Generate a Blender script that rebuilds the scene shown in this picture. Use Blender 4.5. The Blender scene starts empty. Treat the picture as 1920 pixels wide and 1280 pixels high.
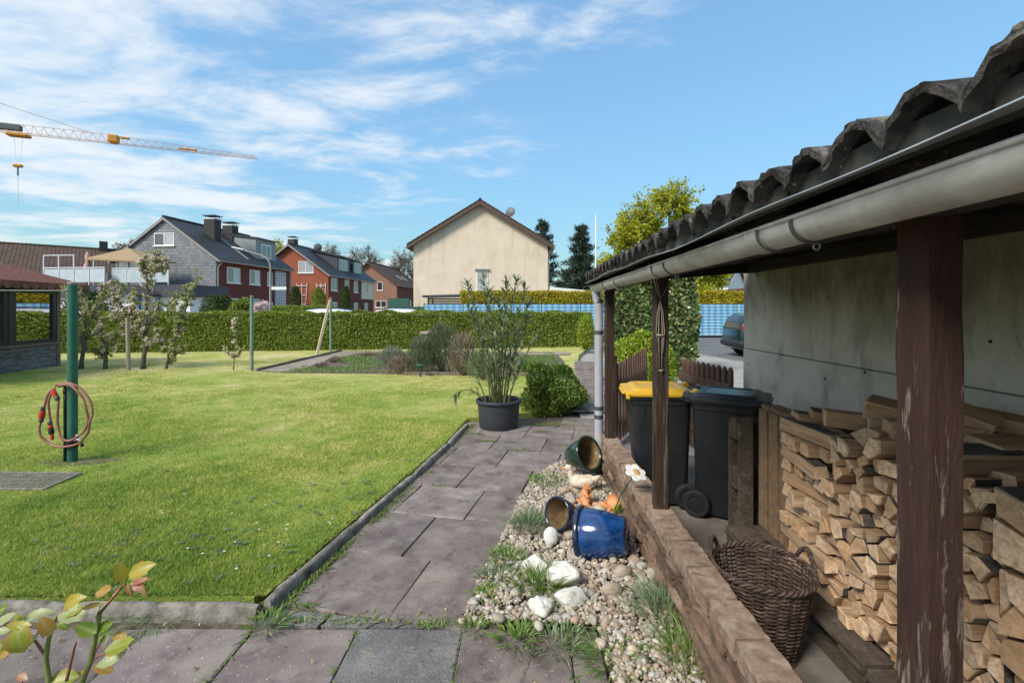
import bpy, math, random
import numpy as np
from mathutils import Vector, Matrix, Euler, noise as mnoise

random.seed(7)
RS = np.random.RandomState(11)
scene = bpy.context.scene
C = scene.collection
R = math.radians

# ------------------------------------------------------------------ camera
CAMH, FPX, CX, CY = 1.55, 880.0, 977.0, 580.0
cd = bpy.data.cameras.new('camera')
cam = bpy.data.objects.new('camera', cd)
C.objects.link(cam)
cam.location = (0, 0, CAMH)
cam.rotation_euler = (R(90), 0, 0)
cd.sensor_width = 36
cd.lens = FPX / 1920 * 36
cd.shift_x = -(CX - 960) / 1920
cd.shift_y = -(640 - CY) / 1920
cd.clip_start = 0.05
cd.clip_end = 3000
scene.camera = cam

# ------------------------------------------------------------------ sky, sun, exposure
SUN_EL, SUN_AZ = R(43), R(224)          # azimuth clockwise from +Y: the sun stands left of and behind the camera
w = bpy.data.worlds.new('World')
scene.world = w
w.use_nodes = True
nt = w.node_tree
for n in list(nt.nodes):
    nt.nodes.remove(n)
def N(nt, t, **kw):
    n = nt.nodes.new(t)
    for k, v in kw.items():
        setattr(n, k, v)
    return n
def LK(nt, a, b):
    nt.links.new(a, b)
def MATH(nt, op, a, b=None, clamp=False):
    n = N(nt, 'ShaderNodeMath', operation=op)
    n.use_clamp = clamp
    for i, x in enumerate((a, b)):
        if x is None: continue
        if isinstance(x, (int, float)): n.inputs[i].default_value = x
        else: LK(nt, x, n.inputs[i])
    return n.outputs[0]
out = N(nt, 'ShaderNodeOutputWorld')
bg = N(nt, 'ShaderNodeBackground')
bg.inputs[1].default_value = 0.15
sky = N(nt, 'ShaderNodeTexSky', sky_type='NISHITA')
sky.sun_disc = False
sky.sun_elevation = SUN_EL
sky.sun_rotation = SUN_AZ
sky.altitude = 60
sky.air_density = 1.0
sky.dust_density = 0.7
sky.ozone_density = 2.0
tc = N(nt, 'ShaderNodeTexCoord')
sx = N(nt, 'ShaderNodeSeparateXYZ'); LK(nt, tc.outputs['Generated'], sx.inputs[0])
zz = MATH(nt, 'MAXIMUM', sx.outputs[2], 0.03)
zz = MATH(nt, 'ADD', zz, 0.06)
cu = MATH(nt, 'DIVIDE', sx.outputs[0], zz); cv = MATH(nt, 'DIVIDE', sx.outputs[1], zz)
cb = N(nt, 'ShaderNodeCombineXYZ'); LK(nt, cu, cb.inputs[0]); LK(nt, cv, cb.inputs[1])
def wnoise(scale, detail, loc, rot, sc, rough=.6, dist=0.):
    mp = N(nt, 'ShaderNodeMapping'); LK(nt, cb.outputs[0], mp.inputs[0])
    mp.inputs['Location'].default_value = loc; mp.inputs['Rotation'].default_value = (0, 0, rot); mp.inputs['Scale'].default_value = sc
    t = N(nt, 'ShaderNodeTexNoise'); LK(nt, mp.outputs[0], t.inputs['Vector'])
    t.inputs['Scale'].default_value = scale; t.inputs['Detail'].default_value = detail
    t.inputs['Roughness'].default_value = rough; t.inputs['Distortion'].default_value = dist
    return t.outputs[0]
n1 = wnoise(1.7, 10, (3.1, 1.7, 0), R(20), (0.8, 1.15, 1), .62, .35)
n2 = wnoise(.33, 2, (7.3, 2.2, 0), 0, (1, 1, 1), .5)
cov = MATH(nt, 'MULTIPLY', MATH(nt, 'MAXIMUM', MATH(nt, 'MINIMUM', cu, 2.2), -2.2), -0.125)                 # more cirrus towards the west
cov = MATH(nt, 'ADD', cov, MATH(nt, 'MULTIPLY', n2, .30))
cov = MATH(nt, 'ADD', cov, MATH(nt, 'MULTIPLY', MATH(nt, 'SUBTRACT', sx.outputs[2], .30), .42))   # cirrus thins out towards the horizon
tot = MATH(nt, 'ADD', n1, cov)
mr = N(nt, 'ShaderNodeMapRange', interpolation_type='SMOOTHSTEP'); LK(nt, tot, mr.inputs[0])
mr.inputs[1].default_value = 0.725; mr.inputs[2].default_value = 1.0
mr.inputs[3].default_value = 0.0; mr.inputs[4].default_value = 0.88
mx = N(nt, 'ShaderNodeMixRGB'); LK(nt, mr.outputs[0], mx.inputs[0])
tint = N(nt, 'ShaderNodeMixRGB', blend_type='MULTIPLY'); tint.inputs[0].default_value = 1
bwn = N(nt, 'ShaderNodeRGBToBW'); LK(nt, sky.outputs[0], bwn.inputs[0])
den = MATH(nt, 'ADD', MATH(nt, 'MULTIPLY', bwn.outputs[0], .29), .52)      # a clear spring sky whose haze stays thin near the horizon
inv = MATH(nt, 'DIVIDE', 1.0, den)
svm = N(nt, 'ShaderNodeVectorMath', operation='SCALE'); LK(nt, sky.outputs[0], svm.inputs[0]); LK(nt, inv, svm.inputs['Scale'])
LK(nt, svm.outputs[0], tint.inputs[1]); tint.inputs[2].default_value = (.75, .93, .88, 1)
LK(nt, tint.outputs[0], mx.inputs[1]); mx.inputs[2].default_value = (3.0, 3.15, 3.3, 1)
LK(nt, mx.outputs[0], bg.inputs[0]); LK(nt, bg.outputs[0], out.inputs[0])

sl = bpy.data.lights.new('sun', 'SUN')
so = bpy.data.objects.new('sun', sl)
C.objects.link(so)
sl.energy = 2.15
sl.angle = R(18)
sl.color = (1.0, 0.94, 0.84)
sd = Vector((math.sin(SUN_AZ) * math.cos(SUN_EL), math.cos(SUN_AZ) * math.cos(SUN_EL), math.sin(SUN_EL)))
so.rotation_euler = sd.to_track_quat('Z', 'Y').to_euler()
scene.view_settings.view_transform = 'Standard'
scene.view_settings.look = 'None'
scene.view_settings.gamma = 1
scene.view_settings.exposure = 1.02

# ------------------------------------------------------------------ helpers
def W(px, py, Y):
    "point at depth Y that the photograph shows at this spot"
    return Vector(((px - CX) / FPX * Y, Y, CAMH - (py - CY) / FPX * Y))
def GP(px, py, z=0.0):
    Y = (CAMH - z) * FPX / (py - CY)
    return Vector(((px - CX) / FPX * Y, Y, z))
def rv():
    v = Vector((random.gauss(0, 1), random.gauss(0, 1), random.gauss(0, 1)))
    return v.normalized()
U = random.uniform

class G:
    def __init__(s):
        s.v, s.f, s.m = [], [], []
    def add(s, vs, fs, mi=0):
        o = len(s.v)
        s.v += [tuple(p) for p in vs]
        s.f += [tuple(i + o for i in f) for f in fs]
        s.m += [mi] * len(fs)
        return s
    def box(s, x0, x1, y0, y1, z0, z1, mi=0):
        return s.add([(x0,y0,z0),(x1,y0,z0),(x1,y1,z0),(x0,y1,z0),(x0,y0,z1),(x1,y0,z1),(x1,y1,z1),(x0,y1,z1)],
                     [(0,3,2,1),(4,5,6,7),(0,1,5,4),(1,2,6,5),(2,3,7,6),(3,0,4,7)], mi)
    def bb(s, c, size, bev=.01, rot=None, jit=0., mi=0):
        "box with chamfered edges"
        hx, hy, hz = [q / 2 for q in size]
        b = min(bev, hx * .9, hy * .9, hz * .9)
        vs, idx = [], {}
        for sx_ in (-1, 1):
            for sy in (-1, 1):
                for sz in (-1, 1):
                    for ax in range(3):
                        p = [sx_ * (hx - b), sy * (hy - b), sz * (hz - b)]
                        p[ax] += (sx_, sy, sz)[ax] * b
                        if jit: p = [q + U(-jit, jit) for q in p]
                        idx[(sx_, sy, sz, ax)] = len(vs)
                        v = Vector(p)
                        if rot is not None: v = rot @ v
                        vs.append(v + Vector(c))
        fs = []
        for ax in range(3):
            a, d = (ax + 1) % 3, (ax + 2) % 3
            for sg in (-1, 1):
                q = []
                for sa, sdd in ((-1,-1),(1,-1),(1,1),(-1,1)):
                    k = [0, 0, 0]; k[ax] = sg; k[a] = sa; k[d] = sdd
                    q.append(idx[(k[0], k[1], k[2], ax)])
                fs.append(tuple(q if sg > 0 else q[::-1]))
            for sa in (-1, 1):
                for sdd in (-1, 1):
                    q = []
                    for sg, axx in ((-1, a), (-1, d), (1, d), (1, a)):
                        k = [0, 0, 0]; k[ax] = sg; k[a] = sa; k[d] = sdd
                        q.append(idx[(k[0], k[1], k[2], axx)])
                    fs.append(tuple(q if sa * sdd < 0 else q[::-1]))
        for sx_ in (-1, 1):
            for sy in (-1, 1):
                for sz in (-1, 1):
                    q = [idx[(sx_, sy, sz, ax)] for ax in range(3)]
                    fs.append(tuple(q if sx_ * sy * sz > 0 else q[::-1]))
        return s.add(vs, fs, mi)
    def tube(s, pts, rad, n=8, cap=True, mi=0, closed=False):
        pts = [Vector(p) for p in pts]
        if not hasattr(rad, '__len__'): rad = [rad] * len(pts)
        rings, up = [], None
        m = len(pts)
        for i, p in enumerate(pts):
            if closed: t = pts[(i + 1) % m] - pts[i - 1]
            else: t = pts[min(i + 1, m - 1)] - pts[max(i - 1, 0)]
            if t.length < 1e-9: t = Vector((0, 0, 1))
            t.normalize()
            if up is None:
                up = Vector((0, 0, 1)) if abs(t.z) < .9 else Vector((1, 0, 0))
            a = up - t * up.dot(t)
            if a.length < 1e-6: a = t.orthogonal()
            a.normalize(); up = a
            b = t.cross(a)
            rings.append([p + (a * math.cos(k * 2 * math.pi / n) + b * math.sin(k * 2 * math.pi / n)) * rad[i] for k in range(n)])
        return s.loft(rings, cap and not closed, mi, closed)
    def loft(s, rings, cap=True, mi=0, closed=False, ring_closed=True):
        n, m = len(rings[0]), len(rings)
        vs = [p for r in rings for p in r]
        fs = []
        for i in range(m if closed else m - 1):
            j = (i + 1) % m
            for k in range(n if ring_closed else n - 1):
                l = (k + 1) % n
                fs.append((i*n + k, i*n + l, j*n + l, j*n + k))
        if cap:
            fs.append(tuple(range(n))[::-1]); fs.append(tuple(range((m-1)*n, m*n)))
        return s.add(vs, fs, mi)
    def lathe(s, prof, n=24, M=None, mi=0, closed=False, cap=True):
        M = M or Matrix()
        rings = [[M @ Vector((r*math.cos(k*2*math.pi/n), r*math.sin(k*2*math.pi/n), z)) for k in range(n)] for r, z in prof]
        return s.loft(rings, cap and not closed, mi, closed)
    def prism(s, poly, vec, mi=0, cap_mi=None):
        poly = [Vector(p) for p in poly]; vec = Vector(vec); n = len(poly)
        nrm = sum(((poly[i]).cross(poly[(i+1) % n]) for i in range(n)), Vector())
        if nrm.dot(vec) < 0: poly = poly[::-1]
        vs = poly + [p + vec for p in poly]
        o = len(s.v)
        s.add(vs, [(i, (i+1) % n, n + (i+1) % n, n + i) for i in range(n)], mi)
        c = mi if cap_mi is None else cap_mi
        s.f += [tuple(o + i for i in range(n))[::-1], tuple(o + n + i for i in range(n))]
        s.m += [c, c]
        return s
    def blob(s, c, r, sub=2, amp=.15, fr=2., seed=None, M=None, mi=0):
        vs, fs = ICO[sub]
        sd = U(0, 50) if seed is None else seed
        M = M or Matrix()
        o = []
        for p in vs:
            k = 1 + amp * (math.sin(p[0]*fr*1.7 + sd) * math.cos(p[1]*fr*1.3 + sd*1.7) + .6*math.sin(p[2]*fr*2.3 + sd*.7 + p[0]*fr))
            o.append(M @ Vector((p[0]*r[0]*k, p[1]*r[1]*k, p[2]*r[2]*k)) + Vector(c))
        return s.add(o, fs, mi)
    def rock(s, r, sub=3, amp=.16, seed=None):
        "weathered stone: a sphere worn flat on some sides and pitted"
        vs, fs = ICO[sub]; o_ = Vector((U(0, 90), U(0, 90), U(0, 90))); out_ = []
        cuts = [(rv(), U(.62, .9)) for _ in range(7)]
        for p in vs:
            p = Vector(p); k = 1 + amp * mnoise.noise(p * 1.3 + o_) + amp * .45 * mnoise.noise(p * 3.1 + o_) + amp * .15 * mnoise.noise(p * 7 + o_)
            for n_, d_ in cuts:
                q = p.dot(n_) * k
                if q > d_: k *= (d_ + (q - d_) * .25) / q
            out_.append((p.x * r[0] * k, p.y * r[1] * k, p.z * r[2] * k))
        return s.add(out_, fs)
    def build(s, name, mat, parent=None, smooth=False, kind=None, world=False):
        me = bpy.data.meshes.new(name)
        me.from_pydata(s.v, [], s.f)
        mats = mat if isinstance(mat, (list, tuple)) else [mat]
        for m in mats: me.materials.append(m)
        if len(mats) > 1: me.polygons.foreach_set('material_index', s.m)
        if smooth is True: me.polygons.foreach_set('use_smooth', [True] * len(s.f))
        elif smooth:
            me.polygons.foreach_set('use_smooth', [True] * len(s.f))
            me.set_sharp_from_angle(angle=R(smooth))
        me.update()
        return link(name, me, parent, kind, world)
def wm(o):
    return o.matrix_basis.copy() if o.parent is None else wm(o.parent) @ o.matrix_parent_inverse @ o.matrix_basis
def link(name, me, parent=None, kind=None, world=False):
    o = bpy.data.objects.new(name, me)
    C.objects.link(o)
    if parent is not None:
        o.parent = parent
        if world: o.matrix_parent_inverse = wm(parent).inverted()
    if kind: o['kind'] = kind
    return o
def ico(sub):
    t = (1 + 5 ** .5) / 2
    vs = [Vector(p).normalized() for p in ((-1,t,0),(1,t,0),(-1,-t,0),(1,-t,0),(0,-1,t),(0,1,t),(0,-1,-t),(0,1,-t),(t,0,-1),(t,0,1),(-t,0,-1),(-t,0,1))]
    fs = [(0,11,5),(0,5,1),(0,1,7),(0,7,10),(0,10,11),(1,5,9),(5,11,4),(11,10,2),(10,7,6),(7,1,8),(3,9,4),(3,4,2),(3,2,6),(3,6,8),(3,8,9),(4,9,5),(2,4,11),(6,2,10),(8,6,7),(9,8,1)]
    for _ in range(sub):
        c, nf = {}, []
        def mid(a, b):
            k = (min(a, b), max(a, b))
            if k not in c:
                c[k] = len(vs); vs.append(((vs[a] + vs[b]) / 2).normalized())
            return c[k]
        for a, b, d in fs:
            x, y, z = mid(a, b), mid(b, d), mid(d, a)
            nf += [(a, x, z), (b, y, x), (d, z, y), (x, y, z)]
        fs = nf
    return [tuple(v) for v in vs], fs
ICO = [ico(i) for i in range(4)]

def thing(name, label, cat, loc=(0, 0, 0), rotz=0, group=None):
    o = bpy.data.objects.new(name, None)
    C.objects.link(o)
    o.empty_display_size = .1
    o.location = loc; o.rotation_euler = (0, 0, rotz)
    tag(o, label, cat, group)
    return o
def tag(o, label, cat, group=None):
    o['label'] = label; o['category'] = cat
    if group: o['group'] = group
    return o
def struct(o):
    o['kind'] = 'structure'
    return o
def inst(o, parent=None, loc=None, rot=None, scale=None, name=None):
    c = o.copy(); C.objects.link(c)
    if name: c.name = name
    c.parent = parent
    if loc is not None: c.location = loc
    if rot is not None: c.rotation_euler = rot
    if scale is not None: c.scale = scale
    return c
def copy_tree(o, parent=None):
    c = o.copy(); C.objects.link(c); c.parent = parent
    for ch in list(o.children): copy_tree(ch, c)
    return c

def unit(a):
    return a / np.maximum(np.linalg.norm(a, axis=1, keepdims=True), 1e-9)
def rdir(n):
    return unit(RS.normal(size=(n, 3)))
def leaves(name, P, D, L, Wd, mat, parent=None, kind='stuff', rnd=None, fold=.15, world=False, nrm=None):
    "many leaf-shaped quads in one mesh: base points P, directions D, lengths L, widths Wd"
    P = np.asarray(P, float); n = len(P)
    D = unit(np.asarray(D, float))
    r = rdir(n) if nrm is None else np.asarray(nrm, float)
    S = unit(np.cross(D, r)); Nn = np.cross(S, D)
    L = np.broadcast_to(np.asarray(L, float), (n,))[:, None]; Wd = np.broadcast_to(np.asarray(Wd, float), (n,))[:, None]
    mid = P + D * L * .45 + Nn * Wd * fold
    V = np.stack([P, mid + S * Wd * .5, P + D * L - Nn * Wd * fold * .5, mid - S * Wd * .5], 1).reshape(-1, 3)
    return quads(name, V, mat, parent, kind, RS.rand(n) if rnd is None else rnd, world)
def quads(name, V, mat, parent=None, kind='stuff', rnd=None, world=False, k=4):
    nv = len(V); n = nv // k
    me = bpy.data.meshes.new(name)
    me.vertices.add(nv); me.loops.add(nv); me.polygons.add(n)
    me.vertices.foreach_set('co', V.astype(np.float32).ravel())
    me.loops.foreach_set('vertex_index', np.arange(nv, dtype=np.int32))
    me.polygons.foreach_set('loop_start', np.arange(0, nv, k, dtype=np.int32))
    if rnd is not None:
        a = me.attributes.new('rnd', 'FLOAT', 'POINT')
        a.data.foreach_set('value', np.repeat(rnd, k).astype(np.float32))
    me.materials.append(mat)
    me.update(calc_edges=True)
    return link(name, me, parent, kind, world)

# ------------------------------------------------------------------ materials
def base(name):
    m = bpy.data.materials.new(name); m.use_nodes = True
    nt = m.node_tree
    return m, nt, nt.nodes['Principled BSDF']
def coords(nt, stretch=(1, 1, 1), rnd=True, kind='Object'):
    t = N(nt, 'ShaderNodeTexCoord')
    v = t.outputs[kind]
    if rnd:
        oi = N(nt, 'ShaderNodeObjectInfo')
        k = MATH(nt, 'MULTIPLY', oi.outputs['Random'], 53.0)
        a = N(nt, 'ShaderNodeVectorMath', operation='ADD')
        LK(nt, v, a.inputs[0]); LK(nt, k, a.inputs[1]); v = a.outputs[0]
    mp = N(nt, 'ShaderNodeMapping'); LK(nt, v, mp.inputs[0]); mp.inputs['Scale'].default_value = stretch
    return mp.outputs[0]
def noise(nt, vec, scale, detail=5, rough=.6, dist=0.):
    t = N(nt, 'ShaderNodeTexNoise'); LK(nt, vec, t.inputs['Vector'])
    t.inputs['Scale'].default_value = scale; t.inputs['Detail'].default_value = detail
    t.inputs['Roughness'].default_value = rough; t.inputs['Distortion'].default_value = dist
    return t.outputs[0]
def ramp(nt, fac, stops):
    r = N(nt, 'ShaderNodeValToRGB'); LK(nt, fac, r.inputs[0])
    e = r.color_ramp.elements
    while len(e) < len(stops): e.new(.5)
    for i, (p, c) in enumerate(stops):
        e[i].position = p
        e[i].color = (*c, 1) if hasattr(c, '__len__') else (c, c, c, 1)
    return r.outputs[0]
def mix(nt, fac, a, b, mode='MIX'):
    m = N(nt, 'ShaderNodeMixRGB', blend_type=mode)
    for i, x in enumerate((fac, a, b)):
        if isinstance(x, (int, float)): m.inputs[i].default_value = x
        elif isinstance(x, (tuple, list)): m.inputs[i].default_value = (*x, 1)
        else: LK(nt, x, m.inputs[i])
    return m.outputs[0]
def bump(nt, bs, h, strength, dist=.02):
    b = N(nt, 'ShaderNodeBump'); b.inputs['Strength'].default_value = strength; b.inputs['Distance'].default_value = dist
    LK(nt, h, b.inputs['Height']); LK(nt, b.outputs[0], bs.inputs['Normal'])
def pm(name, stops, scale=5, detail=6, stretch=(1, 1, 1), rough=.8, bmp=.25, bscale=40, bdist=.01, spec=.3, metal=0, var=.0,
       layers=(), rnd=True, dist=0., speck=None, coat=0):
    m, nt, b = base(name)
    v = coords(nt, stretch, rnd)
    c = ramp(nt, noise(nt, v, scale, detail, .62, dist), [(.3 + .4 * p, q) for p, q in stops])
    for (col, sc, lo, hi, st) in layers:
        f = ramp(nt, noise(nt, coords(nt, st, rnd), sc, 7, .65, .3), [(lo, 0.), (hi, 1.)])
        c = mix(nt, f, c, col)
    if speck:
        f = ramp(nt, noise(nt, coords(nt, (1, 1, 1), rnd), speck[1], 2, .5), [(speck[2], 0.), (speck[2] + .06, 1.)])
        c = mix(nt, f, c, speck[0])
    if var:
        oi = N(nt, 'ShaderNodeObjectInfo')
        h = N(nt, 'ShaderNodeHueSaturation'); LK(nt, c, h.inputs['Color'])
        LK(nt, MATH(nt, 'ADD', MATH(nt, 'MULTIPLY', oi.outputs['Random'], var), 1 - var / 2), h.inputs['Value'])
        c = h.outputs[0]
    LK(nt, c, b.inputs['Base Color'])
    b.inputs['Roughness'].default_value = rough
    b.inputs['Specular IOR Level'].default_value = spec
    b.inputs['Metallic'].default_value = metal
    b.inputs['Coat Weight'].default_value = coat
    if bmp: bump(nt, b, noise(nt, v, bscale, 6, .65), bmp, bdist)
    return m
def leafmat(name, stops, rough=.5, trans=.3, spec=.35, patch=None):
    "leaf colour varies leaf by leaf; thin leaves let some light through"
    m, nt, b = base(name)
    a = N(nt, 'ShaderNodeAttribute'); a.attribute_name = 'rnd'
    c = ramp(nt, a.outputs['Fac'], stops)
    if patch:
        f = ramp(nt, noise(nt, coords(nt, (1, 1, 1), False), patch[1], 4, .6), [(patch[2], 0.), (patch[3], 1.)])
        c = mix(nt, f, c, patch[0])
    LK(nt, c, b.inputs['Base Color']); b.inputs['Roughness'].default_value = rough
    b.inputs['Specular IOR Level'].default_value = spec
    if trans:
        t = N(nt, 'ShaderNodeBsdfTranslucent'); LK(nt, c, t.inputs[0])
        x = N(nt, 'ShaderNodeMixShader'); x.inputs[0].default_value = trans
        LK(nt, b.outputs[0], x.inputs[1]); LK(nt, t.outputs[0], x.inputs[2])
        LK(nt, x.outputs[0], nt.nodes['Material Output'].inputs[0])
    return m
def plain(name, col, rough=.5, spec=.4, metal=0, coat=0):
    return pm(name, [(0, [q * .85 for q in col]), (1, [min(1, q * 1.12) for q in col])], 9, rough=rough, spec=spec, metal=metal, bmp=.04, coat=coat)

M = {}
M['soil'] = pm('soil', [(0, (.07,.055,.042)), (.5, (.14,.112,.085)), (1, (.23,.185,.14))], 12, bmp=.8, bscale=45, bdist=.03, rough=.95, rnd=False)
M['sand'] = pm('sand', [(0, (.20,.155,.12)), (.5, (.30,.245,.19)), (1, (.40,.33,.26))], 3, bmp=.4, bscale=60, rough=.95, rnd=False)
M['asphalt'] = pm('asphalt', [(0, (.10,.10,.105)), (1, (.17,.17,.175))], 1.2, bmp=.25, bscale=90, rough=.9, rnd=False)
M['sidewalk'] = pm('sidewalk', [(0, (.24,.22,.20)), (.5, (.33,.31,.28)), (1, (.40,.38,.35))], 1.5, bmp=.25, bscale=60, rough=.9, rnd=False)
M['slab'] = pm('paving_slab', [(0, (.115,.091,.088)), (.4, (.178,.143,.138)), (.7, (.22,.184,.175)), (1, (.285,.248,.228))], 5.5, 10, rough=.85, bmp=.5, bscale=95, bdist=.006, var=.30, spec=.12,
               layers=[((.255,.22,.19), 2.1, .50, .68, (1,1,1)), ((.085,.07,.064), 6.0, .56, .74, (1,1,1)), ((.31,.29,.255), 26, .66, .72, (1,1,1)), ((.11,.10,.055), 3.2, .62, .76, (1,1,1))], speck=((.46,.44,.40), 85, .68))
M['slab_dark'] = pm('paving_slab_dark', [(0, (.085,.083,.083)), (.5, (.155,.15,.147)), (1, (.26,.245,.235))], 4, 8, rough=.8, bmp=.9, bscale=50, bdist=.012, var=.2, spec=.3,
               layers=[((.28,.235,.18), 6, .60, .72, (1,1,1))], speck=((.42,.40,.37), 130, .66))
M['kerb'] = pm('kerb_concrete', [(0, (.12,.105,.088)), (.5, (.24,.215,.185)), (1, (.37,.335,.295))], 12, 9, rough=.92, bmp=.8, bscale=60, bdist=.01, var=.25,
               layers=[((.065,.07,.04), 9, .56, .72, (1,1,1)), ((.42,.42,.38), 6, .66, .74, (1,1,1))])
M['brick_red'] = pm('rustic_brick', [(0, (.075,.046,.033)), (.45, (.145,.092,.064)), (1, (.24,.165,.118))], 12, 8, (1,.45,1.3), rough=.92, bmp=.8, bscale=60, bdist=.008, var=.8,
               layers=[((.27,.235,.19), 18, .66, .80, (1,1,1)), ((.05,.042,.034), 9, .54, .70, (1,.5,1.4))])
M['brick_cap'] = pm('rustic_brick_cap', [(0, (.14,.09,.068)), (.45, (.25,.17,.125)), (1, (.36,.275,.205))], 18, 8, rough=.92, bmp=.6, bscale=90, bdist=.006, var=.35,
               layers=[((.40,.36,.29), 14, .56, .75, (1,1,1)), ((.13,.14,.06), 12, .62, .76, (1,1,1))])
M['mortar'] = pm('mortar', [(0, (.17,.155,.135)), (1, (.30,.28,.25))], 12, bmp=.8, bscale=60, rough=.95)
M['concrete'] = pm('concrete_panel', [(0, (.45,.415,.36)), (.5, (.59,.55,.485)), (1, (.69,.655,.60))], 1.6, 9, (1,1,1.2), rough=.9, bmp=.35, bscale=45, bdist=.006, rnd=False,
               layers=[((.22,.22,.16), 2.0, .54, .74, (1.6,1.6,.6)), ((.19,.175,.155), 1.7, .56, .76, (1.3,1.3,.8)), ((.60,.60,.59), 3.6, .58, .78, (2.4,2.4,.9)), ((.10,.10,.085), 9, .65, .75, (1.5,1.5,.5))])
def concrete_upper():
    "old exposed concrete with drip stains, its colour darker and more olive towards the top"
    m = M['concrete'].copy(); m.name = 'concrete_panel_stained'
    nt = m.node_tree; b = nt.nodes['Principled BSDF']
    c = b.inputs['Base Color'].links[0].from_socket
    v = coords(nt, (2.0, 2.0, .5), False)
    t = N(nt, 'ShaderNodeTexCoord'); s = N(nt, 'ShaderNodeSeparateXYZ'); LK(nt, t.outputs['Object'], s.inputs[0])
    k = MATH(nt, 'MULTIPLY', MATH(nt, 'SUBTRACT', s.outputs[2], 1.34), 1.2)
    f = ramp(nt, MATH(nt, 'ADD', noise(nt, v, 2.2, 7, .65), k), [(.46, 0.), (.95, .90)])
    c2 = ramp(nt, noise(nt, coords(nt, (2.2, 2.2, .75), False), 3.2, 9, .72), [(.33, (.10,.09,.06)), (.5, (.22,.20,.145)), (.68, (.37,.345,.275))])
    LK(nt, mix(nt, f, c, c2), b.inputs['Base Color'])
    return m
M['concrete_up'] = concrete_upper()
M['shed_floor'] = pm('shed_floor', [(0, (.10,.088,.077)), (.5, (.17,.15,.13)), (1, (.25,.225,.20))], 3, 8, rough=.9, bmp=.4, bscale=60, rnd=False)
M['fibre'] = pm('fibre_cement', [(0, (.035,.032,.031)), (.5, (.075,.068,.063)), (1, (.14,.128,.115))], 16, 9, rough=.95, bmp=1.0, bscale=55, bdist=.02, rnd=False,
               layers=[((.27,.25,.20), 13, .60, .68, (1,1,1)), ((.02,.02,.018), 8, .52, .62, (1,1,1))], speck=((.40,.38,.30), 45, .68))
M['fascia'] = pm('fascia_strip', [(0, (.03,.033,.028)), (1, (.075,.078,.066))], 12, bmp=.4, rough=.9, rnd=False)
M['flashing'] = pm('zinc_flashing', [(0, (.42,.43,.45)), (1, (.62,.63,.65))], 6, rough=.35, metal=.6, bmp=.1, spec=.5)
M['gutter'] = pm('pvc_gutter', [(0, (.36,.34,.31)), (.5, (.50,.475,.445)), (1, (.62,.595,.565))], 11, 9, rough=.42, bmp=.08, spec=.5, rnd=False,
               layers=[((.26,.235,.21), 5, .52, .72, (1,.5,1)), ((.72,.70,.67), 16, .62, .72, (1,1,1)), ((.25,.11,.06), 14, .72, .74, (1,1,1))])
M['downpipe'] = pm('pvc_downpipe', [(0, (.33,.34,.37)), (1, (.43,.44,.48))], 6, rough=.4, bmp=.05, spec=.5, rnd=False, layers=[((.20,.2,.15), 6, .62, .8, (1,1,.3))])
M['clip'] = plain('dark_clip', (.10,.10,.11), .5, .5, .5)
def old_paint(name, paint, wood, lo, hi, stretch=(14, 14, 1.1), sc=2.2, zg=0.):
    m, nt, b = base(name)
    v = coords(nt, stretch)
    c1 = ramp(nt, noise(nt, v, 3, 7, .6), [(.3, [q * .55 for q in paint]), (.7, paint)])
    c2 = ramp(nt, noise(nt, v, 5, 8, .65), [(.3, [q * .35 for q in wood]), (.55, wood), (.75, [min(1, q * 1.7) for q in wood])])
    fn = noise(nt, coords(nt, tuple(q * .8 for q in stretch)), sc, 9, .72, .4)
    if zg:                                                              # rain has worn the lower part most
        t = N(nt, 'ShaderNodeTexCoord'); s = N(nt, 'ShaderNodeSeparateXYZ'); LK(nt, t.outputs['Object'], s.inputs[0])
        fn = MATH(nt, 'ADD', fn, MATH(nt, 'MULTIPLY', MATH(nt, 'SUBTRACT', 1.25, s.outputs[2]), zg))
    f = ramp(nt, fn, [(lo, 0.), (hi, 1.)])
    LK(nt, mix(nt, f, c1, c2), b.inputs['Base Color'])
    b.inputs['Roughness'].default_value = .75; b.inputs['Specular IOR Level'].default_value = .25
    bump(nt, b, noise(nt, v, 6, 8, .7), .9, .012)
    return m
M['post'] = old_paint('post_paint', (.070,.034,.027), (.25,.205,.165), .585, .64, (18, 18, 2.6), 2.8, .15)
M['post_dark'] = old_paint('post_paint_dark', (.055,.034,.026), (.15,.115,.09), .54, .66)
M['beam'] = pm('dark_beam', [(0, (.018,.014,.012)), (1, (.05,.038,.03))], 3, stretch=(8,1,8), bmp=.6, bscale=12, rough=.9)
M['picket'] = old_paint('picket_stain', (.18,.095,.066), (.25,.185,.135), .50, .70)
M['pallet'] = old_paint('pallet_wood', (.30,.19,.105), (.17,.135,.105), .45, .70, (6, 6, 6), 1.5)
M['pallet_dark'] = old_paint('pallet_wood_dark', (.105,.08,.06), (.17,.145,.12), .50, .72, (6, 6, 6), 1.5)
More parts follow.
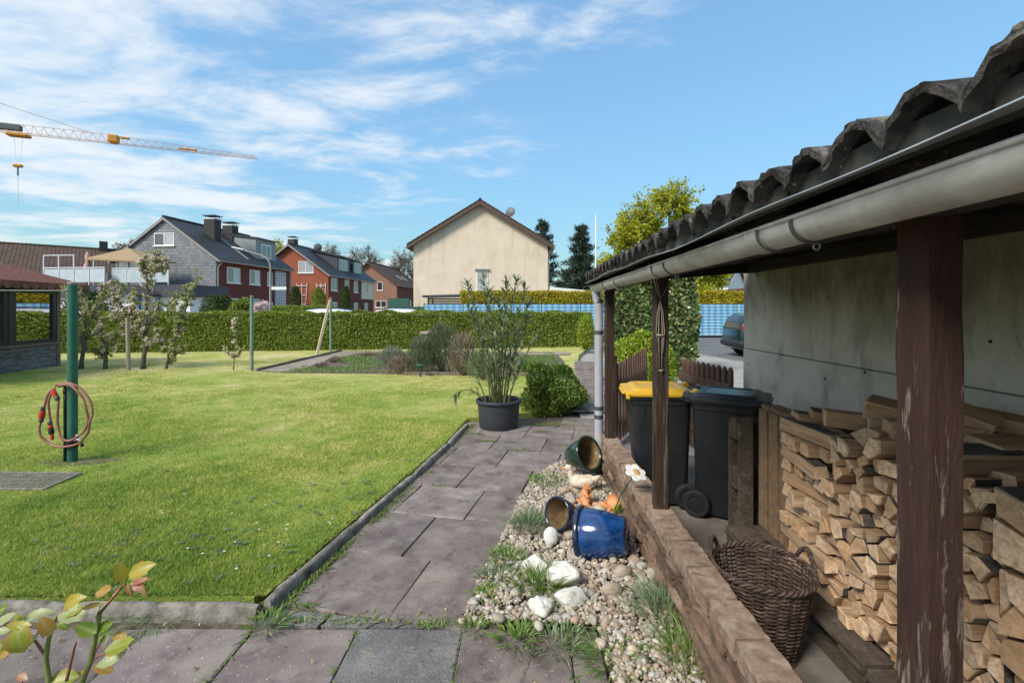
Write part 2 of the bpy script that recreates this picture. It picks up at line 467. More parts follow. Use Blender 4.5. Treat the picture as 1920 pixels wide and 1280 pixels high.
def log_end():
    m, nt, b = base('log_cut_end')
    v = coords(nt, (2, 14, 14))
    c = ramp(nt, noise(nt, v, 3, 7, .65, .6), [(.28, (.33,.195,.11)), (.5, (.63,.44,.285)), (.72, (.80,.62,.45))])
    oi = N(nt, 'ShaderNodeObjectInfo')
    c = mix(nt, ramp(nt, oi.outputs['Random'], [(.0, .55), (.12, .0), (.5, .0), (.68, .65), (.8, .1), (.92, .5), (1, .75)]), c, (.46,.25,.115))
    f = ramp(nt, noise(nt, coords(nt, (3, 9, 9)), 2.2, 6, .7), [(.62, 0.), (.70, .8)])
    c = mix(nt, f, c, (.24,.165,.105))
    hs_ = N(nt, 'ShaderNodeHueSaturation'); LK(nt, c, hs_.inputs['Color']); wn = N(nt, 'ShaderNodeTexWhiteNoise', noise_dimensions='1D'); LK(nt, oi.outputs['Random'], wn.inputs['W'])
    LK(nt, MATH(nt, 'ADD', MATH(nt, 'MULTIPLY', wn.outputs[0], .45), .72), hs_.inputs['Value']); c = hs_.outputs[0]
    LK(nt, c, b.inputs['Base Color']); b.inputs['Roughness'].default_value = .85; b.inputs['Specular IOR Level'].default_value = .2
    bump(nt, b, noise(nt, coords(nt, (3, 30, 30)), 3, 7, .7), .7, .008)
    return m
def log_side():
    m, nt, b = base('log_split_side')
    v = coords(nt, (2.0, 26, 26))
    c = ramp(nt, noise(nt, v, 2, 7, .65, .4), [(.28, (.23,.135,.075)), (.52, (.48,.325,.20)), (.75, (.65,.49,.34))])
    oi = N(nt, 'ShaderNodeObjectInfo')
    c = mix(nt, ramp(nt, oi.outputs['Random'], [(0, .55), (.3, .0), (.5, .5), (.7, .1), (1, .6)]), c, (.30,.165,.085))
    LK(nt, c, b.inputs['Base Color']); b.inputs['Roughness'].default_value = .85; b.inputs['Specular IOR Level'].default_value = .2
    bump(nt, b, noise(nt, v, 3, 7, .7), .8, .01)
    return m
M['log_end'] = log_end(); M['log_side'] = log_side()
M['bark'] = pm('bark', [(0, (.05,.045,.04)), (.5, (.11,.10,.09)), (1, (.19,.175,.155))], 12, 8, (1,2,2), bmp=1., bscale=30, bdist=.02, rough=.95)
M['trunk'] = pm('tree_bark', [(0, (.06,.048,.038)), (.5, (.13,.105,.085)), (1, (.22,.19,.155))], 14, 8, (2,2,.6), bmp=1., bscale=22, bdist=.03, rough=.95, layers=[((.14,.15,.06), 6, .55, .75, (1,1,1))])
M['twig'] = plain('twig_bark', (.14,.11,.085), .9, .2)
M['twig_green'] = plain('twig_green', (.16,.17,.07), .8, .2)
M['wicker'] = pm('wicker', [(0, (.022,.013,.010)), (.5, (.065,.041,.032)), (1, (.16,.115,.092))], 18, 6, bmp=.6, bscale=60, rough=.7, var=.2)
M['plastic_black'] = pm('bin_plastic', [(0, (.012,.013,.015)), (1, (.020,.021,.024))], 5, rough=.42, bmp=.12, bscale=220, bdist=.002, spec=.4, layers=[((.045,.044,.042), 3, .60, .85, (2,2,.5))])
M['plastic_grey'] = pm('bin_lid_plastic', [(0, (.035,.038,.045)), (1, (.055,.058,.066))], 5, rough=.38, bmp=.12, bscale=220, bdist=.002, spec=.45, layers=[((.10,.10,.10), 4, .62, .85, (1,1,1))])
M['plastic_yellow'] = pm('bin_lid_yellow', [(0, (.58,.33,.022)), (1, (.70,.43,.035))], 5, rough=.4, bmp=.1, bscale=200, bdist=.002, spec=.45, layers=[((.42,.29,.10), 5, .6, .8, (1,1,1))])
M['rubber'] = plain('rubber', (.018,.018,.019), .75, .3)
M['rim'] = plain('wheel_rim', (.5,.5,.52), .3, .5, .8)
M['pot_grey'] = pm('tub_plastic', [(0, (.028,.031,.040)), (1, (.045,.049,.060))], 4, rough=.5, bmp=.1, bscale=150, bdist=.002, spec=.4, layers=[((.10,.09,.08), 5, .64, .8, (1,1,1))])
M['glaze_blue'] = pm('blue_glaze', [(0, (.004,.020,.075)), (.5, (.007,.045,.17)), (1, (.016,.095,.30))], 9, 9, (1,1,1), rough=.12, bmp=.06, bscale=30, spec=.6, layers=[((.006,.014,.045), 12, .52, .68, (1,1,1)), ((.20,.20,.18), 20, .68, .76, (1,1,1))], coat=.5)
M['glaze_navy'] = plain('navy_glaze', (.012,.018,.05), .15, .6, 0, .5)
M['glaze_green'] = pm('green_glaze', [(0, (.006,.022,.014)), (1, (.012,.05,.03))], 6, rough=.12, bmp=.05, spec=.6, coat=.6, layers=[((.02,.012,.008), 8, .58, .75, (1,1,1))])
M['pot_inside'] = pm('unglazed_clay', [(0, (.10,.065,.03)), (1, (.26,.17,.08))], 12, bmp=.5, rough=.9)
M['terracotta'] = pm('terracotta', [(0, (.44,.17,.065)), (.5, (.60,.26,.105)), (1, (.68,.37,.19))], 9, bmp=.25, bscale=60, rough=.8)
M['cream_stone'] = pm('cream_stone', [(0, (.48,.39,.30)), (.5, (.66,.56,.45)), (1, (.74,.66,.55))], 12, bmp=.4, bscale=60, rough=.85, layers=[((.30,.22,.15), 9, .62, .78, (1,1,1))])
M['orange'] = plain('beak_orange', (.62,.24,.08), .6)
M['white_stone'] = pm('white_stone', [(0, (.44,.42,.38)), (.5, (.64,.62,.58)), (1, (.78,.76,.73))], 12, 8, bmp=.9, bscale=30, bdist=.012, rough=.85, layers=[((.32,.28,.21), 14, .56, .72, (1,1,1)), ((.16,.15,.10), 22, .64, .74, (1,1,1))])
M['white_paint'] = plain('white_paint', (.78,.77,.74), .6)
M['ochre'] = plain('ochre_wood', (.55,.36,.17), .7)
M['pole_green'] = pm('green_pole_paint', [(0, (.020,.090,.058)), (.6, (.035,.135,.088)), (1, (.06,.18,.125))], 4, rough=.5, bmp=.15, spec=.4, stretch=(1,1,.5), layers=[((.24,.22,.18), 14, .66, .74, (1,1,.5)), ((.05,.06,.05), 5, .6, .8, (1,1,.3))])
M['pole_faded'] = pm('faded_pole_paint', [(0, (.11,.20,.15)), (1, (.21,.30,.24))], 8, rough=.6, layers=[((.30,.26,.19), 8, .52, .68, (1,1,.3))])
M['hose'] = plain('hose_rubber', (.30,.125,.095), .55)
M['hose_red'] = plain('hose_coupling_red', (.55,.05,.025), .4)
M['steel'] = plain('galvanised_steel', (.30,.31,.32), .5, .5, .7)
M['white_pole'] = plain('white_pole', (.78,.79,.8), .4)
M['wire'] = plain('line_wire', (.42,.50,.40), .5)
M['grate'] = pm('grate_steel', [(0, (.16,.145,.12)), (1, (.36,.33,.28))], 20, rough=.7, metal=.4, bmp=.4)
M['stake'] = pm('weathered_stake', [(0, (.22,.185,.14)), (1, (.42,.37,.29))], 8, stretch=(5,5,.5), bmp=.5, rough=.9)
M['batten'] = pm('pale_batten', [(0, (.42,.33,.20)), (1, (.62,.52,.36))], 8, stretch=(5,5,.5), bmp=.4, rough=.85)
M['glass'] = None
def glass(name, tint=(.03,.035,.04), rough=.03, spec=.9):
    m, nt, b = base(name)
    b.inputs['Base Color'].default_value = (*tint, 1); b.inputs['Roughness'].default_value = rough
    b.inputs['Specular IOR Level'].default_value = spec; b.inputs['IOR'].default_value = 1.9
    return m
M['glass'] = glass('window_glass'); M['glass_pale'] = glass('window_glass_blind', (.42,.43,.44), .12, .6)
M['glass_mirror'] = glass('coated_glass', (.012,.012,.008), .02, 1.0); M['glass_mirror'].node_tree.nodes['Principled BSDF'].inputs['IOR'].default_value = 3.2
def lawn_color(nt):
    v = coords(nt, (1, 1, 1), False)
    big = noise(nt, v, .55, 5, .6, .4); mid_ = noise(nt, v, 3.4, 6, .65); fine = noise(nt, v, 26, 4, .6)
    k = MATH(nt, 'ADD', MATH(nt, 'MULTIPLY', big, .72), MATH(nt, 'ADD', MATH(nt, 'MULTIPLY', mid_, .66), MATH(nt, 'MULTIPLY', fine, .36)))
    # the sward dries out towards the far end
    t = N(nt, 'ShaderNodeTexCoord'); s = N(nt, 'ShaderNodeSeparateXYZ'); LK(nt, t.outputs['Object'], s.inputs[0])
    dry = N(nt, 'ShaderNodeMapRange'); LK(nt, s.outputs[1], dry.inputs[0])
    dry.inputs[1].default_value = 3.5; dry.inputs[2].default_value = 13; dry.inputs[3].default_value = -.19; dry.inputs[4].default_value = -.01
    k = MATH(nt, 'ADD', k, dry.outputs[0])
    return ramp(nt, k, [(.46, (.15,.235,.045)), (.62, (.25,.34,.062)), (.76, (.37,.41,.095)), (.90, (.54,.49,.20)), (1.0, (.60,.53,.27))])
def lawn_mat(name, blade):
    m, nt, b = base(name)
    c = lawn_color(nt)
    if blade:
        a = N(nt, 'ShaderNodeAttribute'); a.attribute_name = 'rnd'
        h = N(nt, 'ShaderNodeHueSaturation'); LK(nt, c, h.inputs['Color'])
        LK(nt, MATH(nt, 'ADD', MATH(nt, 'MULTIPLY', a.outputs['Fac'], .9), .75), h.inputs['Value'])
        c = mix(nt, ramp(nt, a.outputs['Fac'], [(.88, 0.), (.92, .75)]), h.outputs[0], (.42,.36,.17))
    LK(nt, c, b.inputs['Base Color']); b.inputs['Roughness'].default_value = .7; b.inputs['Specular IOR Level'].default_value = .15
    if blade:
        t = N(nt, 'ShaderNodeBsdfTranslucent'); LK(nt, c, t.inputs[0])
        x = N(nt, 'ShaderNodeMixShader'); x.inputs[0].default_value = .35
        LK(nt, b.outputs[0], x.inputs[1]); LK(nt, t.outputs[0], x.inputs[2]); LK(nt, x.outputs[0], nt.nodes['Material Output'].inputs[0])
    else:
        bump(nt, b, noise(nt, coords(nt, (1, 1, 1), False), 55, 6, .7), .9, .03)
    return m
M['lawn'] = lawn_mat('lawn_turf', False); M['blade'] = lawn_mat('grass_blades', True)
M['weed'] = leafmat('weed_leaf', [(0, (.09,.14,.06)), (.5, (.14,.20,.10)), (1, (.22,.28,.17))], .45, .2)
M['weed_fresh'] = leafmat('weed_fresh', [(0, (.08,.16,.03)), (.5, (.15,.27,.05)), (1, (.30,.36,.10))], .5, .3)
M['tuft_blue'] = leafmat('fescue_blade', [(0, (.09,.15,.07)), (.5, (.18,.27,.13)), (1, (.34,.41,.25))], .55, .3)
M['daisy'] = plain('daisy_petal', (.8,.8,.76), .7)
M['hedge'] = leafmat('hedge_leaf', [(0, (.10,.145,.024)), (.5, (.22,.29,.042)), (.85, (.33,.39,.06)), (1, (.45,.48,.11))], .55, .25, .25)
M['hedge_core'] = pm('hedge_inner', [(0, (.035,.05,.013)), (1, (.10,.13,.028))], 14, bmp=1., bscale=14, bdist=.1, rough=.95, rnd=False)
M['hedge_gold'] = leafmat('golden_hedge_leaf', [(0, (.28,.25,.02)), (.5, (.48,.40,.03)), (1, (.64,.54,.06))], .55, .3, .2)
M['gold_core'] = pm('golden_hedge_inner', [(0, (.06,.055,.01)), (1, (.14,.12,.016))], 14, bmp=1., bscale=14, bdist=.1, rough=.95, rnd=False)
M['ivy'] = leafmat('ivy_leaf', [(0, (.06,.10,.028)), (.5, (.125,.18,.05)), (.8, (.22,.28,.10)), (.95, (.33,.37,.17)), (1, (.38,.25,.14))], .32, .15, .5)
M['bush_lime'] = leafmat('golden_bush_leaf', [(0, (.15,.24,.014)), (.5, (.27,.36,.02)), (1, (.42,.48,.06))], .5, .35)
M['bush_green'] = leafmat('box_leaf', [(0, (.05,.10,.014)), (.45, (.13,.21,.026)), (.8, (.25,.34,.045)), (1, (.40,.46,.10))], .38, .3, .45)
M['conifer'] = leafmat('conifer_leaf', [(0, (.03,.055,.018)), (.6, (.065,.095,.022)), (1, (.12,.15,.03))], .6, .2)
M['pine'] = leafmat('pine_needle', [(0, (.014,.028,.020)), (.6, (.034,.056,.034)), (1, (.07,.10,.055))], .6, .15)
M['maple'] = leafmat('spring_leaf', [(0, (.24,.28,.018)), (.5, (.44,.46,.03)), (1, (.66,.62,.08))], .5, .45, .2)
M['apple_leaf'] = leafmat('apple_leaf', [(0, (.18,.23,.06)), (.5, (.33,.38,.11)), (1, (.52,.50,.24))], .5, .45)
M['blossom'] = leafmat('apple_blossom', [(0, (.58,.36,.34)), (.4, (.78,.62,.58)), (1, (.90,.84,.80))], .6, .35, .2)
M['bud'] = leafmat('tree_bud', [(0, (.16,.13,.08)), (.6, (.26,.23,.12)), (1, (.40,.38,.22))], .7, .2)
M['oleander'] = leafmat('oleander_leaf', [(0, (.075,.115,.05)), (.5, (.16,.215,.095)), (.85, (.27,.31,.16)), (1, (.42,.38,.18))], .4, .25, .4)
M['lavender'] = leafmat('lavender_leaf', [(0, (.10,.12,.085)), (.5, (.20,.225,.17)), (1, (.34,.36,.29))], .7, .2, .2)
M['rosemary'] = leafmat('rosemary_leaf', [(0, (.07,.095,.05)), (.5, (.15,.185,.10)), (1, (.27,.30,.18))], .6, .2, .2)
M['dry_stem'] = leafmat('dry_stem', [(0, (.13,.09,.07)), (.5, (.26,.19,.145)), (1, (.42,.33,.26))], .9, .1, .1)
M['rose_stem'] = plain('rose_stem', (.20,.24,.06), .5)
M['rose_red_stem'] = plain('rose_red_stem', (.26,.10,.06), .5)
def brickmat(name, c1, c2, mort, bw=.24, bh=.078, rough=.9, ms=.012, mode='wall', off=.5, stain=None, bmp=.3):
    m, nt, b = base(name)
    t = N(nt, 'ShaderNodeTexCoord'); s = N(nt, 'ShaderNodeSeparateXYZ'); LK(nt, t.outputs['Object'], s.inputs[0])
    cb = N(nt, 'ShaderNodeCombineXYZ')
    if mode == 'roof': LK(nt, s.outputs[1], cb.inputs[0])
    else: LK(nt, MATH(nt, 'ADD', s.outputs[0], s.outputs[1]), cb.inputs[0])
    LK(nt, s.outputs[2], cb.inputs[1])
    br = N(nt, 'ShaderNodeTexBrick'); LK(nt, cb.outputs[0], br.inputs['Vector'])
    br.offset = off
    for k, v in (('Color1', c1), ('Color2', c2), ('Mortar', mort)): br.inputs[k].default_value = (*v, 1)
    br.inputs['Scale'].default_value = 1; br.inputs['Mortar Size'].default_value = ms; br.inputs['Brick Width'].default_value = bw; br.inputs['Row Height'].default_value = bh
    br.inputs['Mortar Smooth'].default_value = .3; br.inputs['Bias'].default_value = 0
    c = br.outputs[0]
    f = ramp(nt, noise(nt, coords(nt, (1, 1, .4), True), .9, 6, .6), [(.4, 0.), (.75, .35)])
    c = mix(nt, f, c, stain or tuple(q * .6 for q in c1))
    LK(nt, c, b.inputs['Base Color']); b.inputs['Roughness'].default_value = rough; b.inputs['Specular IOR Level'].default_value = .25
    inv = MATH(nt, 'SUBTRACT', 1, br.outputs[1]); bump(nt, b, inv, bmp, .02)
    return m
M['far_brick'] = brickmat('red_facing_brick', (.20,.062,.042), (.15,.050,.036), (.11,.05,.04))
M['far_brick_sunlit'] = brickmat('sunlit_facing_brick', (.40,.12,.062), (.33,.095,.05), (.28,.10,.06))  # the red brick with sunlight painted into its colour, for the lit gable
M['far_brick_pink'] = brickmat('pale_facing_brick', (.34,.19,.135), (.26,.13,.09), (.24,.15,.115), .26, .09)
M['slate'] = brickmat('slate_shingle', (.17,.18,.195), (.27,.28,.295), (.09,.095,.105), .33, .26, .45, .02, 'wall', .5, (.33,.34,.36))
M['siding'] = brickmat('grey_siding', (.29,.31,.32), (.31,.33,.34), (.17,.18,.19), 30., .14, .6, .012)
M['tile_dark'] = brickmat('dark_roof_tile', (.045,.048,.055), (.065,.068,.075), (.018,.018,.02), .3, .22, .5, .02, 'roof', 0., bmp=.8)
M['tile_brown'] = brickmat('brown_roof_tile', (.115,.072,.055), (.16,.105,.08), (.04,.028,.024), .3, .2, .8, .03, 'roof', 0., bmp=.8)
M['render_cream'] = pm('cream_render', [(0, (.60,.49,.375)), (.5, (.69,.575,.45)), (1, (.74,.63,.50))], .8, 8, rough=.9, bmp=.3, bscale=40, rnd=False,
        layers=[((.43,.36,.27), 1.6, .56, .78, (1.2,1.2,.12)), ((.36,.31,.25), 2.2, .64, .78, (.5,.5,.12))])
M['render_white'] = plain('white_render', (.70,.70,.69), .85)
M['render_pink'] = plain('pink_render', (.55,.40,.31), .85)
M['render_ivory'] = plain('ivory_render', (.62,.58,.45), .85)
M['fascia_dark'] = plain('dark_fascia', (.055,.06,.075), .5)
M['verge_brown'] = plain('brown_verge', (.10,.065,.048), .7)
M['verge_grey'] = plain('grey_verge', (.30,.28,.26), .7)
M['upvc'] = plain('white_window_frame', (.78,.78,.76), .4)
M['chimney'] = brickmat('chimney_brick', (.06,.055,.058), (.09,.082,.082), (.05,.05,.05), .24, .08)
M['rail_white'] = plain('railing_white', (.62,.65,.68), .4)
M['rail_panel'] = pm('railing_panel', [(0, (.40,.46,.50)), (1, (.52,.58,.62))], 2, rough=.3, bmp=.03)
M['canvas'] = plain('beige_canvas', (.33,.235,.14), .9)
M['canvas_pink'] = plain('pink_canvas', (.55,.33,.29), .9)
M['door_blue'] = plain('blue_paint', (.06,.16,.34), .5)
M['glass_block'] = brickmat('glass_block', (.30,.33,.35), (.22,.25,.27), (.55,.55,.54), .3, .3, .25, .05, 'wall', 0.)
M['car_teal'] = pm('teal_car_paint', [(0, (.004,.018,.026)), (1, (.006,.025,.036))], 3, rough=.22, metal=.35, bmp=0, spec=.6, coat=.8)
M['car_white'] = pm('white_car_paint', [(0, (.74,.75,.77)), (1, (.80,.81,.82))], 3, rough=.25, bmp=0, spec=.5, coat=.8)
M['car_glass'] = glass('car_glass', (.012,.014,.016), .03, .8)
M['car_trim'] = plain('car_trim', (.02,.02,.022), .5)
M['tail_red'] = plain('tail_lamp', (.35,.02,.015), .2)
M['green_fence'] = plain('green_fence_board', (.025,.10,.075), .7)
M['crane'] = plain('crane_yellow', (.62,.27,.035), .5)
M['crane_dark'] = plain('crane_counter', (.10,.12,.12), .6)
M['white_rope'] = plain('white_rope', (.7,.72,.75), .6)
M['hut_board'] = pm('hut_cladding', [(0, (.085,.072,.068)), (.5, (.17,.15,.145)), (1, (.30,.275,.265))], 3, 8, (7,1,7), bmp=.7, bscale=9, rough=.9, var=.35)
M['hut_frame'] = plain('anthracite_frame', (.032,.034,.042), .4)
M['hut_post'] = pm('hut_post', [(0, (.13,.095,.075)), (1, (.26,.20,.16))], 4, stretch=(8,8,1), bmp=.6, rough=.9)
M['shingle'] = pm('bitumen_shingle', [(0, (.12,.045,.034)), (.5, (.20,.078,.058)), (1, (.28,.13,.10))], 14, 8, bmp=.6, bscale=60, rough=.95, var=.3, layers=[((.34,.28,.24), 16, .68, .76, (1,1,1))])
M['birdhouse'] = pm('birdhouse_wood', [(0, (.22,.16,.12)), (1, (.40,.32,.26))], 10, stretch=(4,4,1), bmp=.5, rough=.9)
M['solar_green'] = plain('lamp_green', (.03,.09,.06), .5)
M['dish'] = plain('satellite_dish', (.13,.14,.155), .5)
def check_strip():
    "printed privacy strips: light and mid blue checks"
    m, nt, b = base('blue_check_print')
    t = N(nt, 'ShaderNodeTexCoord'); s = N(nt, 'ShaderNodeSeparateXYZ'); LK(nt, t.outputs['Object'], s.inputs[0])
    fx = MATH(nt, 'FRACT', MATH(nt, 'MULTIPLY', s.outputs[0], 1.0 / .40))
    k = MATH(nt, 'GREATER_THAN', fx, .5)
    oi = N(nt, 'ShaderNodeObjectInfo')
    c = mix(nt, k, (.36,.62,.80), (.15,.40,.66))
    f = noise(nt, coords(nt, (1, 1, 1)), .5, 3, .5)
    c = mix(nt, ramp(nt, f, [(.35, 0.), (.7, .45)]), c, (.30,.55,.78))
    LK(nt, c, b.inputs['Base Color']); b.inputs['Roughness'].default_value = .45
    return m
M['check'] = check_strip()
M['fence_wire'] = plain('fence_rod', (.05,.09,.13), .5, .4, .3)

# ------------------------------------------------------------------ the ground
def sheet(name, poly, z, mat, thick=0., sub=None):
    g = G()
    P = [Vector((p[0], p[1], p[2] if len(p) > 2 else z)) for p in poly]
    if thick: g.prism([p - Vector((0, 0, thick)) for p in P], (0, 0, thick))
    else: g.add(P, [tuple(range(len(P)))])
    return struct(g.build(name, mat))
sheet('ground', [(-900,-300),(900,-300),(900,1500),(-900,1500)], -.32, M['soil'])
ROADZ = -.20
sheet('road', [(-60,21.5),(5.6,21.0),(6.4,18.6),(6.9,15.2),(8.3,12.8),(11,11.6),(40,10.6),(40,29.3),(-60,29.3)], ROADZ, M['asphalt'], .1)
sheet('far_pavement', [(-60,29.3),(40,29.3),(40,140),(-60,140)], -.09, M['sidewalk'], .15)
g = G()
kp = [(-60,21.5),(5.6,21.0),(6.4,18.6),(6.9,15.2),(8.3,12.8),(11,11.6),(40,10.6)]
def ribbon(pts, w_, z0, z1, side=1):
    g = G(); pts = [Vector((p[0], p[1], 0)) for p in pts]; L, Rr = [], []
    for i, p in enumerate(pts):
        t = (pts[min(i+1, len(pts)-1)] - pts[max(i-1, 0)]).normalized(); n = Vector((-t.y, t.x, 0))
        L.append(p); Rr.append(p - n * w_ * side)
    rings = [[Vector((a.x,a.y,z0)), Vector((a.x,a.y,z1)), Vector((b.x,b.y,z1)), Vector((b.x,b.y,z0))] for a, b in zip(L, Rr)]
    g.loft(rings); return g
struct(ribbon(kp, .15, -.3, -.085).build('road_kerb', M['kerb']))
struct(ribbon([(-60,29.3),(40,29.3)], .14, -.3, -.08, -1).build('far_road_kerb', M['kerb']))
sheet('driveway', [(.87,5.0,-.004),(9.5,5.0,-.004),(12,11.2,-.08),(8.3,12.7,-.09),(6.85,15.1,-.09),(6.35,18.5,-.09),(5.5,20.8,-.09),(-8,21.2,-.09),(2.3,12,-.06),(.87,7.2,-.01)], 0, M['sidewalk'], .2)
# lawn: one raised sheet, its edge follows the kerb stones
KA, KB, KC = Vector((-9.0,2.52,0)), Vector((-1.36,2.40,0)), Vector((-.69,6.45,0))
LAWN_Z = .045
lawn_poly = [(-14,2.58),(KA.x,2.56),(KB.x-.04,2.46),(-1.13,3.9),(-.86,5.3),(-.75,6.55),(-.30,6.65),(.8,7.2),(1.5,12.4),(1.9,15.5),(2.8,19.2),(-16,20),(-32,19)]
sheet('lawn', lawn_poly + [(-32, 2.58)], LAWN_Z, M['lawn'], .25)
sheet('path_bed', [(-9.5,.2),(.87,.2),(.87,7.4),(-.9,7.4),(-.95,5.0),(-1.3,2.62),(-9.5,2.62)], -.030, M['soil'], .1)
sheet('shed_floor', [(.87,-1.5),(2.6,-1.5),(2.6,4.99),(.87,4.99)], -.002, M['shed_floor'], .2)

# paving: every slab is its own piece
path = struct(bpy.data.objects.new('path', None)); C.objects.link(path)
slab_mesh = {}
def slab(cx_, cy_, sx_, sy_, ang, mat='slab', z=0., tilt=.004):
    key = (round(sx_, 2), round(sy_, 2), mat)
    if key not in slab_mesh:
        slab_mesh[key] = []
    if len(slab_mesh[key]) < 3:
        g = G(); g.bb((0, 0, -.02), (sx_, sy_, .04), .007, jit=.003)
        o = g.build('paving_slab', M[mat], path); slab_mesh[key].append(o)
    else:
        o = inst(random.choice(slab_mesh[key]), path)
    o.location = (cx_, cy_, z + U(-.004, .005)); o.rotation_euler = (U(-tilt, tilt), U(-tilt, tilt), ang)
    return o
for r in range(3):
    y = 2.285 - .253 - r * .508
    for k in range(-14, 5):
        x = -1.30 + .255 + k * .508
        if x < -7 or (r == 0 and x > .3) or (r > 0 and x > .72): continue
        dark = (k == 1)
        slab(x, y, .502, .502, U(-.004, .004), 'slab_dark' if dark else 'slab')
slab(.297, 2.03, .14, .497, 0)
PA = R(11.75); P0 = Vector((-1.24, 2.47)); pu = Vector((math.cos(PA), -math.sin(PA))); pv = Vector((math.sin(PA), math.cos(PA)))
offs = [0, -.20, .02, -.25, -.05, -.28, .0, -.22]
for r in range(8):
    for k in range(-1, 5):
        u0 = offs[r] + k * .582; u = u0 + .291; v = r * .572 + .286
        p = P0 + pu * u + pv * v
        kx = -1.36 + (p.y - 2.4) * .165
        if p.x + .29 < kx - .15: continue
        if r == 0 and u0 < -.02: continue
        if p.x > .66 + (0 if p.y < 4.3 else 1.0): continue
        if r < 3 and u0 > .95: continue
        if p.y > 6.3 and p.x < .55: continue
        if p.y > 4.6 and p.x > .60 and p.y < 4.95: pass
        slab(p.x, p.y, .577, .567, -PA + U(-.006, .006), 'slab', U(.0, .006))
# filler pieces between the terrace and the path
for (a, b_, c_, d_) in (((-1.33,2.33),(-1.0,2.30),(-.98,2.40),(-1.22,2.43)), ((-.98,2.30),(-.76,2.295),(-.70,2.345),(-.96,2.395)), ((-.74,2.295),(-.62,2.295),(-.58,2.325),(-.68,2.345)), ((-.60,2.295),(-.42,2.293),(-.40,2.30),(-.56,2.322))):
    g = G(); g.prism([(*q, -.03) for q in (a, b_, c_, d_)], (0, 0, .026)); g.build('filler_stone', M['slab_dark'], path)
# back path running on past the box bush
for i in range(22):
    y = 7.15 + i * .30; x = 1.04 + (y - 6.8) * .115
    for k in (-1, 0, 1):
        slab(x + k * .205 + (i % 2) * .05, y, .20, .288, -.11, 'slab', .05)
# lawn kerb stones
kerb = struct(bpy.data.objects.new('lawn_kerb', None)); C.objects.link(kerb)
def kerb_run(pts, seg=.98):
    pts = [Vector(p) for p in pts]
    for a, b_ in zip(pts[:-1], pts[1:]):
        d = b_ - a; L = d.length; n = max(1, round(L / seg)); t = d / n; ang = math.atan2(d.y, d.x)
        for i in range(n):
            c = a + t * (i + .5)
            g = G()
            prof = [(-.027,-.12),(.027,-.12),(.027,.032),(.019,.052),(0,.060),(-.019,.052),(-.027,.032)]
            rings = []
            l = L / n - .006
            for s_ in range(9):
                xx = -l/2 + l * s_ / 8
                e = .82 if s_ in (0, 8) else 1
                rings.append([Vector((xx + U(-.002,.002), y_ * e + U(-.0035,.0035), z_ * (e if z_ > 0 else 1) + U(-.004,.004))) for y_, z_ in prof])
            g.loft(rings)
            o = g.build('kerb_stone', M['kerb'], kerb, smooth=50); o.location = c; o.rotation_euler = (0, U(-.008,.008), ang + U(-.01,.01))
kerb_run([(-9, 2.50, 0), (-1.33, 2.385, 0)])
kerb_run([(-1.31, 2.42, 0), (-1.155, 3.35, 0), (-.985, 4.3, 0), (-.82, 5.3, 0), (-.71, 6.2, 0)], .95)

# ------------------------------------------------------------------ lean-to wood shed
shed = thing('wood_shed', 'lean-to wood shed with corrugated roof on brown posts along a concrete wall', 'shed', (.8, 2.0, 0))
RX0, RX1, RSL = .60, 2.50, .105
def roofz(x): return 1.862 + (x - RX0) * RSL
PITCH, AMP = .1425, .031
def corr(y):
    return AMP * (2 * abs(math.cos(math.pi * y / PITCH)) ** .8 - 1.05)
ys0 = -1.4
for k in range(7):
    a, b_ = ys0 + k * PITCH * 6, ys0 + (k + 1) * PITCH * 6 + .05
    b_ = min(b_, 4.45)
    if a >= 4.4: break
    g = G()
    n = int((b_ - a) / PITCH * 16)
    rings = []
    lift = .006 * (k % 2)
    for xx in (RX0 + U(-.006,.006), RX0 + .02, 1.2, 1.9, RX1):
        top = [Vector((xx + (.004 * math.sin(i * 1.7) if xx < .7 else 0), a + (b_ - a) * i / n, roofz(xx) + lift + corr(a + (b_ - a) * i / n) * (1 + .10 * math.sin(a * 9 + i * .21)) + (U(-.0022,.0022) if xx < .7 else 0))) for i in range(n + 1)]
        bot = [p - Vector((0, 0, .016)) for p in top[::-1]]
        rings.append(top + bot)
    g.loft(rings)
    g.build('roof_sheet', M['fibre'], shed, smooth=40, world=True)
def wp(name, g, mat, parent=None, **k): return g.build(name, M[mat] if isinstance(mat, str) else mat, parent or shed, world=True, **k)
g = G(); n = 60                                                       # wavy bitumen strip closing the corrugations
rings = []
for i in range(n + 1):
    y = -1.4 + 5.84 * i / n
    o_ = .004 * math.sin(y * 5) + .003 * math.sin(y * 13)
    rings.append([Vector((.636 + o_, y, 1.800 + .004 * math.sin(y * 3.1))), Vector((.648 + o_, y, 1.800)), Vector((.648 + o_, y, 1.852)), Vector((.636 + o_, y, 1.852))])
g.loft(rings); wp('closure_strip', g, 'fascia')
for i in range(11):
    y = .45 + i * .17 * (1 + i * .1)
    if y > 4.3: break
    g = G(); g.tube([(.630, y, 1.825), (.640, y, 1.825)], .006, 8); wp('strip_hole', g, 'rubber')  # small black disc painted on as a dark hole in the strip
g = G(); rings = []
for i in range(n * 2 + 1):
    y = -1.4 + 5.86 * i / n / 2
    d = .010 * math.sin(y * 2.3 + .6) + .006 * math.sin(y * 6.1) + .006 * abs(math.sin(y * 1.15))
    rings.append([Vector((.652, y, 1.806)), Vector((.652, y, 1.809)), Vector((.606 + d * .4, y, 1.798 + d)), Vector((.606 + d * .4, y, 1.7955 + d))])
g.loft(rings); wp('flashing', g, 'flashing', smooth=30)
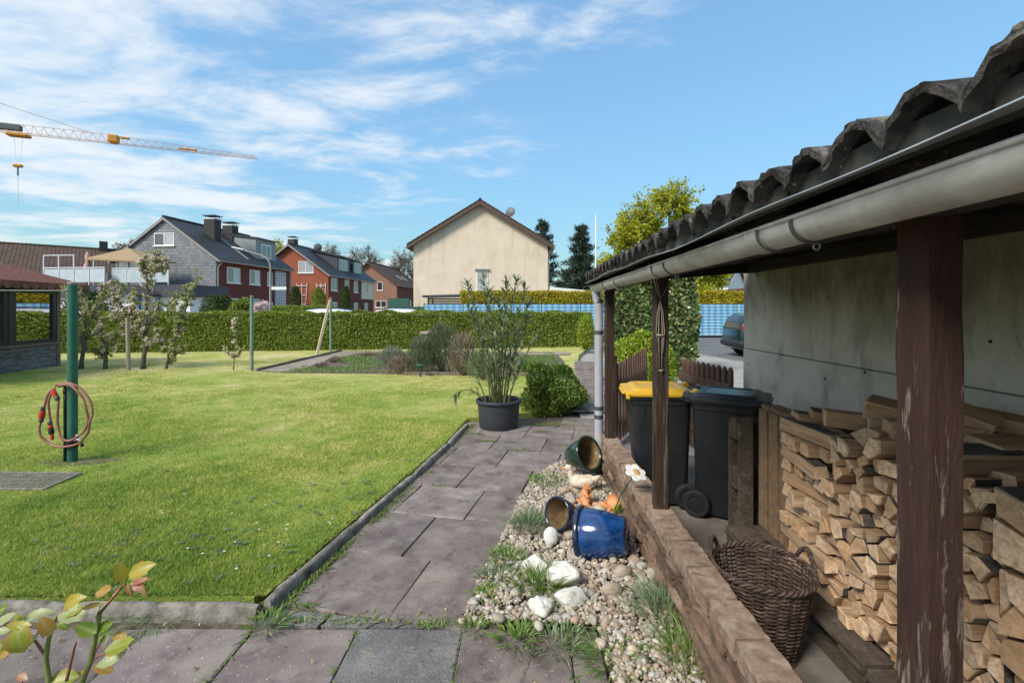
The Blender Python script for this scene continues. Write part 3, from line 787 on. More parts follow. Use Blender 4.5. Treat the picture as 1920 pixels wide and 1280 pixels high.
# timber frame
def post(x, y, z0, z1, mat, s_=.077, taper=.0):
    g = G(); rings = []
    for i in range(15):
        z = z0 + (z1 - z0) * i / 14
        h = s_ / 2; b_ = .006
        j = lambda: U(-.0018, .0018)
        rings.append([Vector((x + a * h + (-a * b_ if e else 0) + j() + taper * (z - z0), y + c_ * h + (0 if e else -c_ * b_) + j(), z)) for a, c_, e in ((-1,-1,0),(-1,-1,1),(1,-1,1),(1,-1,0),(1,1,0),(1,1,1),(-1,1,1),(-1,1,0))])
    g.loft(rings)
    o = wp('post', g, mat); return o
o = post(.843, .970, .40, 1.735, 'post', .079); o['label'] = 'nearest post with flaking red-brown paint'
o = post(.815, 2.745, .40, 1.735, 'post_dark')
o = post(.797, 4.235, .40, 1.735, 'post_dark')
g = G(); g.bb((.815, 1.52, 1.765), (.075, 5.86, .062), .006); wp('purlin', g, 'beam')
g = G(); g.bb((2.14, 1.52, 1.93), (.08, 5.86, .08), .006); wp('purlin', g, 'beam')
for k in range(8):
    y = -1.2 + k * .79
    g = G(); g.prism([(.66, y, 1.797), (2.18, y, roofz(2.18) - .066), (2.18, y, roofz(2.18) - .035), (.66, y, roofz(.66) - .034)], (0, .055, 0)); wp('rafter', g, 'beam')
g = G(); g.prism([(.66, 4.36, 1.77), (2.18, 4.36, 1.90), (2.18, 4.36, 2.0), (.66, 4.36, 1.835)], (0, .03, 0)); wp('end_board', g, 'beam')
g = G(); g.bb((.768, 2.72, .62), (.006, .02, .9), .002); g.bb((.772, 2.712, .62), (.014, .004, .9), .001); wp('angle_iron', g, 'post_dark')
# half-round gutter with collars, brackets and downpipe
def gutter_ring(r, t): 
    out = [Vector((math.cos(R(a)) * r, 0, math.sin(R(a)) * r)) for a in range(170, 371, 10)]
    inn = [Vector((math.cos(R(a)) * (r - t), 0, math.sin(R(a)) * (r - t))) for a in range(370, 169, -10)]
    return out + inn
GX, GZ, GR = .700, 1.764, .049
def gz(y): return GZ - (y - .5) * .002
def half(y0, y1, r, t, name, mat, n=2):
    g = G(); ring = gutter_ring(r, t)
    g.loft([[p + Vector((GX, y0 + (y1 - y0) * i / n, gz(y0 + (y1 - y0) * i / n))) for p in ring] for i in range(n + 1)])
    return wp(name, g, mat, smooth=40)
half(-1.4, 4.42, GR, .003, 'gutter', 'gutter', 12)
g = G(); g.tube([(GX - GR - .001, -1.4, GZ + .008 + .004), (GX - GR - .001, 4.42, GZ + .0)], .006, 8); wp('gutter_bead', g, 'gutter', smooth=True)
for y in (1.289, 2.342, 3.75): half(y, y + .075, GR + .004, .004, 'collar', 'gutter'); half(y - .004, y + .004, GR + .007, .004, 'collar_seal', 'clip')
for y in (.42, 1.124, 2.139, 3.3):
    half(y, y + .012, GR + .005, .004, 'bracket', 'clip')
    g = G(); g.tube([(GX + .047, y + .006, GZ + .0), (GX + .06, y + .006, GZ + .035), (GX + .10, y + .006, GZ + .04)], .004, 6)
    g.tube([Vector((GX + .012 + .008 * math.cos(q), y + .006, gz(y) - GR - .012 + .008 * math.sin(q))) for q in np.linspace(0, 2 * math.pi, 13)[:-1]], .003, 6, closed=True)
    wp('bracket_hook', g, 'steel', smooth=True)
half(4.42, 4.428, GR + .003, .05, 'gutter_stop', 'gutter')
DPX, DPY = .722, 4.36
g = G(); g.tube([(GX, 4.36, gz(4.36) - .02), (GX, 4.36, gz(4.36) - .06), (GX + .004, 4.36, 1.65), (DPX, DPY, 1.60), (DPX, DPY, .20)], .040, 20, False)
dp = wp('downpipe', g, 'downpipe', smooth=True)
for z in (1.32, .62, 1.61, .54):
    g = G(); g.tube([(DPX, DPY, z), (DPX, DPY, z + .035)], .0435, 20); wp('pipe_clip', g, 'clip', dp, smooth=40)
g = G(); g.tube([(DPX, DPY, .10), (DPX, DPY, .16), (DPX, DPY, .20), (DPX, DPY, .235)], [.046, .046, .052, .052], 20); wp('pipe_socket', g, 'downpipe', dp, smooth=40)
g = G(); g.tube([(DPX, DPY, -.05), (DPX, DPY, .12)], .05, 20); wp('drain_stub', g, 'clip', dp, smooth=40)
for z in (1.335, .64): g = G(); g.tube([(DPX + .03, DPY, z), (.80, 4.26, z)], .005, 6); wp('pipe_stay', g, 'clip', dp)

# cords on the middle post
cord = thing('hanging_cord', 'grey cords looped over the gutter and hanging down the middle shed post', 'cord', (.775, 2.70, 1.4))
def cordtube(pts, r=.0025):
    g = G(); g.tube(pts, r, 6); g.build('strand', M['stake'], cord, smooth=True, world=True)
yc = 2.697
cordtube([(.70, 2.40, 1.80), (.735, 2.55, 1.72), (.80, yc, 1.605), (.868, 2.66, 1.75)])
cordtube([(.65, 2.40, 1.79), (.67, 2.36, 1.70), (.72, 2.5, 1.66), (.80, yc, 1.605)])
for dx, zb in ((-.020, 1.36), (-.008, 1.22), (.010, 1.18), (.020, 1.30)):
    cordtube([(.80, yc, 1.605), (.80 + dx * .8, yc, 1.53), (.80 + dx * 1.2, yc, 1.42), (.80 + dx * .7, yc - .002, zb)])
cordtube([(.78, yc, 1.405), (.80, yc - .006, 1.40), (.825, yc, 1.404)], .006)
cordtube([(.79, yc, 1.20), (.803, yc - .006, 1.198), (.82, yc, 1.203)], .004)

# concrete wall behind the shed
cw = thing('concrete_wall', 'tall stained grey concrete panel wall at the back of the shed', 'wall', (2.25, 2, 0))
g = G(); g.bb((2.255, 1.6, .581), (.11, 6.1, 1.166), .006); g.build('lower_panel', M['concrete'], cw, world=True)
g = G(); g.bb((2.255, 1.6, 1.66), (.106, 6.09, .98), .006); g.build('upper_panel', M['concrete_up'], cw, world=True)
g = G(); g.bb((2.27, 1.6, 1.167), (.075, 6.06, .02), .002); g.build('joint', M['rubber'], cw, world=True)
for (y, z) in ((2.2, 1.40), (3.4, 1.05), (2.0, 1.02), (3.0, 1.15), (4.55, 1.02)):
    g = G(); g.tube([(2.196, y, z), (2.203, y, z)], .008, 8); g.build('bolt_hole', M['rubber'], cw, world=True)

# low brick wall, every brick its own piece
bw = thing('brick_wall', 'low wall of rough red-brown bricks carrying the shed posts', 'wall', (.8, 2.5, 0))
WX0, WX1, WY0, WY1, BL, BH = .747, .862, .46, 4.34, .235, .079
def rough_brick(l, h, d, cap):
    g = G(); nx, nz = 7, 4
    ph = U(0, 6); edge = (lambda: U(.0, .005)) if cap else (lambda: U(.010, .022))
    def ring_grid(x, rough):
        return [[Vector((x + (U(-rough, rough) * .45 + rough * .5 * math.sin(j * 2.1 + ph + i * .35) if 0 < i < nx and 0 < j < nz else edge()), -l/2 + l * i / nx + U(-.003,.003), -h/2 + h * j / nz + U(-.003,.003))) for j in range(nz + 1)] for i in range(nx + 1)]
    A = ring_grid(-d/2, .003 if cap else .009)
    vs = [p for r in A for p in r]; fs = []
    for i in range(nx):
        for j in range(nz):
            q = i * (nz + 1) + j; fs.append((q, q + 1, q + nz + 2, q + nz + 1))
    o = len(vs)
    vs += [Vector((d/2 + U(-.003,.003), -l/2 + l * i / nx, z_)) for i in range(nx + 1) for z_ in (-h/2, h/2 + U(-.003,.003))]
    for i in range(nx):
        a, b_ = i * (nz + 1), (i + 1) * (nz + 1); c_, d_ = o + i * 2, o + (i + 1) * 2
        fs += [(a, b_, d_, c_), (b_ + nz, a + nz, c_ + 1, d_ + 1), (c_, d_, d_ + 1, c_ + 1)]
    fs += [tuple([o, o + 1] + [j for j in range(nz, -1, -1)]), tuple([o + nx*2 + 1, o + nx*2] + [nx*(nz+1) + j for j in range(nz + 1)])]
    g.add(vs, fs); return g
protos = [rough_brick(BL - .016, BH - .017, WX1 - WX0 + .004, False).build('brick', M['brick_red'], bw) for _ in range(9)]
caps = [rough_brick(BL - .018, BH - .004, WX1 - WX0 + .012, True).build('cap_brick', M['brick_cap'], bw) for _ in range(5)]
used = set()
def lay(pool, name, x, y, z, rz=0):
    p = random.choice(pool)
    if p.name in used: o = inst(p, bw)
    else: o = p; used.add(p.name)
    o.location = Vector((x, y, z)) - Vector((.8, 2.5, 0)); o.rotation_euler = (U(-.02,.02), U(-.02,.02), rz + U(-.012,.012))
for c_ in range(5):
    off = (c_ % 2) * BL / 2
    y = WY0 + off + BL / 2
    while y < WY1:
        cap = c_ == 4
        lay(caps if cap else protos, '', .8045 + (U(-.005, .004) if cap else U(-.014, .010)), y, .003 + BH * (c_ + .5) + (.002 if cap else 0))
        y += BL
g = G(); g.box(.782, .850, WY0, WY1 - .12, -.05, .3885); g.build('mortar_core', M['mortar'], bw, world=True)

# ------------------------------------------------------------------ pallets and firewood
def make_pallet(label, loc, rot, mat, group='wooden pallets in the shed', L=1.2, Wd=.8):
    t = thing('wooden_pallet', label, 'pallet', loc, 0, group); t.rotation_euler = rot
    def p(name, c, s_): g = G(); g.bb(c, s_, .003, jit=.0015); g.build(name, M[mat], t)
    for i, (x, w_) in enumerate(((-Wd*.41,.13),(-Wd*.206,.09),(0,.13),(Wd*.206,.09),(Wd*.41,.13))): p('deck_board', (x, 0, .133), (w_, L, .022))
    for y in (-L*.44, 0, L*.44): p('cross_board', (0, y, .111), (Wd, .145, .022))
    for x in (-Wd*.41, 0, Wd*.41):
        for y in (-L*.44, 0, L*.44): p('block', (x, y, .061), (.12 if x else .145, .145, .078))
        p('base_board', (x, 0, .011), (.10, L, .022))
    return t
make_pallet('flat grey pallet under the firewood stack nearest the bins', (1.74, 2.47, 0), (0, 0, .02), 'pallet_dark')
make_pallet('flat pallet under the firewood stack beside the wicker basket', (1.745, 1.24, 0), (0, 0, -.01), 'pallet_dark')
make_pallet('light pallet standing upright against the end of the firewood stack', (1.555, 2.90, .525), (R(90), 0, R(90)), 'pallet', L=.76, Wd=.30)
make_pallet('dark pallet standing upright between grey bin and light pallet', (1.83, 3.19, .385), (R(-90), 0, R(-2)), 'pallet_dark', L=.77, Wd=.72)

FX = 1.47
LG = 'split logs in the firewood stack'
def clip(poly, a, n):
    o = []
    for i in range(len(poly)):
        p, q = poly[i], poly[(i + 1) % len(poly)]
        dp_, dq = (p - a).dot(n), (q - a).dot(n)
        if dp_ <= 0: o.append(p)
        if dp_ * dq < 0: o.append(p + (q - p) * (dp_ / (dp_ - dq)))
    return o
def log_mesh(poly, length, bark=-1):
    "prism along +X from polygon (y, z) with a slightly ragged end"
    n = len(poly); g = G()
    c = sum(poly, Vector((0, 0))) / n
    rings = []
    for k, x in enumerate((0, .006, length * .5, length)):
        e = (.93, 1, 1.0, .97)[k]
        rings.append([Vector((x + (U(-.006,.006) if k in (0, 3) else 0), (c + (p - c) * e).x + (U(-.002,.002) if k == 2 else 0), (c + (p - c) * e).y + (U(-.002,.002) if k == 2 else 0))) for p in poly])
    vs = [p for r in rings for p in r]
    fs, mi = [], []
    for i in range(3):
        for k in range(n):
            l = (k + 1) % n
            fs.append((i*n + k, i*n + l, (i+1)*n + l, (i+1)*n + k)); mi.append(0 if i == 0 else (2 if k == bark else 1))
    fs.append(tuple(range(n))[::-1]); mi.append(0); fs.append(tuple(range(3*n, 4*n))); mi.append(0)
    g.v = [tuple(v) for v in vs]; g.f = fs; g.m = mi
    return g
LM = None
def stack_top(y):
    return .93 + .05 * math.sin(y * 4.2 + 1) + (.06 if y > 1.9 else 0) - (.04 if y < 1.3 else 0)
def add_log(poly, x, length, label, group=LG, bark=-1):
    ctr = sum(poly, Vector((0, 0))) / len(poly)
    g = log_mesh([p - ctr for p in poly], length, bark)
    o = g.build('firewood_log', [M['log_end'], M['log_side'], M['bark']])
    o.location = (x, ctr.x, ctr.y); o.rotation_euler = (U(-.05,.05), U(-.03,.03), U(-.10,.10))
    tag(o, label, 'firewood', group); return o
def pack(y0, y1, z0, ztop, d, x, length, label, group, xj=.03):
    "irregular split logs that fill a face, each a cell of a jittered packing"
    pts = []
    row = 0; z = z0 + d * .45
    while z < 1.25:
        y = y0 + (row % 2) * d * .5
        while y < y1:
            if z < ztop(y): pts.append(Vector((y + U(-.36,.36) * d, z + U(-.36,.36) * d)))
            y += d * U(.85, 1.25)
        z += d * .84; row += 1
    for i, p in enumerate(pts):
        poly = [Vector((max(y0, p.x - d), max(z0, p.y - d))), Vector((min(y1, p.x + d), max(z0, p.y - d))), Vector((min(y1, p.x + d), p.y + d * .62)), Vector((max(y0, p.x - d), p.y + d * .62))]
        for j, q in enumerate(pts):
            if i != j and abs(q.x - p.x) < 2.2 * d and abs(q.y - p.y) < 2.2 * d:
                dv = q - p
                if dv.length < 1e-4: continue
                poly = clip(poly, p + dv * .5 - dv.normalized() * .0036, dv.normalized())
                if len(poly) < 3: break
        if len(poly) < 3: continue
        # merge tiny edges so the cells read as wedges
        q = [poly[0]]
        for v in poly[1:]:
            if (v - q[-1]).length > d * .22: q.append(v)
        if len(q) > 3 and (q[0] - q[-1]).length < d * .22: q.pop()
        if len(q) < 3: continue
        if len(q) > 4 and random.random() < .45: q.pop(random.randrange(len(q)))
        add_log(q, x + U(-xj, xj) * 1.3, length * U(.9, 1.08), label, group, random.choice([-1, 0, 1, 2]))
pack(1.46, 2.25, .150, stack_top, .072, FX, .34, 'split log with pale cut end in the main firewood stack', LG)
pack(.70, 1.45, .150, lambda y: stack_top(y) - .02, .118, FX + .02, .36, 'large split log in the stack right of the nearest post', 'large split logs right of the nearest post')
pack(.9, 2.45, .74, lambda y: .97, .11, FX + .37, .32, 'split log in the back row of the firewood stack', 'logs in the back row of the stack', .02)
# cribbed end of the stack: layers laid crosswise in turn
def quad_poly(w_, h): return [Vector((-w_/2 + U(-.006,.006), -h/2)), Vector((w_/2 + U(-.006,.006), -h/2 + U(0,.008))), Vector((w_/2 * U(.6,1), h/2)), Vector((-w_/2 * U(.6,1), h/2 + U(-.012,.0)))]
z = .15
for k in range(11):
    h = .072 + U(-.006, .006)
    if k % 2 == 0:
        for x in (FX + U(.02, .05), FX + U(.12, .15), FX + U(.22, .27)):
            g = log_mesh(quad_poly(U(.06, .085), h - .004), U(.36, .44), random.choice([-1, -1, 2]))
            o = g.build('firewood_log', [M['log_end'], M['log_side'], M['bark']]); o.location = (x, 2.64 + U(-.02,.02), z + h/2); o.rotation_euler = (0, 0, R(-90) + U(-.22,.22))
            tag(o, 'split log laid lengthwise in the cribbed far end of the stack', 'firewood', 'logs laid lengthwise in the cribbed end')
    else:
        nj = random.choice([3, 4, 4])
        for j in range(nj):
            g = log_mesh(quad_poly(.335 / nj * U(.75, .98), h - U(.004, .014)), U(.30, .38), random.choice([-1, -1, 0]))
            o = g.build('firewood_log', [M['log_end'], M['log_side'], M['bark']]); o.location = (FX - .02 + U(-.03,.03), 2.30 + (j + U(-.12,.12)) * .376 / nj, z + h/2); o.rotation_euler = (U(-.1,.1), 0, U(-.16,.16))
            tag(o, 'split log laid crosswise in the cribbed far end of the stack', 'firewood', 'logs laid crosswise in the cribbed end')
    z += h
# loose logs on top
def loose(label, c, length, w_, h, rot, bark=-1, tri=False):
    poly = [Vector((-w_/2, -h/2)), Vector((w_/2, -h/2)), Vector((w_*.1, h/2))] if tri else quad_poly(w_, h)
    g = log_mesh(poly, length, bark)
    o = g.build('firewood_log', [M['log_end'], M['log_side'], M['bark']]); o.location = c; o.rotation_euler = rot
    return tag(o, label, 'firewood')
loose('thin bark-covered slab on top of the cribbed end', (1.47, 2.52, .985), .46, .13, .035, (0, .10, -.25), 2)
loose('flat split log leaning up on top of the cribbed end', (1.49, 2.42, 1.02), .44, .10, .04, (.1, .14, -.35), 2)
loose('long split log with dark side on top of the stack', (1.47, 2.28, 1.03), .42, .08, .075, (0, .06, -.45), 1)
loose('short dark-sided log on top of the stack below the leaning block', (1.55, 2.10, 1.03), .36, .09, .06, (.2, 0, -.55), 1, True)
loose('square split block leaning highest on the stack', (1.72, 2.10, 1.16), .30, .12, .10, (.35, .32, -.95), -1)
loose('split block below the highest block on the stack', (1.62, 2.20, 1.10), .30, .11, .09, (.2, .18, -.85), -1)
loose('chunky split log beside the nearest post on top of the stack', (1.52, 1.95, 1.05), .32, .10, .085, (0, .05, -.2), -1)
loose('small wedge log next to the nearest post on the stack top', (1.50, 1.83, 1.01), .33, .12, .06, (0, .02, -.1), -1, True)
loose('dark log lying behind the highest block against the wall', (1.86, 2.02, 1.10), .30, .14, .08, (.1, .12, -.8), 1)
loose('broad plank-like split log right of the nearest post', (1.58, 1.62, .985), .45, .22, .05, (0, -.02, .15), -1)
loose('second broad split log further back right of the nearest post', (1.75, 1.78, 1.03), .42, .19, .06, (0, -.02, .05), -1)
# arched slab of bark right of the nearest post
g = G(); rings = []
for k in range(7):
    x = .62 * k / 6
    arc = [Vector((x + (U(-.012,.012) if k in (0, 6) else 0), .13 * math.cos(a), .105 * math.sin(a))) for a in np.linspace(.15, 2.95, 11)]
    inn = [Vector((x, .095 * math.cos(a), .075 * math.sin(a) - .004)) for a in np.linspace(2.95, .15, 11)]
    rings.append(arc + inn)
g.loft(rings)
for i in range(len(g.f)):
    k = i % 22
    g.m[i] = 0 if i >= len(g.f) - 2 else (2 if k < 10 else 1)
o = g.build('firewood_log', [M['log_end'], M['log_side'], M['bark']], smooth=40); o.location = (1.46, 1.42, .885); o.rotation_euler = (0, -.03, -.02)
tag(o, 'arched slab of wood with dark bark right of the nearest post', 'firewood')
cr = thing('wooden_crate', 'small open pale wooden crate on the logs at the right edge', 'crate', (2.02, 1.72, .955))
for (c_, s_) in (((0,-.13,.045),(.36,.012,.085)), ((0,.13,.045),(.36,.012,.085)), ((-.18,0,.045),(.012,.27,.085)), ((.18,0,.045),(.012,.27,.085))):
    g = G(); g.bb(c_, s_, .002); g.build('side_board', M['log_end'], cr)
g = G(); g.bb((0,0,.006), (.36,.25,.008), .002); g.build('bottom_board', M['log_end'], cr)

# ------------------------------------------------------------------ wicker basket
bk = thing('wicker_basket', 'dark brown wicker basket with two handles between the brick wall and the firewood', 'basket', (1.10, 2.15, 0))
BHt = .37
def brad(z): return .130 + .078 * (z / BHt) ** .8
NS = 24
for k in range(NS):
    a = k * 2 * math.pi / NS
    g = G(); g.tube([((brad(z)) * math.cos(a), (brad(z)) * math.sin(a), z) for z in np.linspace(.0, BHt, 8)], .004, 6); g.build('stake', M['wicker'], bk, smooth=True)
for r in range(40):
    z = .008 + r * .0089
    ph = r % 2
    pts = []
    for i in range(NS * 4):
        a = i * 2 * math.pi / (NS * 4)
        rr = brad(z) + .0062 * math.cos(a * NS / 2 + ph * math.pi) + U(-.0012,.0012)
        pts.append((rr * math.cos(a), rr * math.sin(a), z + U(-.0016,.0016)))
    g = G(); g.tube(pts, 0.0045 * U(.8, 1.15), 5, closed=True); g.build('weave_band', M['wicker'], bk, smooth=True)
def braid(pts_fn, n, turns, rr, r, name):
    for s_ in range(3):
        pts = []
        for i in range(n):
            p, e1, e2 = pts_fn(i / n)
            a = turns * 2 * math.pi * i / n + s_ * 2.094
            pts.append(p + e1 * math.cos(a) * rr + e2 * math.sin(a) * rr)
        g = G(); g.tube(pts, r, 6, closed=(name == 'rim_strand')); g.build(name, M['wicker'], bk, smooth=True)
def rimfn(t):
    a = t * 2 * math.pi; e = Vector((math.cos(a), math.sin(a), 0))
    return e * (brad(BHt) + .003) + Vector((0, 0, BHt + .004 + .004 * math.sin(2 * a))), e, Vector((0, 0, 1))
braid(rimfn, 132, 16, .0085, .0065, 'rim_strand')
for a0 in (R(5), R(140)):
    def hf(t, a0=a0):
        q = math.pi * t; a = a0 + (t - .5) * .62
        e = Vector((math.cos(a), math.sin(a), 0))
        return e * (brad(BHt) + .012) + Vector((0, 0, BHt + .072 * math.sin(q))), e, Vector((0, 0, 1))
    braid(hf, 34, 4, .0075, .006, 'handle_strand')
g = G(); g.tube([(0, 0, .004), (0, 0, .012)], .148, 24); g.build('bottom', M['wicker'], bk)

# ------------------------------------------------------------------ wheelie bins
def rrect(wx, wy, r, z, n=5, cx_=0, cy_=0):
    o = []
    for (sx_, sy, a0) in ((1,1,0),(-1,1,90),(-1,-1,180),(1,-1,270)):
        for i in range(n + 1):
            a = R(a0 + 90 * i / n)
            o.append(Vector((cx_ + sx_ * (wx/2 - r) + r * math.cos(a), cy_ + sy * (wy/2 - r) + r * math.sin(a), z)))
    return o
def make_bin(label, loc, rz, lidmat):
    "120 litre two-wheeled bin; front faces local -y, wheels, hinge and handle at +y"
    t = thing('wheelie_bin', label, 'bin', loc, rz)
    g = G()
    g.loft([rrect(.36,.36,.05,.02,cy_=.02), rrect(.37,.37,.05,.05,cy_=.02), rrect(.43,.44,.05,.62), rrect(.445,.46,.05,.80,cy_=-.005), rrect(.46,.475,.05,.805,cy_=-.005), rrect(.465,.48,.05,.85,cy_=-.005)])
    b_ = g.build('body', M['plastic_black'], t, smooth=35)
    for sx_ in (-.12, -.04, .04, .12):
        g = G(); g.bb((sx_, -.232, .76), (.012, .02, .075), .003); g.build('rib', M['plastic_black'], b_)
    for sx_ in (-1, 1):
        for yy in (-.14, -.07):
            g = G(); g.bb((sx_ * .222, yy, .755), (.016, .014, .09), .003); g.build('rib', M['plastic_black'], b_)
    g = G(); g.loft([rrect(.485,.505,.055,.846,cy_=-.005), rrect(.49,.51,.055,.852,cy_=-.005), rrect(.49,.51,.055,.872,cy_=-.005), rrect(.48,.50,.055,.876,cy_=-.005)])
    g.build('rim', M['plastic_black'], t, smooth=35)
    g = G()
    g.loft([rrect(.50,.53,.06,.872,cy_=-.012), rrect(.505,.535,.06,.880,cy_=-.012), rrect(.505,.535,.06,.892,cy_=-.012), rrect(.485,.515,.06,.903,cy_=-.012),
            rrect(.42,.44,.06,.910,cy_=-.005), rrect(.405,.42,.055,.922,cy_=-.005), rrect(.38,.395,.05,.928,cy_=-.005), rrect(.32,.335,.045,.930,cy_=-.005), rrect(.305,.32,.04,.923,cy_=-.005)])
    ld = g.build('lid', M[lidmat], t, smooth=35)
    g = G(); g.bb((0, -.285, .878), (.26, .03, .022), .006); g.build('lid_grip', M[lidmat], ld)
    for sx_ in (-1, 1):
        g = G(); g.bb((sx_ * .235, -.262, .872), (.035, .035, .05), .008); g.build('lid_corner', M[lidmat], ld)
        g = G(); g.tube([(sx_ * .145, .268, .905), (sx_ * .215, .268, .905)], [.024, .024], 12); g.bb((sx_ * .18, .245, .90), (.06, .05, .03), .006); g.build('hinge', M[lidmat], ld, smooth=40)
    g = G(); g.tube([(-.235, .29, .880), (.235, .29, .880)], .013, 10); 
    for sx_ in (-1, 0, 1): g.bb((sx_ * .2, .265, .866), (.022, .06, .04), .004)
    g.build('handle_bar', M['plastic_black'], t, smooth=40)
    g = G(); g.tube([(-.20, .19, .10), (.20, .19, .10)], .010, 8); g.build('axle', M['steel'], t)
    for sx_ in (-1, 1):
        Mx = Matrix.Translation((sx_ * .222, .19, .10)) @ Matrix.Rotation(R(90), 4, 'Y')
        g = G(); g.lathe([(.062,-.022),(.088,-.024),(.098,-.016),(.100,0),(.098,.016),(.088,.024),(.062,.022)], 28, Mx, closed=True)
        wh = g.build('wheel', M['rubber'], t, smooth=40)
        g = G(); g.lathe([(.02,-.020),(.06,-.014),(.064,0),(.06,.014),(.02,.020)], 20, Mx); g.build('hub', M['plastic_black'], wh, smooth=40)
        g = G(); g.bb((sx_ * .175, .165, .12), (.05, .07, .12), .01); g.build('axle_bracket', M['plastic_black'], t)
    return t
make_bin('black wheelie bin with yellow lid behind the middle shed post', (1.125, 3.88, 0), R(-96), 'plastic_yellow')
make_bin('black wheelie bin with dark grey lid beside the concrete wall', (1.59, 3.60, 0), R(58), 'plastic_grey')

# ------------------------------------------------------------------ houses
def hwin(parent, face, u, z, w_, h, panes=2, Wd=0, frame='upvc', glassm='glass', sill=True, y0=0.):
    "window on the front gable (face 'g', u = x) or on the right-hand long side (face 's', u = y)"
    if face == 'g': f = lambda a, d, q: (a, y0 - d, q)
    else: f = lambda a, d, q: (Wd / 2 + d, a, q)
    def bx(g, a0, a1, d0, d1, q0, q1):
        p0, p1 = f(a0, d0, q0), f(a1, d1, q1)
        g.box(min(p0[0], p1[0]), max(p0[0], p1[0]), min(p0[1], p1[1]), max(p0[1], p1[1]), q0, q1)
    t = .075
    g = G()
    bx(g, u - w_/2, u + w_/2, -.05, .05, z, z + t); bx(g, u - w_/2, u + w_/2, -.05, .05, z + h - t, z + h)
    bx(g, u - w_/2, u - w_/2 + t, -.05, .048, z + t, z + h - t); bx(g, u + w_/2 - t, u + w_/2, -.05, .048, z + t, z + h - t)
    for k in range(1, panes):
        c = u - w_/2 + w_ * k / panes; bx(g, c - t*.6, c + t*.6, -.05, .046, z + t, z + h - t)
    wn = g.build('window', M[frame], parent)
    for k in range(panes):
        a0 = u - w_/2 + w_ * k / panes + t*.6; a1 = u - w_/2 + w_ * (k + 1) / panes - t*.6
        g = G(); bx(g, a0, a1, -.02, .012, z + t*.9, z + h - t*.9); g.build('pane', M[glassm if not isinstance(glassm, (list, tuple)) else glassm[k % len(glassm)]], wn)
    if sill:
        g = G(); bx(g, u - w_/2 - .08, u + w_/2 + .08, -.02, .12, z - .09, z - .004); g.build('sill', M['white_paint'] if frame == 'upvc' else M[frame], wn)
    return wn
def gable_house(name, label, loc, dx, Wd, L, eave, ridge, wall_g, wall_s, roofm, verge, over=.35, thick=.22, eov=.45):
    t = thing(name, label, 'house', loc, -math.atan(dx))
    h = Wd / 2
    g = G(); g.prism([(-h, 0, -.3), (h, 0, -.3), (h, 0, eave), (0, 0, ridge - .25), (-h, 0, eave)], (0, .3, 0)); g.build('gable_wall', M[wall_g], t)
    g = G(); g.box(-h + .002, h, .302, L, -.3, eave); g.build('side_wall', M[wall_s], t)
    g = G(); g.prism([(-h, L, -.3), (h, L, -.3), (h, L, eave), (0, L, ridge - .25), (-h, L, eave)], (0, .25, 0)); g.build('back_wall', M[wall_g], t)
    sl = (ridge - .25 - eave) / h
    rf = None
    for s_ in (-1, 1):
        e = h + eov; ez = eave - eov * sl
        g = G(); g.prism([(s_ * e, -over, ez), (0, -over, ridge - .25), (0, -over, ridge - .25 + thick), (s_ * e, -over, ez + thick)], (0, L + 2 * over, 0))
        o = g.build('roof', M[roofm], t); rf = o if s_ == 1 else rf
        g = G(); g.prism([(s_ * e, -over - .03, ez - .06), (0, -over - .03, ridge - .33), (0, -over - .03, ridge - .25 + thick * .7), (s_ * e, -over - .03, ez + thick * .7)], (0, .027, 0)); g.build('verge_board', M[verge], t)
        g = G(); g.tube([(s_ * (e + .06), -over, ez + .06), (s_ * (e + .06), L + over, ez + .06)], .07, 8); g.build('gutter', M['verge_grey'], t)
    g = G(); g.tube([(0, -over - .02, ridge - .25 + thick), (0, L + over, ridge - .25 + thick)], .13, 8); g.build('ridge_cap', M[roofm], t)
    return t, rf, sl
def chimney(t, x, y, z0, z1, s_=1.0, parent=None):
    g = G(); g.box(x - s_/2, x + s_/2, y - .45, y + .45, z0, z1); c = g.build('chimney', M['chimney'], parent or t)
    g = G(); g.box(x - s_*.55, x + s_*.55, y - .5, y + .5, z1 + .001, z1 + .10); g.build('chimney_collar', M['white_paint'], c) if parent is None else None
    g = G()
    for a in (-1, 1):
        for b_ in (-1, 1): g.tube([(x + a * s_*.4, y + b_ * .35, z1 + .1), (x + a * s_*.4, y + b_ * .35, z1 + .35)], .03, 5)
    g.box(x - s_*.62, x + s_*.62, y - .55, y + .55, z1 + .33, z1 + .38)
    g.build('chimney_hood', M['fascia_dark'], c) if parent is None else None
# slate-gabled house with the brick side
hA, rA, slA = gable_house('slate_gable_house', 'two-storey house with grey slate gable, dark roof and red brick side', (-32.4, 42.7, 0), .1034, 10.0, 11.2, 6.15, 10.0, 'slate', 'far_brick', 'tile_dark', 'verge_grey', .2)
hwin(hA, 'g', -.05, 7.35, 2.0, 1.15, 2, glassm=['glass', 'glass_pale'])
for (u, w_) in ((1.9, 1.75), (4.9, 1.55), (7.3, .8)): hwin(hA, 's', u + .3, 4.05, w_, 1.45, 2 if w_ > 1 else 1, 10.0, glassm=['glass', 'glass_pale'] if u < 6 else 'glass')
for (u, w_) in ((1.9, 1.75), (4.9, 1.55)): hwin(hA, 's', u + .3, 1.1, w_, 1.5, 2, 10.0, glassm=['glass_pale', 'glass'])
g = G(); g.box(5.002, 5.07, 7.25, 8.0, -.2, 2.3); d_ = g.build('door', M['upvc'], hA); g = G(); g.box(5.072, 5.08, 7.4, 7.85, .5, 2.1); g.build('pane', M['glass'], d_)
g = G(); g.box(5.002, 5.09, 8.45, 10.35, .2, 5.7); g.build('glass_block_panel', M['glass_block'], hA)
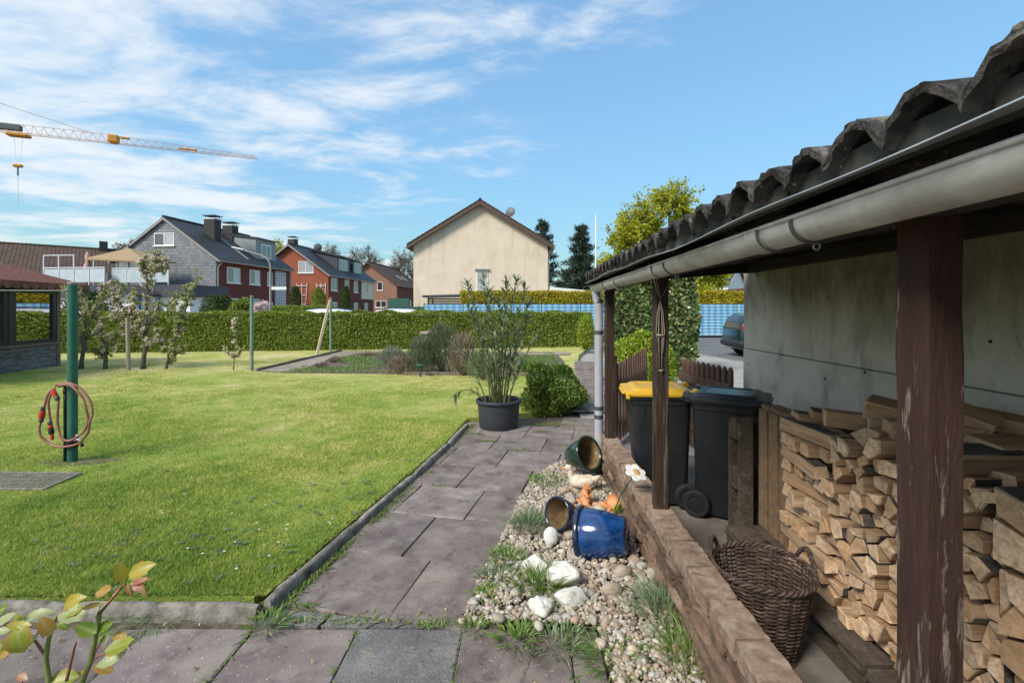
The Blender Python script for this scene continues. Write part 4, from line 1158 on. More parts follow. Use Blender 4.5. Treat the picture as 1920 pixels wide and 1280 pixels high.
chimney(hA, 1.9, 3.4, 8.2, 10.30, 1.1); chimney(hA, 1.3, 6.6, 8.4, 10.25, 1.1)
# dormer
g = G(); g.prism([(4.35, 6.3, 6.75), (4.35, 6.3, 8.9), (.9, 6.3, 9.35), (.9, 6.3, 8.9)], (0, 3.3, 0)); dr = g.build('dormer', M['siding'], hA)
g = G(); g.prism([(4.6, 6.15, 8.86), (4.6, 6.15, 9.0), (.6, 6.15, 9.5), (.6, 6.15, 9.36)], (0, 3.6, 0)); g.build('dormer_roof', M['fascia_dark'], dr)
g = G(); g.box(4.352, 4.40, 7.15, 8.75, 7.0, 8.45); g.build('dormer_window', M['upvc'], dr)
for k in range(2): g = G(); g.box(4.402, 4.412, 7.25 + k * .77, 7.92 + k * .72, 7.12, 8.33); g.build('dormer_pane', M['glass'], dr)
g = G(); g.tube([(5.5, .1, 5.75), (5.25, .1, 5.5), (5.12, .12, 5.3), (5.12, .12, -.2)], .055, 8); g.build('downpipe', M['verge_grey'], hA)
for k in range(26):                                                   # row of snow-stop hooks up the roof
    x = 1.2 + k * .145; z_ = 9.75 - x * slA + .26
    g = G(); g.box(x, x + .08, 4.35, 4.5, z_, z_ + .06); g.build('roof_hook', M['white_paint'], rA)
# red brick house
hB, rB, slB = gable_house('red_brick_house', 'red brick house with two white trellises on its gable and dark dormers', (-29.5, 60, 0), .08, 10.0, 14.5, 6.05, 9.95, 'far_brick_sunlit', 'far_brick', 'tile_dark', 'verge_grey', .5)  # gable takes the sunlit tone, side the shaded tone of one brick
hwin(hB, 'g', 2.1, 6.2, 2.0, 1.5, 2, glassm='glass_pale')
for (u, w_) in ((1.6, 1.7), (5.3, 1.3), (8.2, 1.3)): hwin(hB, 's', u, 4.0, w_, 1.65, 2, 10.0)
for (u, w_) in ((1.6, 1.7), (8.2, 1.3), (11.8, 1.2)): hwin(hB, 's', u, .75, w_, 1.75, 2, 10.0)
g = G(); g.box(5.003, 5.10, 10.0, 14.4, 3.1, 5.8); bay = g.build('render_panel', M['render_ivory'], hB)
hwin(hB, 's', 11.8, 4.05, 1.1, 1.45, 1, 10.2)
for (a, b_) in ((4.6, 8.4), (9.4, 13.0)):
    g = G(); g.prism([(4.0, a, 6.55), (4.0, a, 8.75), (.8, a, 9.55), (.8, a, 8.9)], (0, b_ - a, 0)); dr = g.build('dormer', M['fascia_dark'], hB)
    g = G(); g.prism([(4.35, a - .3, 8.72), (4.35, a - .3, 8.88), (.3, a - .3, 9.9), (.3, a - .3, 9.74)], (0, b_ - a + .6, 0)); g.build('dormer_roof', M['tile_dark'], dr)
    g = G(); g.box(4.002, 4.06, a + .4, b_ - .7, 6.85, 8.5); g.build('dormer_window', M['upvc'], dr)
    for k in range(3):
        w3 = (b_ - a - 1.1) / 3; g = G(); g.box(4.062, 4.07, a + .48 + k * w3, a + .4 + (k + 1) * w3 - .06, 6.98, 8.38); g.build('dormer_pane', M['glass'], dr)
chimney(hB, -.6, 1.6, 8.8, 10.7, .9)
def trellis(parent, x0, x1, z0, z1, narrow):
    g = G()
    def bar(a, b_): g.tube([a, b_], .045, 5)
    n = 3
    for k in range(n):
        f = k / (n - 1); xt = x0 + (x1 - x0) * f; xb = (x0 + x1) / 2 + (xt - (x0 + x1) / 2) * narrow
        bar((xt, -.08, z1), (xb, -.08, z0))
    for k in range(4):
        f = k / 3.3; z = z1 - .35 - (z1 - z0 - .4) * f
        s_ = 1 + (narrow - 1) * (z1 - z) / (z1 - z0); bar((((x0 + x1)/2) + (x0 - (x0+x1)/2) * s_, -.1, z), (((x0 + x1)/2) + (x1 - (x0+x1)/2) * s_, -.1, z))
    g.build('trellis', M['white_paint'], parent)
trellis(hB, .9, 2.3, .6, 4.9, .55); trellis(hB, 3.5, 4.75, .6, 4.9, .55)
g = G(); Mx = Matrix.Translation((.9, 5.2, 10.15)) @ Matrix.Rotation(R(100), 4, 'X') @ Matrix.Rotation(R(20), 4, 'Y')
g.lathe([(.02, .10), (.3, .06), (.55, -.03), (.55, -.06), (.28, .03), (.02, .07)], 20, Mx); g.tube([(.9, 5.3, 9.6), (.9, 5.3, 10.2)], .04, 6); g.build('satellite_dish', M['dish'], hB, smooth=40)
# pale brick house further back
hC, rC, slC = gable_house('pale_brick_house', 'pale pinkish brick house with brown roof, furthest of the row', (-27.6, 85, 0), .075, 10.4, 15, 6.1, 10.2, 'far_brick_pink', 'far_brick', 'tile_brown', 'verge_brown', .6)
hwin(hC, 'g', 2.1, 5.0, 1.0, 1.5, 1); hwin(hC, 'g', 2.3, 1.9, 2.0, 1.2, 2); hwin(hC, 'g', -.6, 5.0, 2.0, 1.5, 2, glassm='glass_pale')
for u in (2.5, 5.0, 8.0, 11.0): hwin(hC, 's', u, 1.7, .9, 1.6, 1, 10.4)
for y in (6, 9): g = G(); z_ = 10.0 - 3.4 * slC + .27; g.prism([(2.9, y, z_ + .5 * slC), (4.0, y, z_ - .6 * slC), (4.0, y, z_ - .6 * slC + .08), (2.9, y, z_ + .5 * slC + .08)], (0, 1.1, 0)); g.build('skylight', M['glass_pale'], rC)
# cream house with the blank gable
hE, rE, slE = gable_house('cream_house', 'cream rendered house with blank gable, one small window and brown roof', (-3.1, 36, 0), 0.0, 10.3, 12, 6.45, 9.85, 'render_cream', 'render_cream', 'tile_brown', 'verge_brown', .45, .28, .42)
hwin(hE, 'g', .12, 2.65, .86, 1.85, 1, glassm='glass_pale')
g = G(); g.box(-.45, .68, -.16, .0, 4.55, 4.66); g.build('window_hood', M['verge_grey'], hE)
g = G(); Mx = Matrix.Translation((2.25, .6, 9.15)) @ Matrix.Rotation(R(78), 4, 'X') @ Matrix.Rotation(R(-25), 4, 'Y')
g.lathe([(.02, .09), (.2, .07), (.40, -.02), (.40, -.05), (.2, .04), (.02, .06)], 24, Mx); g.tube([(2.25, .7, 8.2), (2.25, .7, 9.2)], .035, 6); g.build('satellite_dish', M['dish'], hE, smooth=40)
g = G(); g.tube([(5.6, -.1, 6.35), (5.4, -.05, 6.05), (5.22, .1, 5.8), (5.22, .1, 0)], .055, 8); g.build('downpipe', M['verge_grey'], hE)
# verge tiles of the cream house
for s_ in (-1, 1):
    for k in range(18):
        f = (k + .5) / 18; x = s_ * 5.57 * f; z_ = 9.6 - abs(x) * slE + .29
        g = G(); g.bb((x, -.38, z_ + .01), (.36, .26, .05), .01, Matrix.Rotation(s_ * math.atan(slE) + s_ * .06, 3, 'Y')); g.build('verge_tile', M['tile_brown'], hE)
# brown-roofed house behind the terrace, at the left edge
hD, rD, slD = gable_house('brown_roof_house', 'house with wide brown tiled roof behind the roof terrace at the left', (-55.5, 42.0, 0), 1.136, 12, 15.5, 3.9, 8.1, 'render_pink', 'render_pink', 'tile_brown', 'white_paint', .4)
g = G(); g.box(-.4, .4, 13.2, 13.9, 7.6, 8.9); g.build('chimney', M['chimney'], hD)
# flat-roofed annex with roof terrace
an = thing('flat_roof_annex', 'white flat-roofed annex with dark fascia below the roof terrace', 'building', (-32.4, 38.6, 0), -math.atan(.1034))
g = G(); g.box(-7.4, 5.6, 0, 3.95, -.3, 2.55); g.build('wall', M['render_white'], an)
g = G(); g.box(-7.7, 5.9, -.35, 4.0, 2.56, 3.55); g.build('fascia', M['fascia_dark'], an)
for (u, w_) in ((-4.5, 1.6), (-1.6, 1.4), (4.3, 1.6)): hwin(an, 'g', u, .9, w_, 1.3, 2, glassm=['glass', 'glass_pale'])
for x in (1.15, 2.85): g = G(); g.box(x, x + .2, -.3, -.1, -.2, 2.5); g.build('porch_post', M['door_blue'], an)
g = G(); g.box(1.6, 2.6, -.05, -.004, -.2, 2.1); d_ = g.build('door', M['door_blue'], an); g = G(); g.box(1.8, 2.4, -.07, -.052, .8, 1.9); g.build('door_pane', M['glass'], d_)
g = G(); g.prism([(.8, -1.0, 2.75), (3.4, -1.0, 2.75), (2.1, -1.0, 3.5)], (0, .64, 0)); g.build('porch_roof', M['tile_dark'], an)
rl = thing('terrace_railing', 'white metal railing with pale panels round the roof terrace', 'railing', (-32.4, 38.6, 3.55), -math.atan(.1034))
for k, x in enumerate(np.linspace(-7.5, -1.9, 5)):
    g = G(); g.box(x - .035, x + .035, -.2, -.13, 0, 2.55 if k < 3 else 1.5); g.build('post', M['rail_white'], rl)
    if k < 4: g = G(); g.box(x + .08, x + 1.32, -.17, -.15, .25, 1.35); g.build('panel', M['rail_panel'], rl)
g = G(); g.box(-7.5, -1.9, -.2, -.13, 1.42, 1.50); g.box(-7.5, -4.6, -.2, -.13, 2.47, 2.54); g.build('top_rail', M['rail_white'], rl)
for k, x in enumerate(np.linspace(-1.9, 3.2, 5)):
    g = G(); g.box(x - .03, x + .03, .5, .57, 0, 1.5); g.build('post', M['rail_white'], rl)
    if k < 4: g = G(); g.box(x + .05, x + 1.22, .52, .54, .25, 1.38); g.build('panel', M['rail_panel'], rl)
g = G(); g.box(-1.9, 3.2, .5, .57, 1.42, 1.49); g.build('top_rail', M['rail_white'], rl)
for x in (-6.0, -3.6): g = G(); g.box(x - .03, x + .03, 2.6, 2.66, 0, 2.4); g.build('back_post', M['rail_white'], rl)
g = G(); g.box(-6.0, -1.0, 2.6, 2.66, 1.2, 1.26); g.box(-5.6, -4.0, 2.61, 2.64, .3, 1.15); g.build('back_screen', M['glass'], rl)
def at_local(px, py, Y): return W(px, py, Y)
pr = thing('terrace_parasol', 'open beige square parasol on the roof terrace', 'parasol', (-33.6, 40.2, 3.55))
g = G(); g.tube([(0,0,0),(0,0,3.55)], .045, 8); g.build('pole', M['fascia_dark'], pr)
g = G()
cor = [(-2.7,-1.2,2.25),(2.6,-1.5,2.0),(3.0,1.4,2.2),(-2.4,1.6,2.35)]
top_ = (0,0,3.25)
for a, b_ in zip(cor, cor[1:] + cor[:1]):
    m_ = [(a[i] + b_[i]) / 2 for i in range(3)]
    lo = lambda p: (p[0], p[1], p[2] - .14)
    g.add([top_, a, b_, lo(a), lo(b_), (0,0,3.2)], [(0,1,2),(1,3,4,2),(5,4,3)])
g.build('canopy', M['canvas'], pr)
pp = thing('closed_parasol', 'closed pink parasol on the terrace left of the beige one', 'parasol', (-36.4, 39.4, 3.55))
g = G(); g.tube([(0,0,0),(0,0,2.95)], .03, 8); g.build('pole', M['fascia_dark'], pp)
g = G(); g.tube([(0,0,.95),(0,0,1.15),(0,0,1.7),(.03,0,1.9),(0,0,2.5),(0,0,2.85)], [.05,.27,.24,.15,.17,.03], 10); g.build('canopy', M['canvas_pink'], pp, smooth=True)
# small far buildings right of the tree
t, _, _ = gable_house('far_white_house', 'white house with dark roof seen past the concrete wall', (28.5, 62, 0), -1.3, 9, 12, 5.0, 7.6, 'render_white', 'render_white', 'tile_dark', 'white_paint', .4)
t, _, _ = gable_house('far_brown_garage', 'low building with brown roof and white verge past the concrete wall', (23.6, 46, 0), -.05, 6, 8, 2.2, 3.7, 'render_white', 'render_white', 'tile_brown', 'white_paint', .4)
ga = thing('white_garage', 'low white garage right of the cream house', 'garage', (4.0, 35.5, 0))
g = G(); g.box(-1.7, 2.4, 0, 5, -.2, 2.7); g.build('wall', M['render_white'], ga)
g = G(); g.prism([(-1.8, -.2, 2.98), (2.6, -.2, 2.55), (2.6, -.2, 2.82), (-1.8, -.2, 3.25)], (0, 5.4, 0)); g.build('roof', M['white_paint'], ga)
ws = thing('timber_shelter', 'low timber shelter with flat dark roof beside the cream house', 'shelter', (-6.5, 32.6, 0))
for x in (0, 3.0):
    for y in (0, 1.6): g = G(); g.box(x, x + .1, y, y + .1, -.2, 2.35); g.build('post', M['hut_post'], ws)
for k in range(7): g = G(); g.box(.1, 3.0, .03, .06, 1.25 + k * .16, 1.36 + k * .16); g.build('slat', M['hut_post'], ws)
g = G(); g.prism([(-.3, -.4, 2.38), (3.5, -.4, 2.48), (3.5, -.4, 2.62), (-.3, -.4, 2.52)], (0, 2.6, 0)); g.build('roof', M['fascia_dark'], ws)
gf = thing('green_board_fence', 'dark green board fence left of the cream house', 'fence', (-9.6, 34, 0))
for k in range(12):
    g = G(); h = 2.35 if k < 6 else 1.75
    g.box(k * .245, k * .245 + .235, 0, .03, -.2, h); g.build('board', M['green_fence'], gf)
for k in range(5): g = G(); g.box(k * .73 - .04, k * .73 + .04, .035, .11, -.2, 2.4 if k < 3 else 1.8); g.build('post', M['green_fence'], gf)

# ------------------------------------------------------------------ blue check fence across the road
bf = thing('blue_check_fence', 'metal mesh fence filled with blue and white check privacy strips', 'fence', (-6.2, 30, -.09))
PWd, rows, rh = 2.5, 10, .198
sp, gp_, pp_ = None, None, None
for k in range(10):
    x = k * PWd
    for r in range(rows):
        if sp is None:
            g = G(); g.box(.03, PWd - .03, -.004, .004, .006, rh - .006); sp = g.build('privacy_strip', M['check'], bf); o = sp
        else: o = inst(sp, bf)
        o.location = (x, U(-.004, .004), r * rh)
    if gp_ is None:
        g = G()
        for i in range(26): g.box(i * .1 - .003, i * .1 + .003, -.013, -.007, 0, rows * rh + .03)
        for r in range(rows + 1): g.box(0, PWd, -.020, -.014, r * rh - .010, r * rh + .010)
        gp_ = g.build('rod_mesh', M['fence_wire'], bf, kind='stuff'); o = gp_
    else: o = inst(gp_, bf)
    o.location = (x, 0, 0)
    if pp_ is None: g = G(); g.box(-.03, .03, .01, .07, -.1, rows * rh + .06); pp_ = g.build('post', M['fence_wire'], bf); o = pp_
    else: o = inst(pp_, bf)
    o.location = (x, 0, 0)

# ------------------------------------------------------------------ cars
def make_car(label, loc, rz, paint, st, Wh, glass_side, wheel_x, wr=.31):
    "lofted car; st: stations (x, z_low, z_belt, z_roof, half-width)"
    t = thing('parked_car', label, 'car', loc, rz)
    def ring(s_):
        x, zl, zb, zr, hw = s_
        top = zr - zb; k = .80 if top > .3 else .9
        half_ = [(hw * .80, zl), (hw * .95, zl + .08), (hw * 1.0, zl + .26), (hw * 1.0, zb - .16), (hw * .965, zb), (hw * (.965 - (.965 - k) * .75), zb + top * .75), (hw * k * .93, zb + top * .93), (hw * k * .70, zr), (0, zr + (.02 if top > .3 else .012))]
        return [Vector((x, -a, z)) for a, z in half_] + [Vector((x, a, z)) for a, z in half_[-2::-1]]
    ss = []
    for a, b_ in zip(st[:-1], st[1:]):
        for i in range(4): ss.append(tuple(a[k] + (b_[k] - a[k]) * i / 4 for k in range(5)))
    ss.append(st[-1])
    g = G(); rings = [ring(s_) for s_ in ss]; g.loft(rings); body = g.build('body', M[paint], t, smooth=38)
    def interp(x):
        for a, b_ in zip(st[:-1], st[1:]):
            if a[0] <= x <= b_[0]:
                f = (x - a[0]) / (b_[0] - a[0]); return tuple(a[k] + (b_[k] - a[k]) * f for k in range(5))
    for (xa, xb, ta, tb) in glass_side:                                # side windows on both sides
        for sgn in (0, 1):
            vs = []
            for i in range(5):
                xl, xh = xa + (xb - xa) * i / 4, ta + (tb - ta) * i / 4
                r1, r2 = ring(interp(xl)), ring(interp(xh))
                p, q = (r1[4], r2[6]) if sgn == 0 else (r1[-5], r2[-7])
                off = Vector((0, -.008 if sgn == 0 else .008, 0))
                lo_, hi_ = p + (Vector((q.x, q.y, q.z)) - p) * .06 + off, p + (q - p) * .95 + off
                vs += [lo_, p + (q - p) * .55 + off * 1.9, hi_]
            g = G(); g.add(vs, [f for i in range(4) for f in ((i*3, (i+1)*3, (i+1)*3 + 1, i*3 + 1), (i*3 + 1, (i+1)*3 + 1, (i+1)*3 + 2, i*3 + 2))])
            g.build('side_window', M['car_glass'], t)
    for x in wheel_x:
        for sgn in (-1, 1):
            yw = sgn * (Wh - .10)
            Mx = Matrix.Translation((x, yw, wr)) @ Matrix.Rotation(R(90), 4, 'X')
            g = G(); g.lathe([(wr*.66,-.10),(wr*.93,-.105),(wr,-.07),(wr,.07),(wr*.93,.105),(wr*.66,.10)], 32, Mx, closed=True); wl = g.build('wheel', M['rubber'], t, smooth=40)
            g = G(); g.lathe([(.03, -.095), (wr*.2, -.09), (wr*.6, -.06), (wr*.665, -.09), (wr*.665, .09), (wr*.6, .06), (wr*.2, .09), (.03, .095)], 28, Mx); rm = g.build('rim', M['rim'], wl, smooth=30)
            for k in range(5):
                a = k * 1.2566 + .3; g = G(); Mr = Mx @ Matrix.Rotation(a, 4, 'Z')
                for e in (-1, 1):
                    vs = [Mr @ Vector(p) for p in ((wr*.24,-.045,e*.093),(wr*.24,.045,e*.093),(wr*.56,.055,e*.075),(wr*.56,-.055,e*.075))]
                    g.add(vs, [(0,1,2,3)])
                g.build('rim_gap', M['rubber'], rm)
            g = G(); n = 20                                            # dark wheel arch
            yy = sgn * (Wh + .004)
            vs = [Vector((x + (wr + .055) * math.cos(q), yy, wr + (wr + .055) * math.sin(q))) for q in np.linspace(-.35, math.pi + .35, n)] 
            g.add([Vector((x, yy, wr * .95))] + vs, [(0, i + 1, i + 2) for i in range(n - 1)]); g.build('wheel_arch', M['car_trim'], t)
    return t
van = [(-2.12,.42,.85,1.05,.70),(-2.05,.34,.90,1.28,.80),(-1.92,.28,.93,1.50,.85),(-1.6,.24,.95,1.62,.87),(-.6,.22,.95,1.67,.875),(.3,.22,.94,1.65,.875),(.85,.22,.94,1.50,.87),(1.35,.22,.93,1.08,.86),(1.75,.24,.88,.95,.83),(2.05,.28,.76,.80,.76),(2.15,.40,.62,.66,.66)]
cv_ = make_car('dark teal people carrier parked on the road behind the concrete wall', (9.95, 17.6, ROADZ), R(2), 'car_teal', van, .875, [(-1.78,-1.05,-1.62,-1.02),(-.97,.05,-.94,.0),(.12,1.05,.07,.62)], (-1.33, 1.37))
g = G(); g.bb((-2.02, -.70, 1.02), (.08, .10, .30), .03); g.build('tail_lamp', M['tail_red'], cv_)
g = G(); g.bb((-.2, -.885, .62), (2.0, .02, .05), .006); g.build('side_strip', M['car_trim'], cv_)
g = G(); g.bb((-.45, -.888, .86), (.16, .02, .03), .006); g.build('door_handle', M['car_teal'], cv_)
g = G(); g.bb((-2.0, 0, .50), (.32, 1.66, .22), .06); g.build('bumper', M['car_trim'], cv_)
est = [(-2.2,.42,.85,1.00,.72),(-2.1,.30,.92,1.25,.82),(-1.75,.22,.95,1.50,.86),(-1.0,.20,.95,1.60,.87),(-.1,.20,.94,1.62,.875),(.5,.20,.93,1.55,.875),(1.15,.20,.92,1.05,.86),(1.7,.22,.84,.92,.83),(2.1,.28,.70,.76,.74),(2.2,.38,.6,.64,.66)]
for lab, lx, ly, rz in (('white estate car with roof rails parked behind the hedge near the blue fence', -6.6, 23.6, R(180)), ('white car parked behind the hedge at the red brick house', -10.4, 24.3, R(180))):
    c_ = make_car(lab, (lx, ly, ROADZ + .16), rz, 'car_white', est, .875, [(-1.72,-.85,-1.45,-.82),(-.76,.15,-.74,.1),(.22,.95,.17,.45)], (-1.3, 1.4))
    for sgn in (-1, 1): g = G(); g.tube([(-1.5, sgn * .62, 1.57), (-1.4, sgn * .62, 1.63), (.1, sgn * .62, 1.665), (.3, sgn * .62, 1.62)], .018, 6); g.build('roof_rail', M['car_trim'], c_)

# ------------------------------------------------------------------ street furniture, crane
lp = thing('street_lamp', 'grey street lamp with long curved arm and white name plate before the brick house', 'street lamp', (W(507, 580, 27).x, 27, -.1))
g = G(); pts = [(0,0,0),(0,0,2.2),(0,0,4.0)] + [(-.55 + .55 * math.cos(a), 0, 4.0 + .75 * math.sin(a)) for a in np.linspace(.2, 1.3, 6)] + [(-1.3, 0, 4.98), (-1.55, 0, 5.06)]
g.tube(pts, [.065,.06,.05] + [.045]*6 + [.04,.04], 10); g.build('pole', M['verge_grey'], lp, smooth=True)
g = G(); g.bb((-1.85, 0, 5.15), (.72, .2, .10), .03, Matrix.Rotation(.22, 3, 'Y')); g.build('lamp_head', M['rail_white'], lp)
g = G(); g.box(.07, .92, -.02, .0, 2.78, 2.95); g.build('name_plate', M['white_paint'], lp)
g = G(); g.box(-.08, .08, -.09, -.065, 1.1, 1.45); g.build('access_cover', M['verge_grey'], lp)
fp = thing('flagpole', 'slim white flagpole behind the far end of the shed roof', 'flagpole', (W(1117, 580, 34).x, 34, 0))
g = G(); g.tube([(0,0,0),(0,0,8.3)], [.06,.04], 8); g.build('pole', M['white_pole'], fp, smooth=True)
g = G(); g.blob((0,0,8.36), (.07,.07,.07), 1, 0); g.build('finial', M['white_pole'], fp)

JA, JB, JZ = Vector((-97.0, 78.7, 0)), Vector((-54.0, 96.1, 0)), 32.4
jd = (JB - JA); JL = jd.length
ck = thing('tower_crane', 'orange tower crane whose long lattice jib reaches in from the left', 'crane', JA, math.atan2(jd.y, jd.x))
g = G()
for a in (-1, 1):
    for b_ in (-1, 1): g.tube([(a, b_, -.3), (a, b_, JZ + 1)], .12, 4)
for k in range(17):
    z0 = k * 2.0
    for (a, b_, c_, d_) in ((-1,-1,1,-1),(1,-1,1,1),(1,1,-1,1),(-1,1,-1,-1)): g.tube([(a,b_,z0),(c_,d_,z0+2)], .05, 4)
g.build('mast', M['crane'], ck)
g = G(); nb = 34; st_ = JL / nb
def hh(x): return 1.55 * (1 - .72 * max(0, (x / JL - .45) / .55))
for b_ in (-.55, .55): g.tube([(0, b_, JZ), (JL, b_, JZ)], .045, 4)
g.tube([(x, 0, JZ + hh(x)) for x in np.linspace(0, JL - .6, 20)], .04, 4)
for k in range(nb):
    x = k * st_
    for b_ in (-.55, .55): g.tube([(x, b_, JZ), (x + st_/2, 0, JZ + hh(x))], .022, 4); g.tube([(x + st_/2, 0, JZ + hh(x)), (x + st_, b_, JZ)], .022, 4)
    g.tube([(x, -.55, JZ), (x + st_, .55, JZ)], .02, 4)
g.build('jib', M['crane'], ck)
g = G(); g.tube([(-1, 0, 39.5), (19.5, 0, JZ + 1.5)], .04, 4); g.build('tie_bar', M['crane'], ck)
g = G(); g.tube([(-1.2,0,JZ), (-.4,0,39.6), (.8,0,JZ)], .14, 4); g.build('tower_head', M['crane'], ck)
g = G(); g.bb((22.9,0,JZ + .8), (1.6,1.3,1.5), .2); g.bb((24.6, 0, JZ + 1.2), (1.4,.5,.4), .1); g.build('joint_box', M['crane'], ck)
g = G(); g.bb((9.6, 0, JZ - .35), (3.0, 1.5, .55), .15); tr = g.build('trolley', M['crane'], ck)
g = G(); g.bb((8.4, 0, JZ + .9), (3.2, .9, 1.0), .1); g.build('machine_box', M['crane_dark'], ck)
g = G(); g.bb((34.5, 0, JZ + .35), (3.0, .5, .3), .05); g.build('jib_end_frame', M['crane'], ck)
g = G(); g.tube([(9.0, 0, JZ - .5), (9.3, 0, JZ - 5.5)], .025, 4); g.tube([(10.2, 0, JZ - .5), (9.7, 0, JZ - 5.5)], .025, 4); g.build('hoist_rope', M['white_rope'], ck)
g = G(); g.bb((9.5, 0, JZ - 5.7), (1.3, .6, .55), .15); hk = g.build('hook_block', M['crane'], ck)
g = G(); g.tube([(9.5, 0, JZ - 5.9), (9.5, 0, JZ - 7.4)], .12, 6); g.build('hook', M['crane_dark'], hk)
g = G(); g.tube([(9.5, 0, JZ - 7.4), (9.5, 0, JZ - 12.6)], .05, 5); g.build('sling', M['white_rope'], ck)

# ------------------------------------------------------------------ hedges and shrubs
def fuzz(P, amp, fr):
    return amp * (np.sin(P[:, 0] * fr + 1.3) * np.cos(P[:, 2] * fr * 1.7 + P[:, 1] * fr) + .6 * np.sin(P[:, 0] * fr * 2.7 + P[:, 2] * fr * 2.1))
def box_hedge(name, label, A, B, depth, z0, z1, n, size, mat, core, cat='hedge', group=None, amp=.05, fr=2.2, top_amp=.02):
    A, B = Vector((*A, 0)), Vector((*B, 0)); d = B - A; L = d.length; d.normalize(); nb = Vector((-d.y, d.x, 0))
    t = thing(name, label, cat, (A + B) / 2 + nb * depth / 2 + Vector((0, 0, z0)))
    h = z1 - z0
    ar = np.array([L * h, L * depth, depth * h, depth * h, L * h * .25]); ar /= ar.sum()
    k = RS.choice(5, n, p=ar); a, b_ = RS.rand(n), RS.rand(n)
    s_ = np.where(k < 2, a * L, np.where(k == 2, 0, np.where(k == 3, L, a * L)))
    dd = np.where(k == 0, 0, np.where(k == 1, b_ * depth, np.where(k == 4, depth, a * depth)))
    zz_ = np.where(k == 1, h, b_ * h)
    nn = np.where((k == 0)[:, None], -np.array(nb), np.where((k == 1)[:, None], [0, 0, 1.], np.where((k == 2)[:, None], -np.array(d), np.where((k == 3)[:, None], np.array(d), np.array(nb)))))
    P = np.array(A) + s_[:, None] * np.array(d) + dd[:, None] * np.array(nb); P[:, 2] = z0 + zz_ + (k == 1) * top_amp * np.sin(s_ * 3.1 + np.sin(s_ * 1.3) * 2)
    P += nn * (fuzz(P, amp, fr) - RS.rand(n) ** 2 * .10)[:, None]
    D = nn * .55 + rdir(n) * .8 + np.array([0, 0, .35])
    Ls = size * (.6 + .8 * RS.rand(n))
    leaves('foliage', P, D, Ls, Ls * .62, M[mat], t, world=True, nrm=nn + rdir(n) * .55 + np.array([0, 0, .25]))
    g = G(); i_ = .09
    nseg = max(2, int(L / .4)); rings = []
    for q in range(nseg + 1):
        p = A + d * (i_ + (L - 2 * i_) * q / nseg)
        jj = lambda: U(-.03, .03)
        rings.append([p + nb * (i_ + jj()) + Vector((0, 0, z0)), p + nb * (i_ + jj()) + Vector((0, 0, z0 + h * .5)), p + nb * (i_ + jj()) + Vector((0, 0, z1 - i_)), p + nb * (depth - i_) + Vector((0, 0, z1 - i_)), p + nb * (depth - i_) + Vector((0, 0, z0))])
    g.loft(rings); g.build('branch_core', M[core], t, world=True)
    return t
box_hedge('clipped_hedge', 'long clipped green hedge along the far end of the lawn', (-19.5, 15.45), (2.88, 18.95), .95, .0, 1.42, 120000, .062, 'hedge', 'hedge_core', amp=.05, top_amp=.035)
box_hedge('golden_hedge', 'yellow-green conifer hedge behind the blue check fence', (-3.9, 30.4), (19, 30.4), 1.0, -.1, 2.68, 60000, .11, 'hedge_gold', 'gold_core', amp=.05)
box_hedge('low_green_hedge', 'low hedge in front of the brick house behind the clipped hedge', (-18.2, 34), (-14.0, 34), .9, -.1, 1.75, 9000, .10, 'hedge', 'hedge_core')
box_hedge('ivy_column', 'tall block of ivy with glossy dark leaves beyond the picket gate', (2.28, 11.35), (4.22, 11.30), 1.35, -.05, 2.36, 15000, .115, 'ivy', 'hedge_core', 'ivy', amp=.09, fr=1.9, top_amp=.06)
def ball_shrub(name, label, c, r, n, size, mat, core, cat='shrub', amp=.10, fr=5., wr=.55, up=.3, group=None):
    t = thing(name, label, cat, (c[0], c[1], 0), 0, group)
    d = rdir(n); d[:, 2] = np.where(d[:, 2] < -.75, -d[:, 2], d[:, 2])
    k = 1 + amp * (np.sin(d[:, 0] * fr + c[0] * 7) * np.cos(d[:, 1] * fr * 1.2 + 1) + .6 * np.sin(d[:, 2] * fr * 1.6 + d[:, 0] * fr))
    k *= 1 - .28 * RS.rand(n) ** 2
    P = np.array(c) + d * np.array(r) * k[:, None]
    P[:, 2] = np.maximum(P[:, 2], .01)
    D = d * .5 + rdir(n) * .8 + np.array([0, 0, up]); Ls = size * (.6 + .8 * RS.rand(n))
    leaves('foliage', P, D, Ls, Ls * wr, M[mat], t, world=True, nrm=d + rdir(n) * .6 + np.array([0, 0, .25]))
    g = G(); g.blob(c, [q * .74 for q in r], 2, .10, 3); g.build('branch_core', M[core], t, world=True)
    return t
ball_shrub('box_bush', 'rounded green bush beside the path behind the big tub', (.515, 7.15, .31), (.43, .40, .40), 11500, .045, 'bush_green', 'hedge_core', 'bush', .24, 3.1)
ball_shrub('golden_bush', 'bright yellow-green rounded bush behind the picket gate', (2.12, 8.2, .52), (.56, .5, .60), 6500, .055, 'bush_lime', 'gold_core', 'bush', .08, 4.5)
ball_shrub('golden_bush', 'small bright green shrub at the right end of the clipped hedge', (2.45, 17.6, .6), (.32, .4, .72), 2500, .06, 'bush_lime', 'gold_core', 'bush', .08, 4.5)
for (lab, x0, x1, y0, Y, mat) in (('dark rounded shrub behind the hedge below the slate house', 378, 437, 556, 27, 'conifer'), ('olive clipped shrub behind the hedge next to the dark rounded shrub', 432, 470, 562, 27.5, 'hedge'), ('pink flowering shrub behind the hedge next to the street lamp', 473, 505, 568, 28, 'blossom'), ('dark shrub right of the clothes pole by the flat-roofed annex', 120, 205, 552, 24, 'conifer')):
    a, b_ = W(x0, 580, Y), W(x1, 580, Y); zt = W(0, y0, Y).z
    ball_shrub('garden_shrub', lab, ((a.x + b_.x) / 2, Y, zt * .5), ((b_.x - a.x) / 2, .9, zt * .52), 3500, .13, mat, 'hedge_core', 'shrub', .12, 4)
